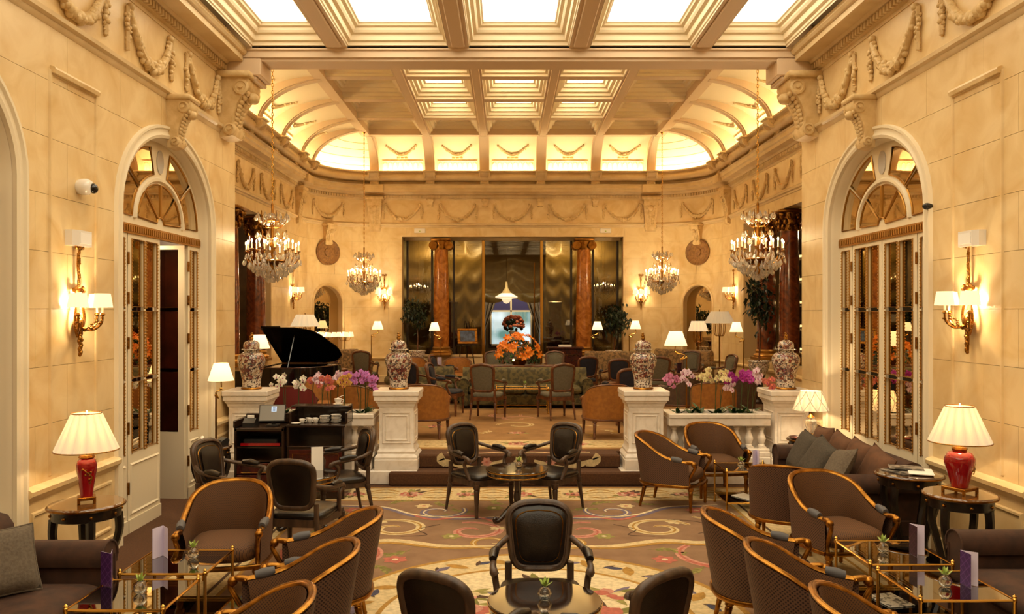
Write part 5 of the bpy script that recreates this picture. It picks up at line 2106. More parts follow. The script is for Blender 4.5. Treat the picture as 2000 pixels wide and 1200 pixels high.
def cushion(label, loc, rx, ry, rz, s, mat):
    t = thing('cushion', label, 'cushion', loc, 0)
    t.rotation_euler = (rx, ry, rz)
    m = MB()
    n = 14

    def F(u, v, sg):
        a, b = 2 * u - 1, 2 * v - 1
        k = max(0, (1 - a ** 4) * (1 - b ** 4)) ** .55
        e = 1 - .07 * (1 - max(abs(a), abs(b)) ** 2) if max(abs(a), abs(b)) > .9 else 1
        return (a * s / 2 * (1 - .06 * (1 - b * b) * abs(a) ** 3), sg * .075 * k, b * s / 2 * (1 - .06 * (1 - a * a) * abs(b) ** 3))
    m.grid(lambda u, v: F(u, v, 1), n, n)
    m.grid(lambda u, v: F(u, v, -1), n, n)
    m.build('cover', mat, t, 80)
    m = MB()
    ed = [F(k / 10, 0, 0) for k in range(11)] + [F(1, k / 10, 0) for k in range(1, 11)] + [F(1 - k / 10, 1, 0) for k in range(1, 11)] + [F(0, 1 - k / 10, 0) for k in range(1, 10)]
    m.tube(ed, .006, 5, True)
    m.build('piping', mat, t, 60)
    return t


cushion('grey woven cushion on the left edge sofa', (-3.3, 5.02, .65), R_(-24), 0, R_(48), .42, 'cushion_grey')
cushion('pale brown velvet cushion behind the grey one on the left sofa', (-3.46, 4.55, .68), R_(-14), 0, R_(84), .44, 'velvet_pale')
for lab, y, x, z, mat, a, ro in (('slate cushion at the far end of the cushioned sofa', 8.95, 3.12, .66, 'cushion_slate', -26, 6), ('brown cushion leaning in the far back corner of the cushioned sofa', 9.06, 3.37, .70, 'velvet_pale', -14, -4),
                             ('slate cushion in front, middle of the cushioned sofa', 8.48, 3.10, .655, 'cushion_slate', -30, 14), ('brown cushion behind the middle slate cushion', 8.6, 3.37, .69, 'velvet_pale', -16, 8),
                             ('grey-brown cushion nearest in front on the cushioned sofa', 8.0, 3.11, .655, 'cushion_grey', -32, -10), ('brown cushion second from the lamp table on the cushioned sofa', 8.16, 3.37, .69, 'velvet_pale', -18, 5),
                             ('brown cushion nearest the magazine table', 7.76, 3.37, .67, 'velvet_pale', -22, 12)):
    cushion(lab, (x, y, z), R_(a), R_(ro), R_(-90), .46, mat)

# ------------------------------------------------------------------ tables


def pedestal_table(label, x, y, h=.56, r=.32):
    t = thing('round_pedestal_table', label, 'table', (x, y, .012))
    m = MB(); m.lathe([(r * .94, h - .075), (r * .97, h - .07), (r * .97, h - .03), (r, h - .025), (r, h - .004), (r * .985, h), (0, h)], 48); m.build('table_top', 'table_gloss', t, 35)
    m = MB(); m.lathe([(r * 1.005, h - .022), (r * 1.012, h - .016), (r * 1.005, h - .010)], 48); m.lathe([(r * .975, h - .066), (r * .982, h - .06), (r * .975, h - .054)], 48); m.build('brass_band', 'brass', t, 60)
    m = MB(); m.lathe([(.035, .14), (.05, .17), (.03, .21), (.04, .26), (.028, .32), (.032, .44), (.07, h - .075)], 14); m.build('column', 'dark_wood', t, 60)
    for k in range(3):
        a = 2 * PI * k / 3 + .55 + PI
        m = MB()
        pr = smooth_curve([(.03, 0, .19), (.12, 0, .12), (.2, 0, .05), (.26, 0, .03), (.275, 0, .055), (.255, 0, .07)], 5)
        m.tube([(p.x * cos(a), p.x * sin(a), p.z) for p in pr], [lerp(.03, .018, i / (len(pr) - 1)) for i in range(len(pr))], 7)
        m.build('scroll_foot', 'dark_wood', t, 60)
    return t


M('table_gloss', (44, 26, 14), .06, col2=(30, 17, 10), scale=9, coat=1.0)
pedestal_table('nearest round dark table with a bud vase', .06, 4.6, .56, .325)
pedestal_table('round dark table by the steps between two leather chairs', -.05, 8.5, .56, .325)
pedestal_table('round dark table among the left leather chairs', -2.2, 8.2, .56, .325)


def lamp_table(label, x, y, h=.77, r=.31, shelf=False, top='table_gold', ao=0.6):
    t = thing('gueridon_table', label, 'table', (x, y, 0))
    m = MB(); m.lathe([(r * .93, h - .035), (r, h - .03), (r * 1.02, h - .018), (r, h - .006), (r * .97, h), (0, h)], 44); m.build('table_top', top, t, 35)
    m = MB(); m.lathe([(r * .86, h - .11), (r * .9, h - .105), (r * .9, h - .035), (0, h - .035)], 44); m.build('apron', 'black_wood', t, 35)
    m = MB(); m.lathe([(r * 1.022, h - .024), (r * 1.03, h - .018), (r * 1.022, h - .012)], 44)
    for k in range(8):
        a = k * PI / 4 + ao
        m.ell((r * .905 * cos(a), r * .905 * sin(a), h - .07), .014, .014, .014, 8, 5)
    m.build('gilt_mounts', 'gilt', t, 60)
    for k in range(4):
        a = k * PI / 2 + ao
        m = MB()
        pts = smooth_curve([(r * .82, 0, h - .1), (r * .84, 0, h - .25), (r * .62, 0, h * .42), (r * .5, 0, h * .22), (r * .75, 0, .03)], 5)
        m.tube([(p.x * cos(a), p.x * sin(a), p.z) for p in pts], [lerp(.034, .02, i / (len(pts) - 1)) for i in range(len(pts))], 6)
        m.build('leg', 'black_wood', t, 50)
    m = MB(); m.lathe([(r * .42, .16), (r * .5, .17), (r * .5, .19), (0, .19)], 24); m.build('stretcher', 'black_wood', t, 35)
    return t


M('black_wood', (22, 15, 11), .3, coat=.3)
M('table_gold', (110, 72, 36), .08, col2=(84, 52, 26), scale=6, coat=1.0)
M('table_walnut', (64, 40, 22), .1, coat=.8)
lamp_table('round black and gilt table under the left red lamp', -3.35, 6.15, .76, .268)
lamp_table('round black and gilt table under the right red lamp', 3.40, 6.35, .79, .265)
lamp_table('round black table with magazines beside the cushioned sofa', 3.40, 7.15, .79, .28, top='table_walnut')
t = lamp_table('round table with red tray under the cut-glass lamp', 3.46, 9.72, .70, .24, top='table_walnut')
t = thing('serving_tray', 'round red and white tray on the table by the glass lamp', 'tray', (3.38, 9.66, .70))
m = MB(); m.lathe([(0, .003), (.15, .003), (.165, .02), (.16, .02), (.148, .006), (0, .006)], 28); m.build('rim', 'red_wood', t)
m = MB(); m.box(-.09, .02, -.07, .06, .006, .012); m.build('red_folder', 'red_glaze', t)
m = MB(); m.box(.03, .11, -.06, .05, .006, .011); m.build('napkin', 'paper', t)
lamp_table('small round telephone table beside the open mirror door', -3.5, 9.15, .70, .22, top='table_walnut')
rr = random.Random(3)
M('magazine_dark', (60, 58, 54), .4, col2=(150, 140, 128), scale=14, sharp=(.45, .55))
for k, (dx, dy, a) in enumerate(((-.06, .02, .3), (.08, -.04, -.4), (.02, .10, 1.2))):
    m = MB(); m.box(-.10, .10, -.14, .14, 0, .01, .002, mat=TR(0, 0, 0, 0, 0, a))
    o = m.build('magazine', 'magazine_dark' if k != 1 else 'paper', None)
    o.location = (3.40 + dx, 7.15 + dy, .79 + .0105 * k)
    tag(o, ('dark glossy magazine lowest on the table beside the cushioned sofa', 'pale magazine in the middle of the pile beside the sofa', 'dark magazine on top of the pile beside the sofa')[k], 'magazine')


def glass_table(name, label, x0, x1, y0, y1, h, z=0.0, shelf=True):
    t = thing(name, label, 'table', ((x0 + x1) / 2, (y0 + y1) / 2, z))
    a, b = (x1 - x0) / 2, (y1 - y0) / 2
    m = MB(); m.box(-a + .008, a - .008, -b + .008, b - .008, h - .012, h - .002); m.build('glass_top', 'table_glass', t, 0)
    for sx in (-1, 1):
        for sy in (-1, 1):
            m = MB(); m.lathe([(.014, 0), (.016, .01), (.011, .02), (.011, h - .02), (.016, h - .012), (.016, h + .004), (.009, h + .012), (.013, h + .022), (0, h + .034)], 10, (sx * a, sy * b, 0)); m.build('leg', 'brass', t, 50)
    for zz in ((h - .006), .10):
        for k in range(2):
            for s in (-1, 1):
                m = MB()
                if k:
                    m.tube([(-a, s * b, zz), (a, s * b, zz)], .009, 6)
                else:
                    m.tube([(s * a, -b, zz), (s * a, b, zz)], .009, 6)
                m.build('rail', 'brass', t, 50)
    if shelf:
        m = MB(); m.box(-a + .01, a - .01, -b + .01, b - .01, .098, .106); m.build('glass_shelf', 'clear_glass', t, 0)
    return t


glass_table('glass_side_table', 'brass and glass table farther from the camera on the left', -2.74, -2.17, 5.40, 5.94, .45, .012)
glass_table('glass_side_table', 'brass and glass table nearer the camera on the left', -2.74, -2.17, 4.74, 5.28, .45, .012)
glass_table('glass_side_table', 'brass and glass table farther from the camera on the right', 2.36, 2.93, 5.60, 6.18, .45, .012)
glass_table('glass_side_table', 'brass and glass table nearer the camera on the right', 2.35, 2.92, 4.90, 5.46, .45, .012)
glass_table('glass_side_table', 'brass and glass table beside the right bergere pair', 2.26, 2.82, 8.88, 9.40, .45, .012)
glass_table('brass_coffee_table', 'low brass coffee table between the grey salon armchairs', -.35, .6, 14.8, 15.3, .46, UP + .012, False)


def small_table(label, x, y, r=.3, h=.56):
    t = thing('round_salon_table', label, 'table', (x, y, UP + .012))
    m = MB(); m.lathe([(r * .95, h - .06), (r, h - .05), (r, h - .005), (r * .97, h), (0, h)], 28); m.build('table_top', 'walnut', t, 35)
    for k in range(3):
        a = k * 2 * PI / 3 + .4
        m = MB(); m.tube([(r * .8 * cos(a), r * .8 * sin(a), h - .05), (r * .6 * cos(a), r * .6 * sin(a), h * .5), (r * .85 * cos(a), r * .85 * sin(a), 0)], [.022, .018, .014], 6); m.build('leg', 'walnut', t, 50)
    return t


small_table('round salon table in front of the left corner sofa', -4.15, 18.6, .34)
small_table('round salon table behind the left inner jar', -2.35, 14.2, .28)
small_table('round salon table with menu near the right niche', 3.6, 17.4, .34)
small_table('round salon table by the navy armchairs', 1.85, 15.0, .26)
small_table('round salon table with white card left of the amber armchair', -1.8, 19.7, .3)
small_table('little round table seen past the left inner pedestal', -1.95, 12.95, .24, .4)
t = thing('lily_console', 'dark console table holding the orange lilies', 'table', (.2, 16.9, UP + .012))
m = MB(); m.box(-.75, .75, -.22, .22, .71, .76, .012); m.build('table_top', 'walnut', t, 30)
for sx in (-1, 1):
    for sy in (-1, 1):
        m = MB(); m.tube([(sx * .7, sy * .18, .71), (sx * .68, sy * .17, .3), (sx * .7, sy * .18, 0)], [.03, .022, .02], 6); m.build('leg', 'walnut', t, 50)
# ------------------------------------------------------------------ pedestals, jars, planters
def make_pedestal(label, x):
    t = thing('marble_pedestal', label, 'pedestal', (x, 10.66, .18))
    m = MB(); m.box(-.28, .28, -.28, .28, 0, .14, .008); m.build('plinth', 'marble_white', t, 30)
    m = MB()
    q = [(.27, .14), (.275, .17), (.26, .20), (.245, .22), (.25, .25), (.235, .28), (.225, .30)]
    m.sweep([(-a, z) for a, z in q], [(0, 0)] * 0 or [(-.0, 0), (0, 0)][:0] or [(-.001, -.001), (.001, -.001), (.001, .001), (-.001, .001)][::-1], True)
    m.v = []
    m.f = []
    rings = [(.275, .14), (.275, .165), (.26, .19), (.24, .205), (.245, .235), (.23, .26), (.222, .28), (.222, .80), (.235, .82), (.24, .845), (.262, .87), (.265, .89)]
    for a, z in rings:
        m.v += [(-a, -a, z), (a, -a, z), (a, a, z), (-a, a, z)]
    for k in range(len(rings) - 1):
        for i in range(4):
            j = (i + 1) % 4
            m.f.append((k * 4 + i, k * 4 + j, k * 4 + 4 + j, k * 4 + 4 + i))
    m.build('shaft', 'marble_white', t, 30)
    m = MB()
    for (f, ax) in ((lambda u, v, d: (u, -.222 - d, v), 0), (lambda u, v, d: (.222 + d, u, v), 1), (lambda u, v, d: (-.222 - d, u, v), 1)):
        for i, o in ((.035, 0), (.075, 0)):
            sweep2(m, [(0, .0), (-.006, .009), (-.014, .009), (-.02, .0)], [(-.222 + i, .30 + i), (-.222 + i, .78 - i), (.222 - i, .78 - i), (.222 - i, .30 + i)], f, True)
    m.build('panel_moulding', 'marble_white', t, 30)
    m = MB(); m.box(-.285, .285, -.285, .285, .89, .95, .008); m.box(-.295, .295, -.295, .295, .95, 1.02, .01); m.build('cap_slab', 'marble_white', t, 30)
    return t


porcelain_mat('porcelain_figured', [(206, 190, 170), (128, 58, 46), (56, 46, 44), (180, 156, 128), (84, 90, 84), (150, 92, 62), (222, 210, 196), (98, 52, 50), (38, 32, 36)], 30)
porcelain_mat('porcelain_band', [(214, 204, 188), (54, 50, 56), (206, 190, 170), (110, 66, 56), (60, 48, 46)], 40)


def make_jar(label, x):
    t = thing('porcelain_jar', label, 'jar', (x, 10.66, 1.2), RND.uniform(0, 6))
    m = MB(); m.lathe([(.125, 0), (.135, .008), (.13, .022), (.118, .03), (0, .03)], 28); m.build('gilt_base', 'gilt', t, 40)
    m = MB(); m.lathe([(.115, .03), (.118, .09), (.122, .13)], 32); m.build('lower_band', 'porcelain_band', t, 60)
    m = MB(); m.lathe([(.122, .13), (.135, .20), (.16, .29), (.178, .36), (.178, .40), (.163, .445), (.13, .475), (.105, .485)], 32); m.build('body', 'porcelain_figured', t, 60)
    m = MB(); m.lathe([(.1, .485), (.098, .515), (.13, .517), (.132, .525), (.12, .53)], 32); m.build('neck_rim', 'porcelain_band', t, 40)
    m = MB(); m.lathe([(.10, .53), (.104, .56), (.10, .60), (.075, .63), (.03, .645), (0, .65)], 28); m.build('lid', 'porcelain_figured', t, 60)
    m = MB(); rr = random.Random(2)
    m.ell((0, 0, .665), .028, .028, .024, 10, 6); m.ell((0, -.005, .70), .022, .026, .026, 10, 6); m.ell((.004, -.012, .73), .018, .018, .016, 8, 6)
    for k in range(6):
        m.ell((.02 * cos(k), .02 * sin(k), .68 + .008 * k), .01, .01, .012, 6, 4)
    m.build('gilt_finial', 'gilt', t, 60)
    return t


PX = {'outer left': -3.52, 'inner left': -1.58, 'inner right': 1.64, 'outer right': 3.52}
for k_, x_ in PX.items():
    make_pedestal('white marble pedestal, %s of the four at the steps' % k_, x_)
    make_jar('lidded figured porcelain jar on the %s pedestal' % k_, x_)


def baluster_mesh():
    m = MB()
    m.box(-.05, .05, -.05, .05, 0, .025)
    m.lathe([(.04, .025), (.046, .04), (.03, .055), (.045, .09), (.056, .125), (.05, .155), (.028, .20), (.026, .235), (.04, .25), (.036, .265), (.04, .275)], 14)
    m.box(-.05, .05, -.05, .05, .275, .30)
    return m.mesh('baluster', 'marble_white', 40)


BAL = baluster_mesh()


def make_planter(label, x0, x1):
    t = thing('balustrade_planter', label, 'planter', (0, 0, UP))
    m = MB(); m.box(x0, x1, 10.42, 10.92, 0, .06, .008); m.box(x0, x1, 10.44, 10.9, .06, .10, .008); m.build('base_rail', 'marble_white', t, 30)
    m = MB(); m.box(x0 + .02, x1 - .02, 10.62, 10.9, .10, .40); m.build('trough', 'marble_white', t, 30)
    m = MB()
    for a, b, c, d in ((x0, x1, 10.40, 10.50), (x0, x1, 10.84, 10.94), (x0, x0 + .12, 10.5, 10.84), (x1 - .12, x1, 10.5, 10.84)):
        m.box(a, b, c, d, .40, .50, .008)
        m.box(a - .0, b, c - .012 if c < 10.45 else c, d, .50, .555, .008)
    m.build('top_slab', 'marble_white', t, 30)
    m = MB(); m.box(x0 + .12, x1 - .12, 10.5, 10.84, .40, .50); m.build('soil', 'soil', t, 0)
    n = 8
    for k in range(n):
        b = obj('baluster', BAL, t)
        b.location = (lerp(x0 + .09, x1 - .09, k / (n - 1)), 10.51, .10)
    return t


M('soil', (40, 28, 18), .95, col2=(28, 34, 16), scale=20)
make_planter('white balustrade planter with orchids at the left, mostly behind the service cabinet', -3.23, -1.87)
make_planter('white balustrade planter with orchids at the right of the steps', 1.93, 3.24)


def petal_flower(name, mat, center, r=.045):
    m = MB()
    for k, (ln, wd, a) in enumerate(((1, .62, PI / 2), (1, .62, PI / 2 + 1.0 * PI), (1.0, .8, .25), (1.0, .8, PI - .25), (.9, .5, -.9), (.9, .5, PI + .9))):
        if k == 1: continue
        pts = []
        for j in range(5):
            tt = j / 4
            pts.append((tt * r * ln, r * wd * .62 * sin(PI * min(1, .12 + tt * .86)), -.010 * sin(PI * tt)))
        vs = [(u, v, w) for u, v, w in pts] + [(u, -v, w) for u, v, w in pts]
        n5 = 5
        vs = [(u * cos(a) - v * sin(a), w - .002 * k, u * sin(a) + v * cos(a)) for u, v, w in vs]
        m.add(vs, [(j, j + 1, n5 + j + 1, n5 + j) for j in range(4)])
    return m.mesh(name, mat, 80)


def lip_mesh(mat):
    m = MB(); m.ell((0, -.012, -.012), .010, .012, .014, 6, 4); return m.mesh('lip', mat, 60)


ORC = {'white': (240, 234, 214), 'cream': (232, 214, 150), 'pink': (206, 120, 160), 'blush': (228, 196, 208), 'magenta': (170, 30, 140), 'coral': (206, 104, 84), 'lilacp': (196, 116, 190), 'gold': (214, 160, 70)}
for k_, c_ in ORC.items():
    M('petal_' + k_, c_, .55, col2=tuple(min(255, int(v * .86 + 20)) for v in c_), scale=30)
M('petal_lip', (150, 40, 90), .5)
PET = {k_: petal_flower('bloom', 'petal_' + k_, None) for k_ in ORC}
LIP = lip_mesh('petal_lip')


def make_orchid(label, x, y, z, col, h, lean, nf, seed, leafy=True):
    t = thing('orchid_plant', label, 'orchid', (x, y, z), 0)
    r = random.Random(seed)
    pts = smooth_curve([(0, 0, 0), (lean * .15, 0, h * .5), (lean * .4, -.02, h * .92), (lean * .8, -.05, h * 1.0), (lean * 1.15, -.08, h * .9)], 6)
    m = MB(); m.tube(pts, .005, 5); m.tube([(0.012, .01, 0), (.012, .01, h * .8)], .004, 4); m.build('stem', 'stem', t, 60)
    for k in range(nf):
        q = pts[len(pts) - 1 - int((len(pts) * .52) * k / nf)]
        o = obj('bloom', PET[col], t)
        o.location = (q.x + r.uniform(-.07, .07), q.y - .03 + r.uniform(-.04, .02), q.z + r.uniform(-.06, .07))
        o.rotation_euler = (r.uniform(-.4, .3), r.uniform(-.3, .3), r.uniform(-.7, .7))
        s = r.uniform(.85, 1.2)
        o.scale = (s, s, s)
        l = obj('lip', LIP, o)
    if leafy:
        for k in range(5):
            a = r.uniform(0, 2 * PI)
            L = r.uniform(.12, .22)
            up = r.uniform(.4, 1.1)
            m = MB()
            m.grid(lambda u, v: (cos(a) * L * u * cos(up * (1 - .6 * u)) - sin(a) * (v - .5) * .055 * sin(PI * (.1 + .88 * u)), sin(a) * L * u * cos(up * (1 - .6 * u)) + cos(a) * (v - .5) * .055 * sin(PI * (.1 + .88 * u)), L * u * sin(up) * (1.2 - .4 * u) + .01 - .008 * abs(v - .5)), 7, 3)
            m.build('leaf', 'leaf', t, 80)
    return t


ZP = UP + .50
for k, (x, c, h, ln, nf, lab) in enumerate(((2.10, 'pink', .50, -.12, 6, 'small pink orchid next to the right inner pedestal'), (2.28, 'blush', .52, -.10, 6, 'blush orchid second from the right inner pedestal'),
                                           (2.42, 'cream', .54, .06, 8, 'cream orchid in the right planter'), (2.58, 'cream', .56, .10, 7, 'tall cream orchid in the middle of the right planter'),
                                           (2.66, 'blush', .42, .12, 5, 'low blush orchid in the middle of the right planter'), (2.86, 'magenta', .50, -.08, 10, 'deep magenta orchid in the right planter'),
                                           (2.92, 'magenta', .54, .08, 9, 'tall magenta orchid beside the other magenta one'), (3.02, 'blush', .55, .14, 7, 'blush orchid near the outer right pedestal'), (3.10, 'coral', .46, .20, 6, 'coral orchid leaning to the outer right pedestal'))):
    make_orchid(lab, x, 10.64 + .06 * (k % 3), ZP, c, h, ln, int(nf * 1.7), k + 1)
for k, (x, c, h, ln, nf, lab) in enumerate(((-3.08, 'white', .48, -.05, 6, 'white orchid next to the outer left pedestal'), (-2.92, 'white', .46, .06, 6, 'second white orchid from the outer left pedestal'),
                                           (-2.75, 'coral', .50, .08, 6, 'coral orchid behind the service cabinet'), (-2.6, 'coral', .46, .12, 6, 'low coral orchid behind the cups'),
                                           (-2.5, 'blush', .50, -.16, 8, 'blush orchid drooping over the service cabinet'), (-2.42, 'blush', .54, .10, 7, 'tall blush orchid behind the service cabinet'),
                                           (-2.30, 'gold', .50, .04, 6, 'golden orchid beside the pink ones'), (-2.10, 'lilacp', .52, -.14, 10, 'lilac pink orchid leaning left of the inner left pedestal'),
                                           (-2.04, 'lilacp', .54, .02, 10, 'upright lilac pink orchid next to the inner left pedestal'), (-2.0, 'lilacp', .46, .12, 7, 'lilac pink orchid leaning to the inner left pedestal'))):
    make_orchid(lab, x, 10.64 + .06 * (k % 3), ZP, c, h, ln, int(nf * 1.7), k + 31)

# ------------------------------------------------------------------ lamps


def pleated(mb, r0, r1, z0, z1, n=36, amp=.018, c=(0, 0, 0)):
    mb.lathe_open([(r1, z0), (lerp(r1, r0, .5), (z0 + z1) / 2), (r0, z1)], n * 2, c, mod=lambda i, k: 1 + (amp if i % 2 else -amp))


def red_lamp(label, x, y, z, slim):
    t = thing('red_table_lamp', label, 'lamp', (x, y, z), .5)
    w = .07 if slim else .105
    m = MB(); m.box(-w * .9, w * .9, -w * .9, w * .9, .025, .05, .004)
    for sx in (-1, 1):
        for sy in (-1, 1):
            m.box(sx * w * .9 - .02 * (sx > 0), sx * w * .9 + .02 * (sx < 0), sy * w * .9 - .02 * (sy > 0), sy * w * .9 + .02 * (sy < 0), 0, .03, .003)
    m.build('gilt_stand', 'gilt', t, 30)
    m = MB()
    if slim:
        m.lathe([(.045, .05), (.046, .09), (.055, .15), (.07, .24), (.073, .29), (.06, .325), (.042, .34), (0, .34)], 24)
    else:
        m.lathe([(.062, .05), (.066, .08), (.09, .16), (.112, .235), (.110, .275), (.085, .315), (.055, .325), (0, .325)], 28)
    m.build('vase_body', 'red_glaze', t, 60)
    m = MB(); m.lathe([(.05, .335 - (0 if slim else .012)), (.058, .345), (.05, .36), (.02, .375), (.012, .40), (.008, .47), (0, .47)], 8); m.build('collar', 'gilt', t, 30)
    m = MB(); rr = random.Random(1)
    pts = smooth_curve([(-.03, -w * .92, .27), (.0, -w * 1.02, .24), (.035, -w * .96, .20), (.02, -w * .95, .16)], 5)
    m.tube(pts, .004, 5)
    for k in range(12):
        q = pts[rr.randrange(len(pts))]
        m.ell((q.x + rr.uniform(-.02, .02), q.y + .002, q.z + rr.uniform(-.015, .015)), .010, .004, .007, 6, 4)
    m.build('gilt_bird', 'bronze', t, 60)
    m = MB(); pleated(m, .105, .225, .40, .68, 30); m.build('shade', 'shade_lit', t, 30)
    m = MB(); m.tube([(.106 * cos(a), .106 * sin(a), .68) for a in [2 * PI * k / 40 for k in range(40)]], .004, 5, True); m.build('upper_trim', 'bronze', t, 60)
    m = MB(); m.tube([(.227 * cos(a), .227 * sin(a), .40) for a in [2 * PI * k / 48 for k in range(48)]], .005, 5, True); m.build('lower_trim', 'bronze', t, 60)
    m = MB(); m.ell((0, 0, .52), .025, .025, .035, 8, 6); m.tube([(0, 0, .40), (0, 0, .70)], .004, 5); m.build('bulb', 'bulb_soft', t, 60)
    point_light('lamp_light', (0, 0, .55), LAMP_W, WARM, .03, t)
    return t


M('bulb_soft', (255, 240, 200), .5, emit=(255, 214, 140), estr=12)
red_lamp('slim red vase lamp with pleated shade at the left', -3.35, 6.15, .76, True)
red_lamp('round red vase lamp with pleated shade at the right', 3.40, 6.35, .79, False)
t = thing('cut_glass_lamp', 'cut-glass urn lamp with swagged shade at the end of the cushioned sofa', 'lamp', (3.52, 9.78, .70))
m = MB(); m.lathe([(.06, 0), (.06, .015), (.02, .03), (.02, .05)], 16); m.lathe([(.05, .24), (.03, .26), (.01, .28), (.008, .34), (0, .34)], 12); m.build('gilt_mounts', 'gilt', t, 40)
m = MB(); m.lathe([(.025, .05), (.05, .10), (.07, .17), (.068, .20), (.035, .235), (.05, .245), (0, .245)], 24, mod=lambda i, k: 1 + (.04 if i % 2 else -.04)); m.build('glass_urn', 'crystal', t, 30)
m = MB(); pleated(m, .12, .205, .33, .56, 24); m.build('shade', 'shade_lit', t, 30)
m = MB()
for k in range(8):
    a = 2 * PI * k / 8
    pts = [(lerp(.21, .125, q) * cos(a + .39 * (1 - abs(2 * q - 1))), lerp(.21, .125, q) * sin(a + .39 * (1 - abs(2 * q - 1))), lerp(.33, .56, q)) for q in [j / 8 for j in range(9)]]
    m.tube(pts, .005, 4)
    m.tube([(x, y, .89 - z) for x, y, z in []] or [(lerp(.21, .125, q) * cos(a - .39 * (1 - abs(2 * q - 1))), lerp(.21, .125, q) * sin(a - .39 * (1 - abs(2 * q - 1))), lerp(.33, .56, q)) for q in [j / 8 for j in range(9)]], .005, 4)
m.build('diamond_folds', 'shade_dim', t, 60)
point_light('lamp_light', (0, 0, .45), LAMP_W, WARM, .03, t)


def swing_lamp(label, x, y, z, h, r=.15, side=1, lit=True, pole='brass_dark', reach=.16):
    """floor lamp on a pole with a jointed arm carrying the shade"""
    t = thing('swing_arm_lamp', label, 'lamp', (x - side * reach, y, z + .012 if z else 0))
    m = MB(); m.lathe([(.13, 0), (.13, .012), (.05, .03), (.014, .05), (.011, h - .30), (.011, h - .2), (0, h - .2)], 14); m.build('pole', pole, t, 50)
    m = MB(); m.tube(smooth_curve([(0, 0, h - .24), (side * reach * .6, -.02, h - .27), (side * reach * .2, -.03, h - .20), (side * reach, 0, h - .16), (side * reach, 0, h - .04)], 6), .008, 6)
    m.ell((0, 0, h - .24), .02, .02, .02, 8, 5); m.ell((side * reach, 0, h - .16), .018, .018, .018, 8, 5); m.build('swing_arm', 'brass', t, 60)
    m = MB(); pleated(m, r * .55, r, h - .06, h + .15, 24, .008, (side * reach, 0, 0)); m.build('shade', 'shade_white' if lit else 'shade_dim', t, 30)
    m = MB(); m.ell((side * reach, 0, h + .04), .022, .022, .03, 8, 6); m.build('bulb', 'bulb_soft', t, 60)
    if lit:
        point_light('lamp_light', (side * reach, 0, h + .05), LAMP_W * .8, WARM, .03, t)
    return t


swing_lamp('lit swing-arm floor lamp between the open mirror door and the outer left pedestal', -3.59, 9.72, 0, 1.45, .15, -1, reach=-.06)
swing_lamp('lit floor lamp behind the outer left jar beside the piano', -3.95, 12.4, UP, 1.36, .16, 1)
swing_lamp('lit floor lamp against the wall left of the inner left jar', -3.55, 21.25, UP, 1.48, .15, 1)
swing_lamp('lit floor lamp in front of the left golden column', -1.97, 20.3, UP, 1.46, .14, -1)
swing_lamp('lit floor lamp in front of the right golden column', 2.13, 20.4, UP, 1.48, .14, 1)
swing_lamp('lit floor lamp right of the doorway behind the inner right jar', 3.12, 20.6, UP, 1.50, .14, 1)
swing_lamp('large lit floor lamp standing behind the right orchids', 2.36, 12.05, UP, 1.42, .17, -1)
swing_lamp('lit floor lamp beside the far right side wall', 4.75, 17.3, UP, 1.50, .14, -1)


def standard_lamp(label, x, y, h, r0, r1, lit):
    t = thing('standard_lamp', label, 'lamp', (x, y, UP + .012))
    m = MB(); m.lathe([(.16, 0), (.16, .02), (.05, .05), (.02, .1), (.018, h - .3), (.03, h - .28), (.012, h - .25), (.01, h + .3), (0, h + .3)], 14); m.build('pole', 'brass_dark', t, 50)
    m = MB()
    for k in range(6):
        a = k * PI / 3
        m.tube(smooth_curve([(0, 0, h - .26), (.08 * cos(a), .08 * sin(a), h - .28), (.12 * cos(a), .12 * sin(a), h - .18), (.12 * cos(a), .12 * sin(a), h - .02)], 4), .009, 5)
    m.build('candle_cluster', 'gilt', t, 60)
    m = MB(); pleated(m, r0, r1, h, h + .26, 26, .016); m.build('shade', 'shade_lit' if lit else 'shade_dim', t, 30)
    if lit:
        m = MB(); m.ell((0, 0, h + .1), .03, .03, .04, 8, 6); m.build('bulb', 'bulb_soft', t, 60)
        point_light('lamp_light', (0, 0, h + .12), LAMP_W * 1.3, WARM, .03, t)
    return t


standard_lamp('big pleated standard lamp glowing above the piano lid', -4.62, 17.9, 1.55, .19, .32, True)
standard_lamp('big unlit pleated standard lamp near the right niche', 4.55, 17.9, 1.62, .19, .33, False)
standard_lamp('lit square-topped standard lamp in front of the right niche', 4.75, 20.75, 1.38, .17, .25, True)
for x, y, lab in ((-4.78, 20.88, 'four-shade candelabra lamp standing in front of the left niche'), (-4.4, 21.2, 'four-shade candelabra lamp standing right of the left niche')):
    t = thing('candelabra_lamp', lab, 'lamp', (x, y, UP))
    m = MB(); m.lathe([(.1, 0), (.1, .02), (.03, .05), (.014, .1), (.014, 1.3), (0, 1.3)], 12)
    for k in range(4):
        a = k * PI / 2 + .4
        m.tube([(0, 0, 1.15), (.1 * cos(a), .1 * sin(a), 1.13), (.16 * cos(a), .16 * sin(a), 1.22)], .008, 5)
    m.build('candelabrum', 'gilt', t, 60)
    for k in range(4):
        a = k * PI / 2 + .4
        m = MB(); small_shade(m, .16 * cos(a), .16 * sin(a), 1.24, .05, .075, .12); m.build('shade', 'shade_sconce', t, 30)
    point_light('lamp_light', (0, 0, 1.3), 8, WARM, .03, t)

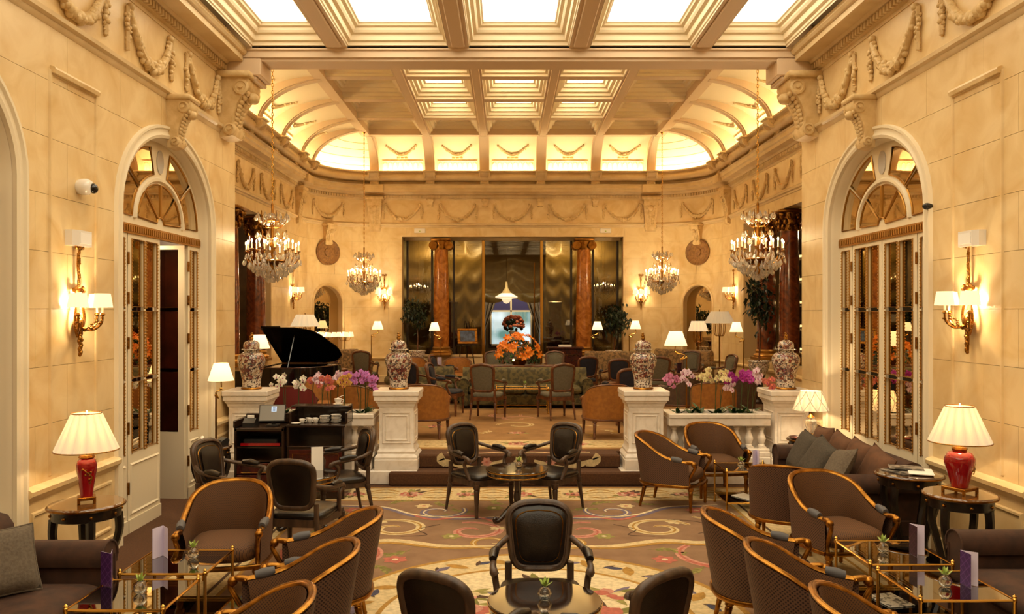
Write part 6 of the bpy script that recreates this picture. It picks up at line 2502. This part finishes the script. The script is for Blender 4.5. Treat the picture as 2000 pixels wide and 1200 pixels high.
# ------------------------------------------------------------------ grand piano
t = thing('grand_piano', 'black grand piano with raised lid in the left of the inner room', 'piano', (-4.2, 13.85, UP + .012))
plan_p = [(0, -.70), (.55, -.70)] + [(p.x, p.y) for p in smooth_curve([(.55, -.70, 0), (.85, -.55, 0), (1.02, -.18, 0), (1.12, .1, 0), (1.13, .42, 0), (1.0, .64, 0), (.8, .70, 0)], 5)][1:] + [(0, .70)]
m = MB(); m.prism(plan_p, lambda u, v, d: (u, v, d), .66, .94); m.build('body', 'black_lacquer', t, 40)
m = MB(); m.prism([(-.42, -.72), (0, -.72), (0, .72), (-.42, .72)], lambda u, v, d: (u, v, d), .60, .70); m.box(-.42, 0, -.74, -.66, .6, .90, .02); m.box(-.42, 0, .66, .74, .6, .90, .02); m.build('key_bed', 'black_lacquer', t, 30)
m = MB(); m.box(-.38, -.24, -.62, .62, .70, .72); m.build('keyboard', 'white_china', t, 0)
m = MB()
for k in range(36):
    if k % 7 in (2, 6): continue
    m.box(-.31, -.24, -.61 + k * .0345, -.595 + k * .0345, .72, .73)
o = m.build('black_keys', 'black_lacquer', t, 0); o['kind'] = 'stuff'
th = R_(27)
lidf = lambda u, v, d: (u, .70 - (.70 - v) * cos(th) - d * sin(th), .955 + (.70 - v) * sin(th) + d * cos(th))
m = MB(); m.prism(plan_p, lidf, 0, .022); m.build('lid', 'black_lacquer', t, 40)
m = MB(); m.prism([(0, -.70), (.32, -.70), (.32, .70), (0, .70)], lambda u, v, d: lidf(u, v, d + .024), 0, .018); m.build('front_lid', 'black_lacquer', t, 30)
m = MB(); m.tube([(.45, -.6, .94), (.5, -.36, 1.47)], .012, 6); m.build('lid_prop', 'black_lacquer', t)
m = MB(); m.tube([(u, v, .948) for u, v in plan_p], .008, 5, True); m.build('rim_edge', 'red_wood', t, 50)
for x, y in ((-.2, -.6), (-.2, .6), (.85, .25)):
    m = MB(); m.lathe([(.035, 0), (.03, .06), (.045, .1), (.07, .6), (.08, .66), (0, .66)], 10, (x, y, 0)); m.build('leg', 'black_lacquer', t)

# ------------------------------------------------------------------ service station
t = thing('till_stand', 'dark wood till stand left of the service cabinet', 'cabinet', (-3.06, 9.72, .012))
m = MB(); m.box(-.29, .29, -.24, .24, .0, .06); m.box(-.29, -.265, -.24, .24, .06, .84); m.box(.265, .29, -.24, .24, .06, .84); m.box(-.29, .29, .2, .24, .06, .84); m.box(-.29, .29, -.24, .24, .80, .84, .005); m.box(-.27, .27, -.22, .22, .60, .62); m.box(-.27, .27, -.22, .22, .44, .46); m.build('body', 'dark_wood', t, 30)
m = MB(); m.box(-.30, -.27, -.26, .25, .84, .93, .01); m.box(-.30, .30, .21, .25, .84, .96, .01); m.build('gallery', 'dark_wood', t, 30)
for k, (z0, z1) in enumerate(((.30, .43),)):
    m = MB(); m.box(-.26, .26, -.25, -.235, z0, z1, .004); d = m.build('drawer', 'red_wood', t, 30)
    m = MB(); m.ell((.12, -.262, (z0 + z1) / 2), .014, .014, .014, 8, 6); m.build('knob', 'brass', d)
    m = MB(); m.tube([(-.22, -.252, z0 + .02), (.22, -.252, z0 + .02), (.22, -.252, z1 - .02), (-.22, -.252, z1 - .02)], .003, 4, True); m.build('brass_line', 'brass', d)
for s in (-1, 1):
    m = MB(); m.box(min(s * .005, s * .26), max(s * .005, s * .26), -.25, -.235, .07, .29, .004); d = m.build('door', 'red_wood', t, 30)
    m = MB(); m.ell((s * .035, -.262, .22), .012, .012, .012, 8, 6); m.build('knob', 'brass', d)
m = MB(); m.box(-.2, .2, -.2, .1, .62, .70, .01); m.build('till_drawer', 'black_matte', t, 30)
m = MB(); m.box(-.22, .24, -.23, -.2, .63, .66); m.build('red_strip', 'red_glaze', t, 30)
t = thing('till_screen', 'tilted touch screen with a small white window on the till stand', 'screen', (-2.95, 9.66, .852))
m = MB(); m.box(-.07, .07, -.06, .08, 0, .02, .004); m.tube([(0, .03, .02), (0, .04, .12)], .025, 8); m.build('stand', 'black_matte', t, 30)
q4 = TR(0, -.02, .15, R_(-22), 0, R_(6))
m = MB(); m.box(-.155, .155, -.012, .012, -.10, .11, .008, mat=q4); m.build('bezel', 'black_matte', t, 30)
M('screen_glow', (120, 116, 106), .2, emit=(120, 112, 98), estr=.25)
M('screen_window', (180, 205, 235), .3, emit=(160, 195, 235), estr=.6)
M('screen_text', (60, 80, 120), .4)
m = MB(); m.box(-.143, .143, -.0135, -.0125, -.088, .098, mat=q4); sc_ = m.build('screen', 'screen_glow', t, 0)
m = MB(); m.box(-.01, .05, -.0145, -.0138, .02, .085, mat=q4); m.build('screen_window', 'screen_window', sc_, 0)
m = MB()
for k in range(4):
    m.box(.005, .035, -.0152, -.0148, .03 + .013 * k, .035 + .013 * k, mat=q4)
m.build('screen_text', 'screen_text', sc_, 0)
t = thing('receipt_printer', 'black receipt printer beside the touch screen', 'printer', (-3.21, 9.66, .852))
m = MB(); m.prism([(-.1, 0), (.1, 0), (.1, .08), (-.02, .10), (-.1, .05)], lambda u, v, d: (d, u, v), -.07, .07); m.build('case', 'black_matte', t, 30)
m = MB(); m.box(-.04, .04, -.02, .0, .09, .13); m.build('paper_slip', 'paper', t, 30)

t = thing('service_cabinet', 'dark red service cabinet with raised gallery holding cups', 'cabinet', (-2.41, 9.76, .012))
m = MB(); m.box(-.34, .34, -.23, .23, 0, .62, .006); m.box(-.34, -.31, -.23, .23, .62, .84); m.box(.31, .34, -.23, .23, .62, .84); m.box(-.31, .31, .2, .23, .62, .84); m.box(-.35, .35, -.24, .24, .84, .87, .005); m.build('body', 'dark_wood', t, 30)
m = MB(); m.box(-.35, .35, .20, .24, .87, 1.05, .006); m.box(-.35, -.32, -.1, .24, .87, 1.0, .006); m.box(.32, .35, -.1, .24, .87, 1.0, .006); m.box(-.35, .35, .0, .24, 1.05, 1.07, .005); m.build('gallery', 'dark_wood', t, 30)
for s in (-1, 1):
    m = MB(); m.box(min(s * .006, s * .31), max(s * .006, s * .31), -.245, -.228, .08, .58, .004); d = m.build('door', 'red_wood', t, 30)
    m = MB(); m.tube([(s * .05, -.248, .13), (s * .27, -.248, .13), (s * .27, -.248, .53), (s * .05, -.248, .53)], .004, 4, True); m.build('brass_line', 'brass', d)
    m = MB(); m.ell((s * .03, -.258, .54), .013, .013, .013, 8, 6); m.build('knob', 'brass', d)


def cup_mesh():
    m = MB(); m.lathe([(.018, 0), (.022, .004), (.032, .03), (.036, .05), (.033, .05), (.028, .03), (.0, .008)], 16); m.tube([(.032, 0, .015), (.05, 0, .02), (.052, 0, .036), (.034, 0, .042)], .004, 5); return m.mesh('cup', 'white_china', 60)


CUP = cup_mesh()
SAU = MB().lathe([(0, .004), (.025, .0), (.03, .004), (.06, .012), (.06, .016), (.03, .008), (0, .008)], 20).mesh('saucer', 'white_china', 60)
CUPG = 'white coffee cups on the service cabinet'
for k, (dx, dy) in enumerate(((-.20, -.06), (-.155, .06), (-.115, -.02), (-.07, .05), (-.04, -.04))):
    o = obj('coffee_cup', CUP); o.location = (-2.41 + dx, 9.76 + dy, .882); o.rotation_euler = (0, 0, k)
    tag(o, '%s white coffee cup from the left in the cluster on the service cabinet' % ('first', 'second', 'third', 'fourth', 'fifth')[k], 'cup', CUPG)
o = obj('saucer', SAU); o.location = (-2.66, 9.60, .882); tag(o, 'single white saucer at the front left of the cabinet top', 'saucer')
SG = 'stacked saucers on the service cabinet'
for s, (dx, n, lab) in enumerate(((.06, 6, 'of the left stack on the cabinet'), (.2, 7, 'of the right stack on the cabinet'))):
    for k in range(n):
        o = obj('saucer', SAU); o.location = (-2.41 + dx + .004 * (k % 3 - 1), 9.74, .882 + .014 * k); tag(o, '%s white saucer from the bottom %s' % (('lowest', 'second', 'third', 'fourth', 'fifth', 'sixth', 'seventh')[k], lab), 'saucer', SG)
o = obj('saucer', SAU); o.location = (-2.21, 9.85, 1.082); tag(o, 'white saucer on top of the cabinet gallery', 'saucer')
o = obj('coffee_cup', CUP); o.location = (-2.21, 9.85, 1.095); o.scale = (1.3, 1.3, 1.3); tag(o, 'white cup with spoon on top of the cabinet gallery', 'cup')
m = MB(); m.tube([(0, 0, .0), (.06, .0, .03)], .004, 5); m.ell((.065, 0, .032), .012, .008, .004, 8, 4)
o = m.build('teaspoon', 'white_china'); o.location = (-2.22, 9.85, 1.164); tag(o, 'spoon resting across the cup on the cabinet gallery', 'spoon')
t = thing('desk_telephone', 'white desk telephone on the small round table by the mirror door', 'telephone', (-3.54, 9.12, .70), .3)
m = MB(); m.prism([(-.09, 0), (.09, 0), (.09, .06), (-.09, .025)], lambda u, v, d: (d, u, v), -.085, .085); m.build('base', 'white_china', t, 30)
m = MB(); m.tube([(-.05, -.08, .055), (-.05, 0, .075), (-.05, .08, .085)], [.024, .016, .024], 8); m.build('handset', 'white_china', t, 60)
m = MB(); m.box(.0, .07, -.06, .02, .045, .05, mat=TR(0, 0, 0, R_(11))); m.build('keypad', 'cushion_slate', t)
t = thing('card_terminal', 'black card terminal behind the desk telephone', 'terminal', (-3.40, 9.2, .70), -.4)
m = MB(); m.prism([(-.08, 0), (.06, 0), (.08, .05), (.04, .08), (-.08, .04)], lambda u, v, d: (d, u, v), -.045, .045); m.build('case', 'black_matte', t, 30)
m = MB(); m.box(-.03, .03, -.05, -.01, .055, .062); m.build('keys', 'cushion_slate', t)

# ------------------------------------------------------------------ menus, bud vases, papers
def lattice_mat(name, base, line):
    m = M(name, base, .45)
    nt = m.node_tree
    b = nt.nodes['Principled BSDF']
    uv = nt.nodes.new('ShaderNodeUVMap')
    mp = nt.nodes.new('ShaderNodeMapping')
    mp.inputs['Rotation'].default_value = (0, 0, PI / 4)
    mp.inputs['Scale'].default_value = (26, 26, 1)
    nt.links.new(uv.outputs[0], mp.inputs[0])
    fr = nt.nodes.new('ShaderNodeVectorMath'); fr.operation = 'FRACTION'
    nt.links.new(mp.outputs[0], fr.inputs[0])
    sx = nt.nodes.new('ShaderNodeSeparateXYZ')
    nt.links.new(fr.outputs[0], sx.inputs[0])
    mn = nt.nodes.new('ShaderNodeMath'); mn.operation = 'MINIMUM'
    nt.links.new(sx.outputs[0], mn.inputs[0]); nt.links.new(sx.outputs[1], mn.inputs[1])
    lt = nt.nodes.new('ShaderNodeMath'); lt.operation = 'LESS_THAN'; lt.inputs[1].default_value = .13
    nt.links.new(mn.outputs[0], lt.inputs[0])
    mx = nt.nodes.new('ShaderNodeMix'); mx.data_type = 'RGBA'
    mx.inputs[6].default_value = (*lin(base), 1); mx.inputs[7].default_value = (*lin(line), 1)
    nt.links.new(lt.outputs[0], mx.inputs[0]); nt.links.new(mx.outputs[2], b.inputs['Base Color'])
    return m


lattice_mat('menu_violet', (62, 22, 88), (92, 52, 118))
lattice_mat('menu_maroon', (46, 16, 34), (70, 34, 54))


def make_menu(label, x, y, z, rz, mat='menu_violet', w=.10, h=.215, op=62):
    """folded card standing on its lower edge, spine at the origin"""
    t = thing('menu_card', label, 'menu', (x, y, z), rz)
    for s, a in ((-1, R_(op / 2)), (1, -R_(op / 2))):
        rot = Matrix.Rotation(a if s < 0 else a, 4, 'Z')
        m = MB()
        d = Vector((sin(R_(op / 2)) * s, -cos(R_(op / 2)), 0))
        nrm = Vector((-d.y, d.x, 0)) * (1 if s > 0 else -1)
        o_ = nrm * .0012
        for nm_, off_, mt in (('cover', -1, mat), ('page', 1, 'page_violet')):
            m = MB()
            b0 = nrm * (-.0016 if off_ > 0 else .0016) * -1
            vs = [Vector((0, 0, 0)), d * w, d * w + Vector((0, 0, h)), Vector((0, 0, h))]
            b1 = b0 * 1.0
            in_ = nrm * (.0015 if off_ < 0 else -.0015)
            m.add([tuple(v + in_) for v in vs] + [tuple(v + in_ * .05) for v in vs], [(0, 1, 2, 3), (7, 6, 5, 4), (0, 4, 5, 1), (1, 5, 6, 2), (2, 6, 7, 3), (3, 7, 4, 0)])
            for i in range(8):
                m.uv[i] = ((0, w, w, 0)[i % 4], (0, 0, h, h)[i % 4])
            m.build(nm_, mt, t, 0)
    return t


TT = .462
make_menu('open menu card showing white pages on the far left glass table', -2.62, 5.80, TT, R_(10))
make_menu('violet lattice menu card standing on the near left glass table', -2.66, 5.12, TT, R_(-138), op=40)
make_menu('dark maroon menu card standing on the far right glass table', 2.76, 5.86, TT, R_(28), 'menu_maroon', op=48)
make_menu('dark violet menu card standing on the near right glass table', 2.76, 5.2, TT, R_(30), 'menu_violet', op=46)
make_menu('upright menu card with pale page on the glass table by the balustrade', 2.62, 9.0, TT, R_(-20), op=40, h=.22)
make_menu('maroon menu card on the round table near the right niche', 3.5, 17.3, UP + .572, R_(150), 'menu_maroon')
make_menu('white folded card on the round table left of the amber armchair', -1.8, 19.65, UP + .572, R_(10), 'paper')
make_menu('dark menu card on the round table in front of the left corner sofa', -4.1, 18.5, UP + .572, R_(170), 'menu_maroon')


def bud_vase(label, x, y, z):
    t = thing('bud_vase', label, 'vase', (x, y, z))
    m = MB(); m.lathe([(.022, 0), (.034, .012), (.040, .032), (.034, .055), (.022, .066), (.018, .072), (.024, .08), (.018, .074), (.012, .068), (.03, .05), (.034, .032), (.026, .012), (0, .006)], 20); m.build('glass_bowl', 'glass_solid', t, 60)
    r = random.Random(3)
    m = MB()
    for k in range(9):
        a = 2 * PI * k / 9
        up = .5 + .7 * (k % 3) / 2
        L = .055
        m.grid(lambda u, v: (cos(a) * L * u * cos(up) - sin(a) * (v - .5) * .022 * sin(PI * (.15 + .84 * u)), sin(a) * L * u * cos(up) + cos(a) * (v - .5) * .022 * sin(PI * (.15 + .84 * u)), .072 + L * u * sin(up) + .006 * u * u), 5, 3)
    m.build('green_flower', 'leaf_lime', t, 80)
    return t


bud_vase('glass bud vase on the far left glass table', -2.38, 5.74, TT)
bud_vase('glass bud vase on the near left glass table', -2.43, 5.02, TT)
bud_vase('glass bud vase on the far right glass table', 2.58, 5.88, TT)
bud_vase('glass bud vase on the near right glass table', 2.63, 5.14, TT)
bud_vase('glass bud vase on the round table by the steps', -.03, 8.48, .572)
bud_vase('glass bud vase on the nearest round table', .06, 4.6, .572)
bud_vase('glass bud vase on the brass salon coffee table', .18, 15.0, UP + .474)
bud_vase('glass bud vase on the round table near the right niche', 3.72, 17.4, UP + .572)
bud_vase('glass bud vase beside the upright menu card by the balustrade', 2.48, 9.1, TT)
M('news_print', (206, 202, 194), .6, col2=(90, 88, 86), scale=30, sharp=(.5, .6))
for x, y, z, a, w, h, mt, lab in ((2.62, 5.85, .12, .2, .2, .26, 'news_print', 'printed magazine on the lower shelf of the far right glass table'), (2.6, 5.1, .12, -.2, .2, .27, 'magazine_dark', 'dark magazine on the lower shelf of the near right glass table'),
                                  (2.55, 9.15, .12, .5, .2, .26, 'paper', 'pale magazine on the lower shelf of the table by the balustrade'), (-2.25, 8.12, .572, .4, .21, .29, 'paper', 'white paper on the round table among the left leather chairs')):
    m = MB(); m.box(-w / 2, w / 2, -h / 2, h / 2, 0, .008, .002)
    o = m.build('magazine', mt); o.location = (x, y, z); o.rotation_euler = (0, 0, a); tag(o, lab, 'magazine')
m = MB(); m.prism([(-.06, 0), (.06, 0), (.06, .008), (-.06, .008)], lambda u, v, d: (u, v - .004, d), 0, .24)
o = m.build('menu_sheet', 'paper'); o.location = (-2.12, 8.38, .572); o.rotation_euler = (0, 0, .2); tag(o, 'tall white menu sheet standing on the round table among the left chairs', 'menu')

# ------------------------------------------------------------------ lilies, plants, easel, desk
M('lily', (232, 112, 8), .5, col2=(238, 150, 34), scale=20)


def lily_mesh():
    m = MB()
    for k in range(6):
        a = 2 * PI * k / 6
        m.grid(lambda u, v: (.09 * (u ** .8) * cos(a) - sin(a) * (v - .5) * .045 * sin(PI * (.1 + .87 * u)), -.06 * u + .05 * u ** 3, .09 * (u ** .8) * sin(a) + cos(a) * (v - .5) * .045 * sin(PI * (.1 + .87 * u))), 6, 3)
    return m.mesh('lily', 'lily', 80)


LIL = lily_mesh()
t = thing('lily_arrangement', 'dome of orange lilies with dark foliage in the centre of the salon', 'flowers', (.1, 16.9, UP + .772))
m = MB(); m.lathe([(.12, 0), (.14, .03), (.2, .1), (.21, .13), (.19, .13), (0, .1)], 20); m.build('bowl', 'brass_dark', t)
r_ = random.Random(12)
for k in range(38):
    a = r_.uniform(PI, 2 * PI) if k % 4 else r_.uniform(0, PI)
    b = r_.uniform(.12, 1.45)
    rx_, rz2 = .44, .50
    o = obj('lily', LIL, t)
    o.location = (rx_ * cos(a) * cos(b * .9), .3 * sin(a) * cos(b), .12 + rz2 * sin(b))
    o.rotation_euler = (-b * .8 + r_.uniform(-.3, .3), r_.uniform(0, 1), math.atan2(cos(a), 1) * .9)
    s = r_.uniform(.85, 1.2)
    o.scale = (s, s, s)
m = MB()
for k in range(420):
    a = r_.uniform(0, 2 * PI); b = r_.uniform(-.15, 1.4)
    c = Vector((.43 * cos(a) * cos(b), .28 * sin(a) * cos(b), .10 + .42 * sin(b)))
    mt = Matrix.Translation(c) @ Matrix.Rotation(r_.uniform(0, 6), 4, 'Z') @ Matrix.Rotation(r_.uniform(-1, 1), 4, 'X')
    m.add([(0, -.05, 0), (.018, 0, .006), (0, .05, 0), (-.018, 0, .006)], [(0, 1, 2, 3)], mt)
o = m.build('foliage', 'leaf', t, 0); o['kind'] = 'stuff'
point_light('lily_spot', (-.12, -.32, .16), 2.0, (1, .9, .5), .03, t)
m = MB(); m.ell((-.12, -.32, .12), .022, .022, .022, 8, 6); m.build('spot_bulb', 'bulb_soft', t)


def potted_tree(label, x, y, h, spread, seed, pot=True):
    t = thing('potted_tree', label, 'plant', (x, y, UP))
    z = 0
    if pot:
        m = MB(); m.lathe([(.12, 0), (.12, .04), (.08, .08), (.08, .50), (.13, .56), (.13, .58), (0, .58)], 16); m.build('stand', 'dark_wood', t, 40)
        m = MB(); m.lathe([(.12, .58), (.17, .66), (.21, .78), (.2, .84), (.23, .86), (.22, .88), (.18, .86), (0, .84)], 24); m.build('china_pot', 'porcelain_band', t, 50)
        z = .84
    m = MB(); m.tube([(0, 0, z), (.02, 0, z + h * .3), (-.01, 0, z + h * .6)], .02, 6)
    r = random.Random(seed)
    tips = []
    for k in range(9):
        a = r.uniform(0, 2 * PI)
        e = (spread * .6 * cos(a) * r.uniform(.4, 1), spread * .6 * sin(a) * r.uniform(.4, 1), z + h * r.uniform(.6, .95))
        m.tube([(0, 0, z + h * .5), tuple((p + q) / 2 for p, q in zip(e, (0, 0, z + h * .6))), e], .007, 4)
        tips.append(e)
    m.build('trunk', 'walnut', t, 60)
    m = MB()
    for k in range(420):
        e = tips[k % 9]
        c = Vector((e[0] + r.gauss(0, spread * .26), e[1] + r.gauss(0, spread * .26), e[2] + r.gauss(0, h * .11)))
        mt = Matrix.Translation(c) @ Matrix.Rotation(r.uniform(0, 6.3), 4, 'Z') @ Matrix.Rotation(r.uniform(.2, 1.3), 4, 'X')
        L = r.uniform(.10, .16)
        m.add([(0, 0, 0), (L * .25, -L * .4, .012), (0, -L, -.02), (-L * .25, -L * .4, .012)], [(0, 1, 2, 3)], mt)
    o = m.build('foliage', 'leaf_dark', t, 0); o['kind'] = 'stuff'
    return t


potted_tree('potted tree in a china bowl left of the left golden column', -2.5, 21.2, 1.25, .42, 3)
potted_tree('potted tree in a china bowl right of the right golden column', 2.65, 21.2, 1.1, .42, 4)
potted_tree('tall leafy plant beside the right red marble columns', 5.02, 16.6, 1.6, .32, 5, True)
t = thing('picture_easel', 'gold-framed picture on an easel left of the doorway', 'easel', (-1.2, 20.9, UP))
m = MB()
for s in (-1, 1):
    m.tube([(s * .28, -.05, 0), (0.04 * s, .05, 1.65)], .016, 6)
m.tube([(0, .45, 0), (0, .05, 1.6)], .016, 6); m.box(-.25, .25, -.05, 0, 1.02, 1.06); m.build('stand', 'dark_wood', t, 50)
q4 = TR(.03, -.04, 1.26, R_(-10), 0, R_(14))
m = MB()
for a, b, c, d in ((-.26, .26, -.2, -.14), (-.26, .26, .14, .2), (-.26, -.19, -.14, .14), (.19, .26, -.14, .14)):
    m.box(a, b, -.02, .02, c, d, .008, mat=q4)
m.build('frame', 'gilt', t, 30)
M('picture_blue', (84, 104, 140), .3, col2=(30, 32, 44), scale=8, sharp=(.4, .6))
m = MB(); m.box(-.19, .19, -.005, .005, -.14, .14, mat=q4); m.build('picture', 'picture_blue', t, 0)
t = thing('reception_desk', 'dark red reception desk right of the glazed doorway', 'desk', (1.32, 20.6, UP))
m = MB(); m.box(-.42, .42, -.25, .25, 0, .95, .01); m.box(-.46, .46, -.29, .29, .95, 1.0, .01); m.build('body', 'red_wood', t, 30)
m = MB(); m.tube([(-.34, -.256, .15), (.34, -.256, .15), (.34, -.256, .8), (-.34, -.256, .8)], .008, 4, True); m.build('brass_line', 'brass_dark', t, 50)
m = MB(); m.box(-.16, .16, -.12, .1, 0, .05, .006)
o = m.build('open_ledger', 'paper'); o.location = (1.32, 20.55, UP + 1.0); tag(o, 'white papers lying on the reception desk', 'papers')
for k, (x, y, lab) in enumerate(((-1.72, 22.75, 'tall dark cabinet behind the glass left of the doorway'), (1.2, 22.75, 'tall dark cabinet behind the glass right of the doorway'))):
    t = thing('tall_cabinet', lab, 'cabinet', (x, y, UP))
    m = MB(); m.box(-.17, .17, -.12, .12, 0, 2.1, .01); m.box(-.2, .2, -.14, .14, 2.1, 2.18, .02); m.build('body', 'dark_wood', t, 30)
    m = MB(); m.box(-.14, .14, -.13, -.12, .2, 2.0, .004); m.build('door', 'red_wood', t, 30)
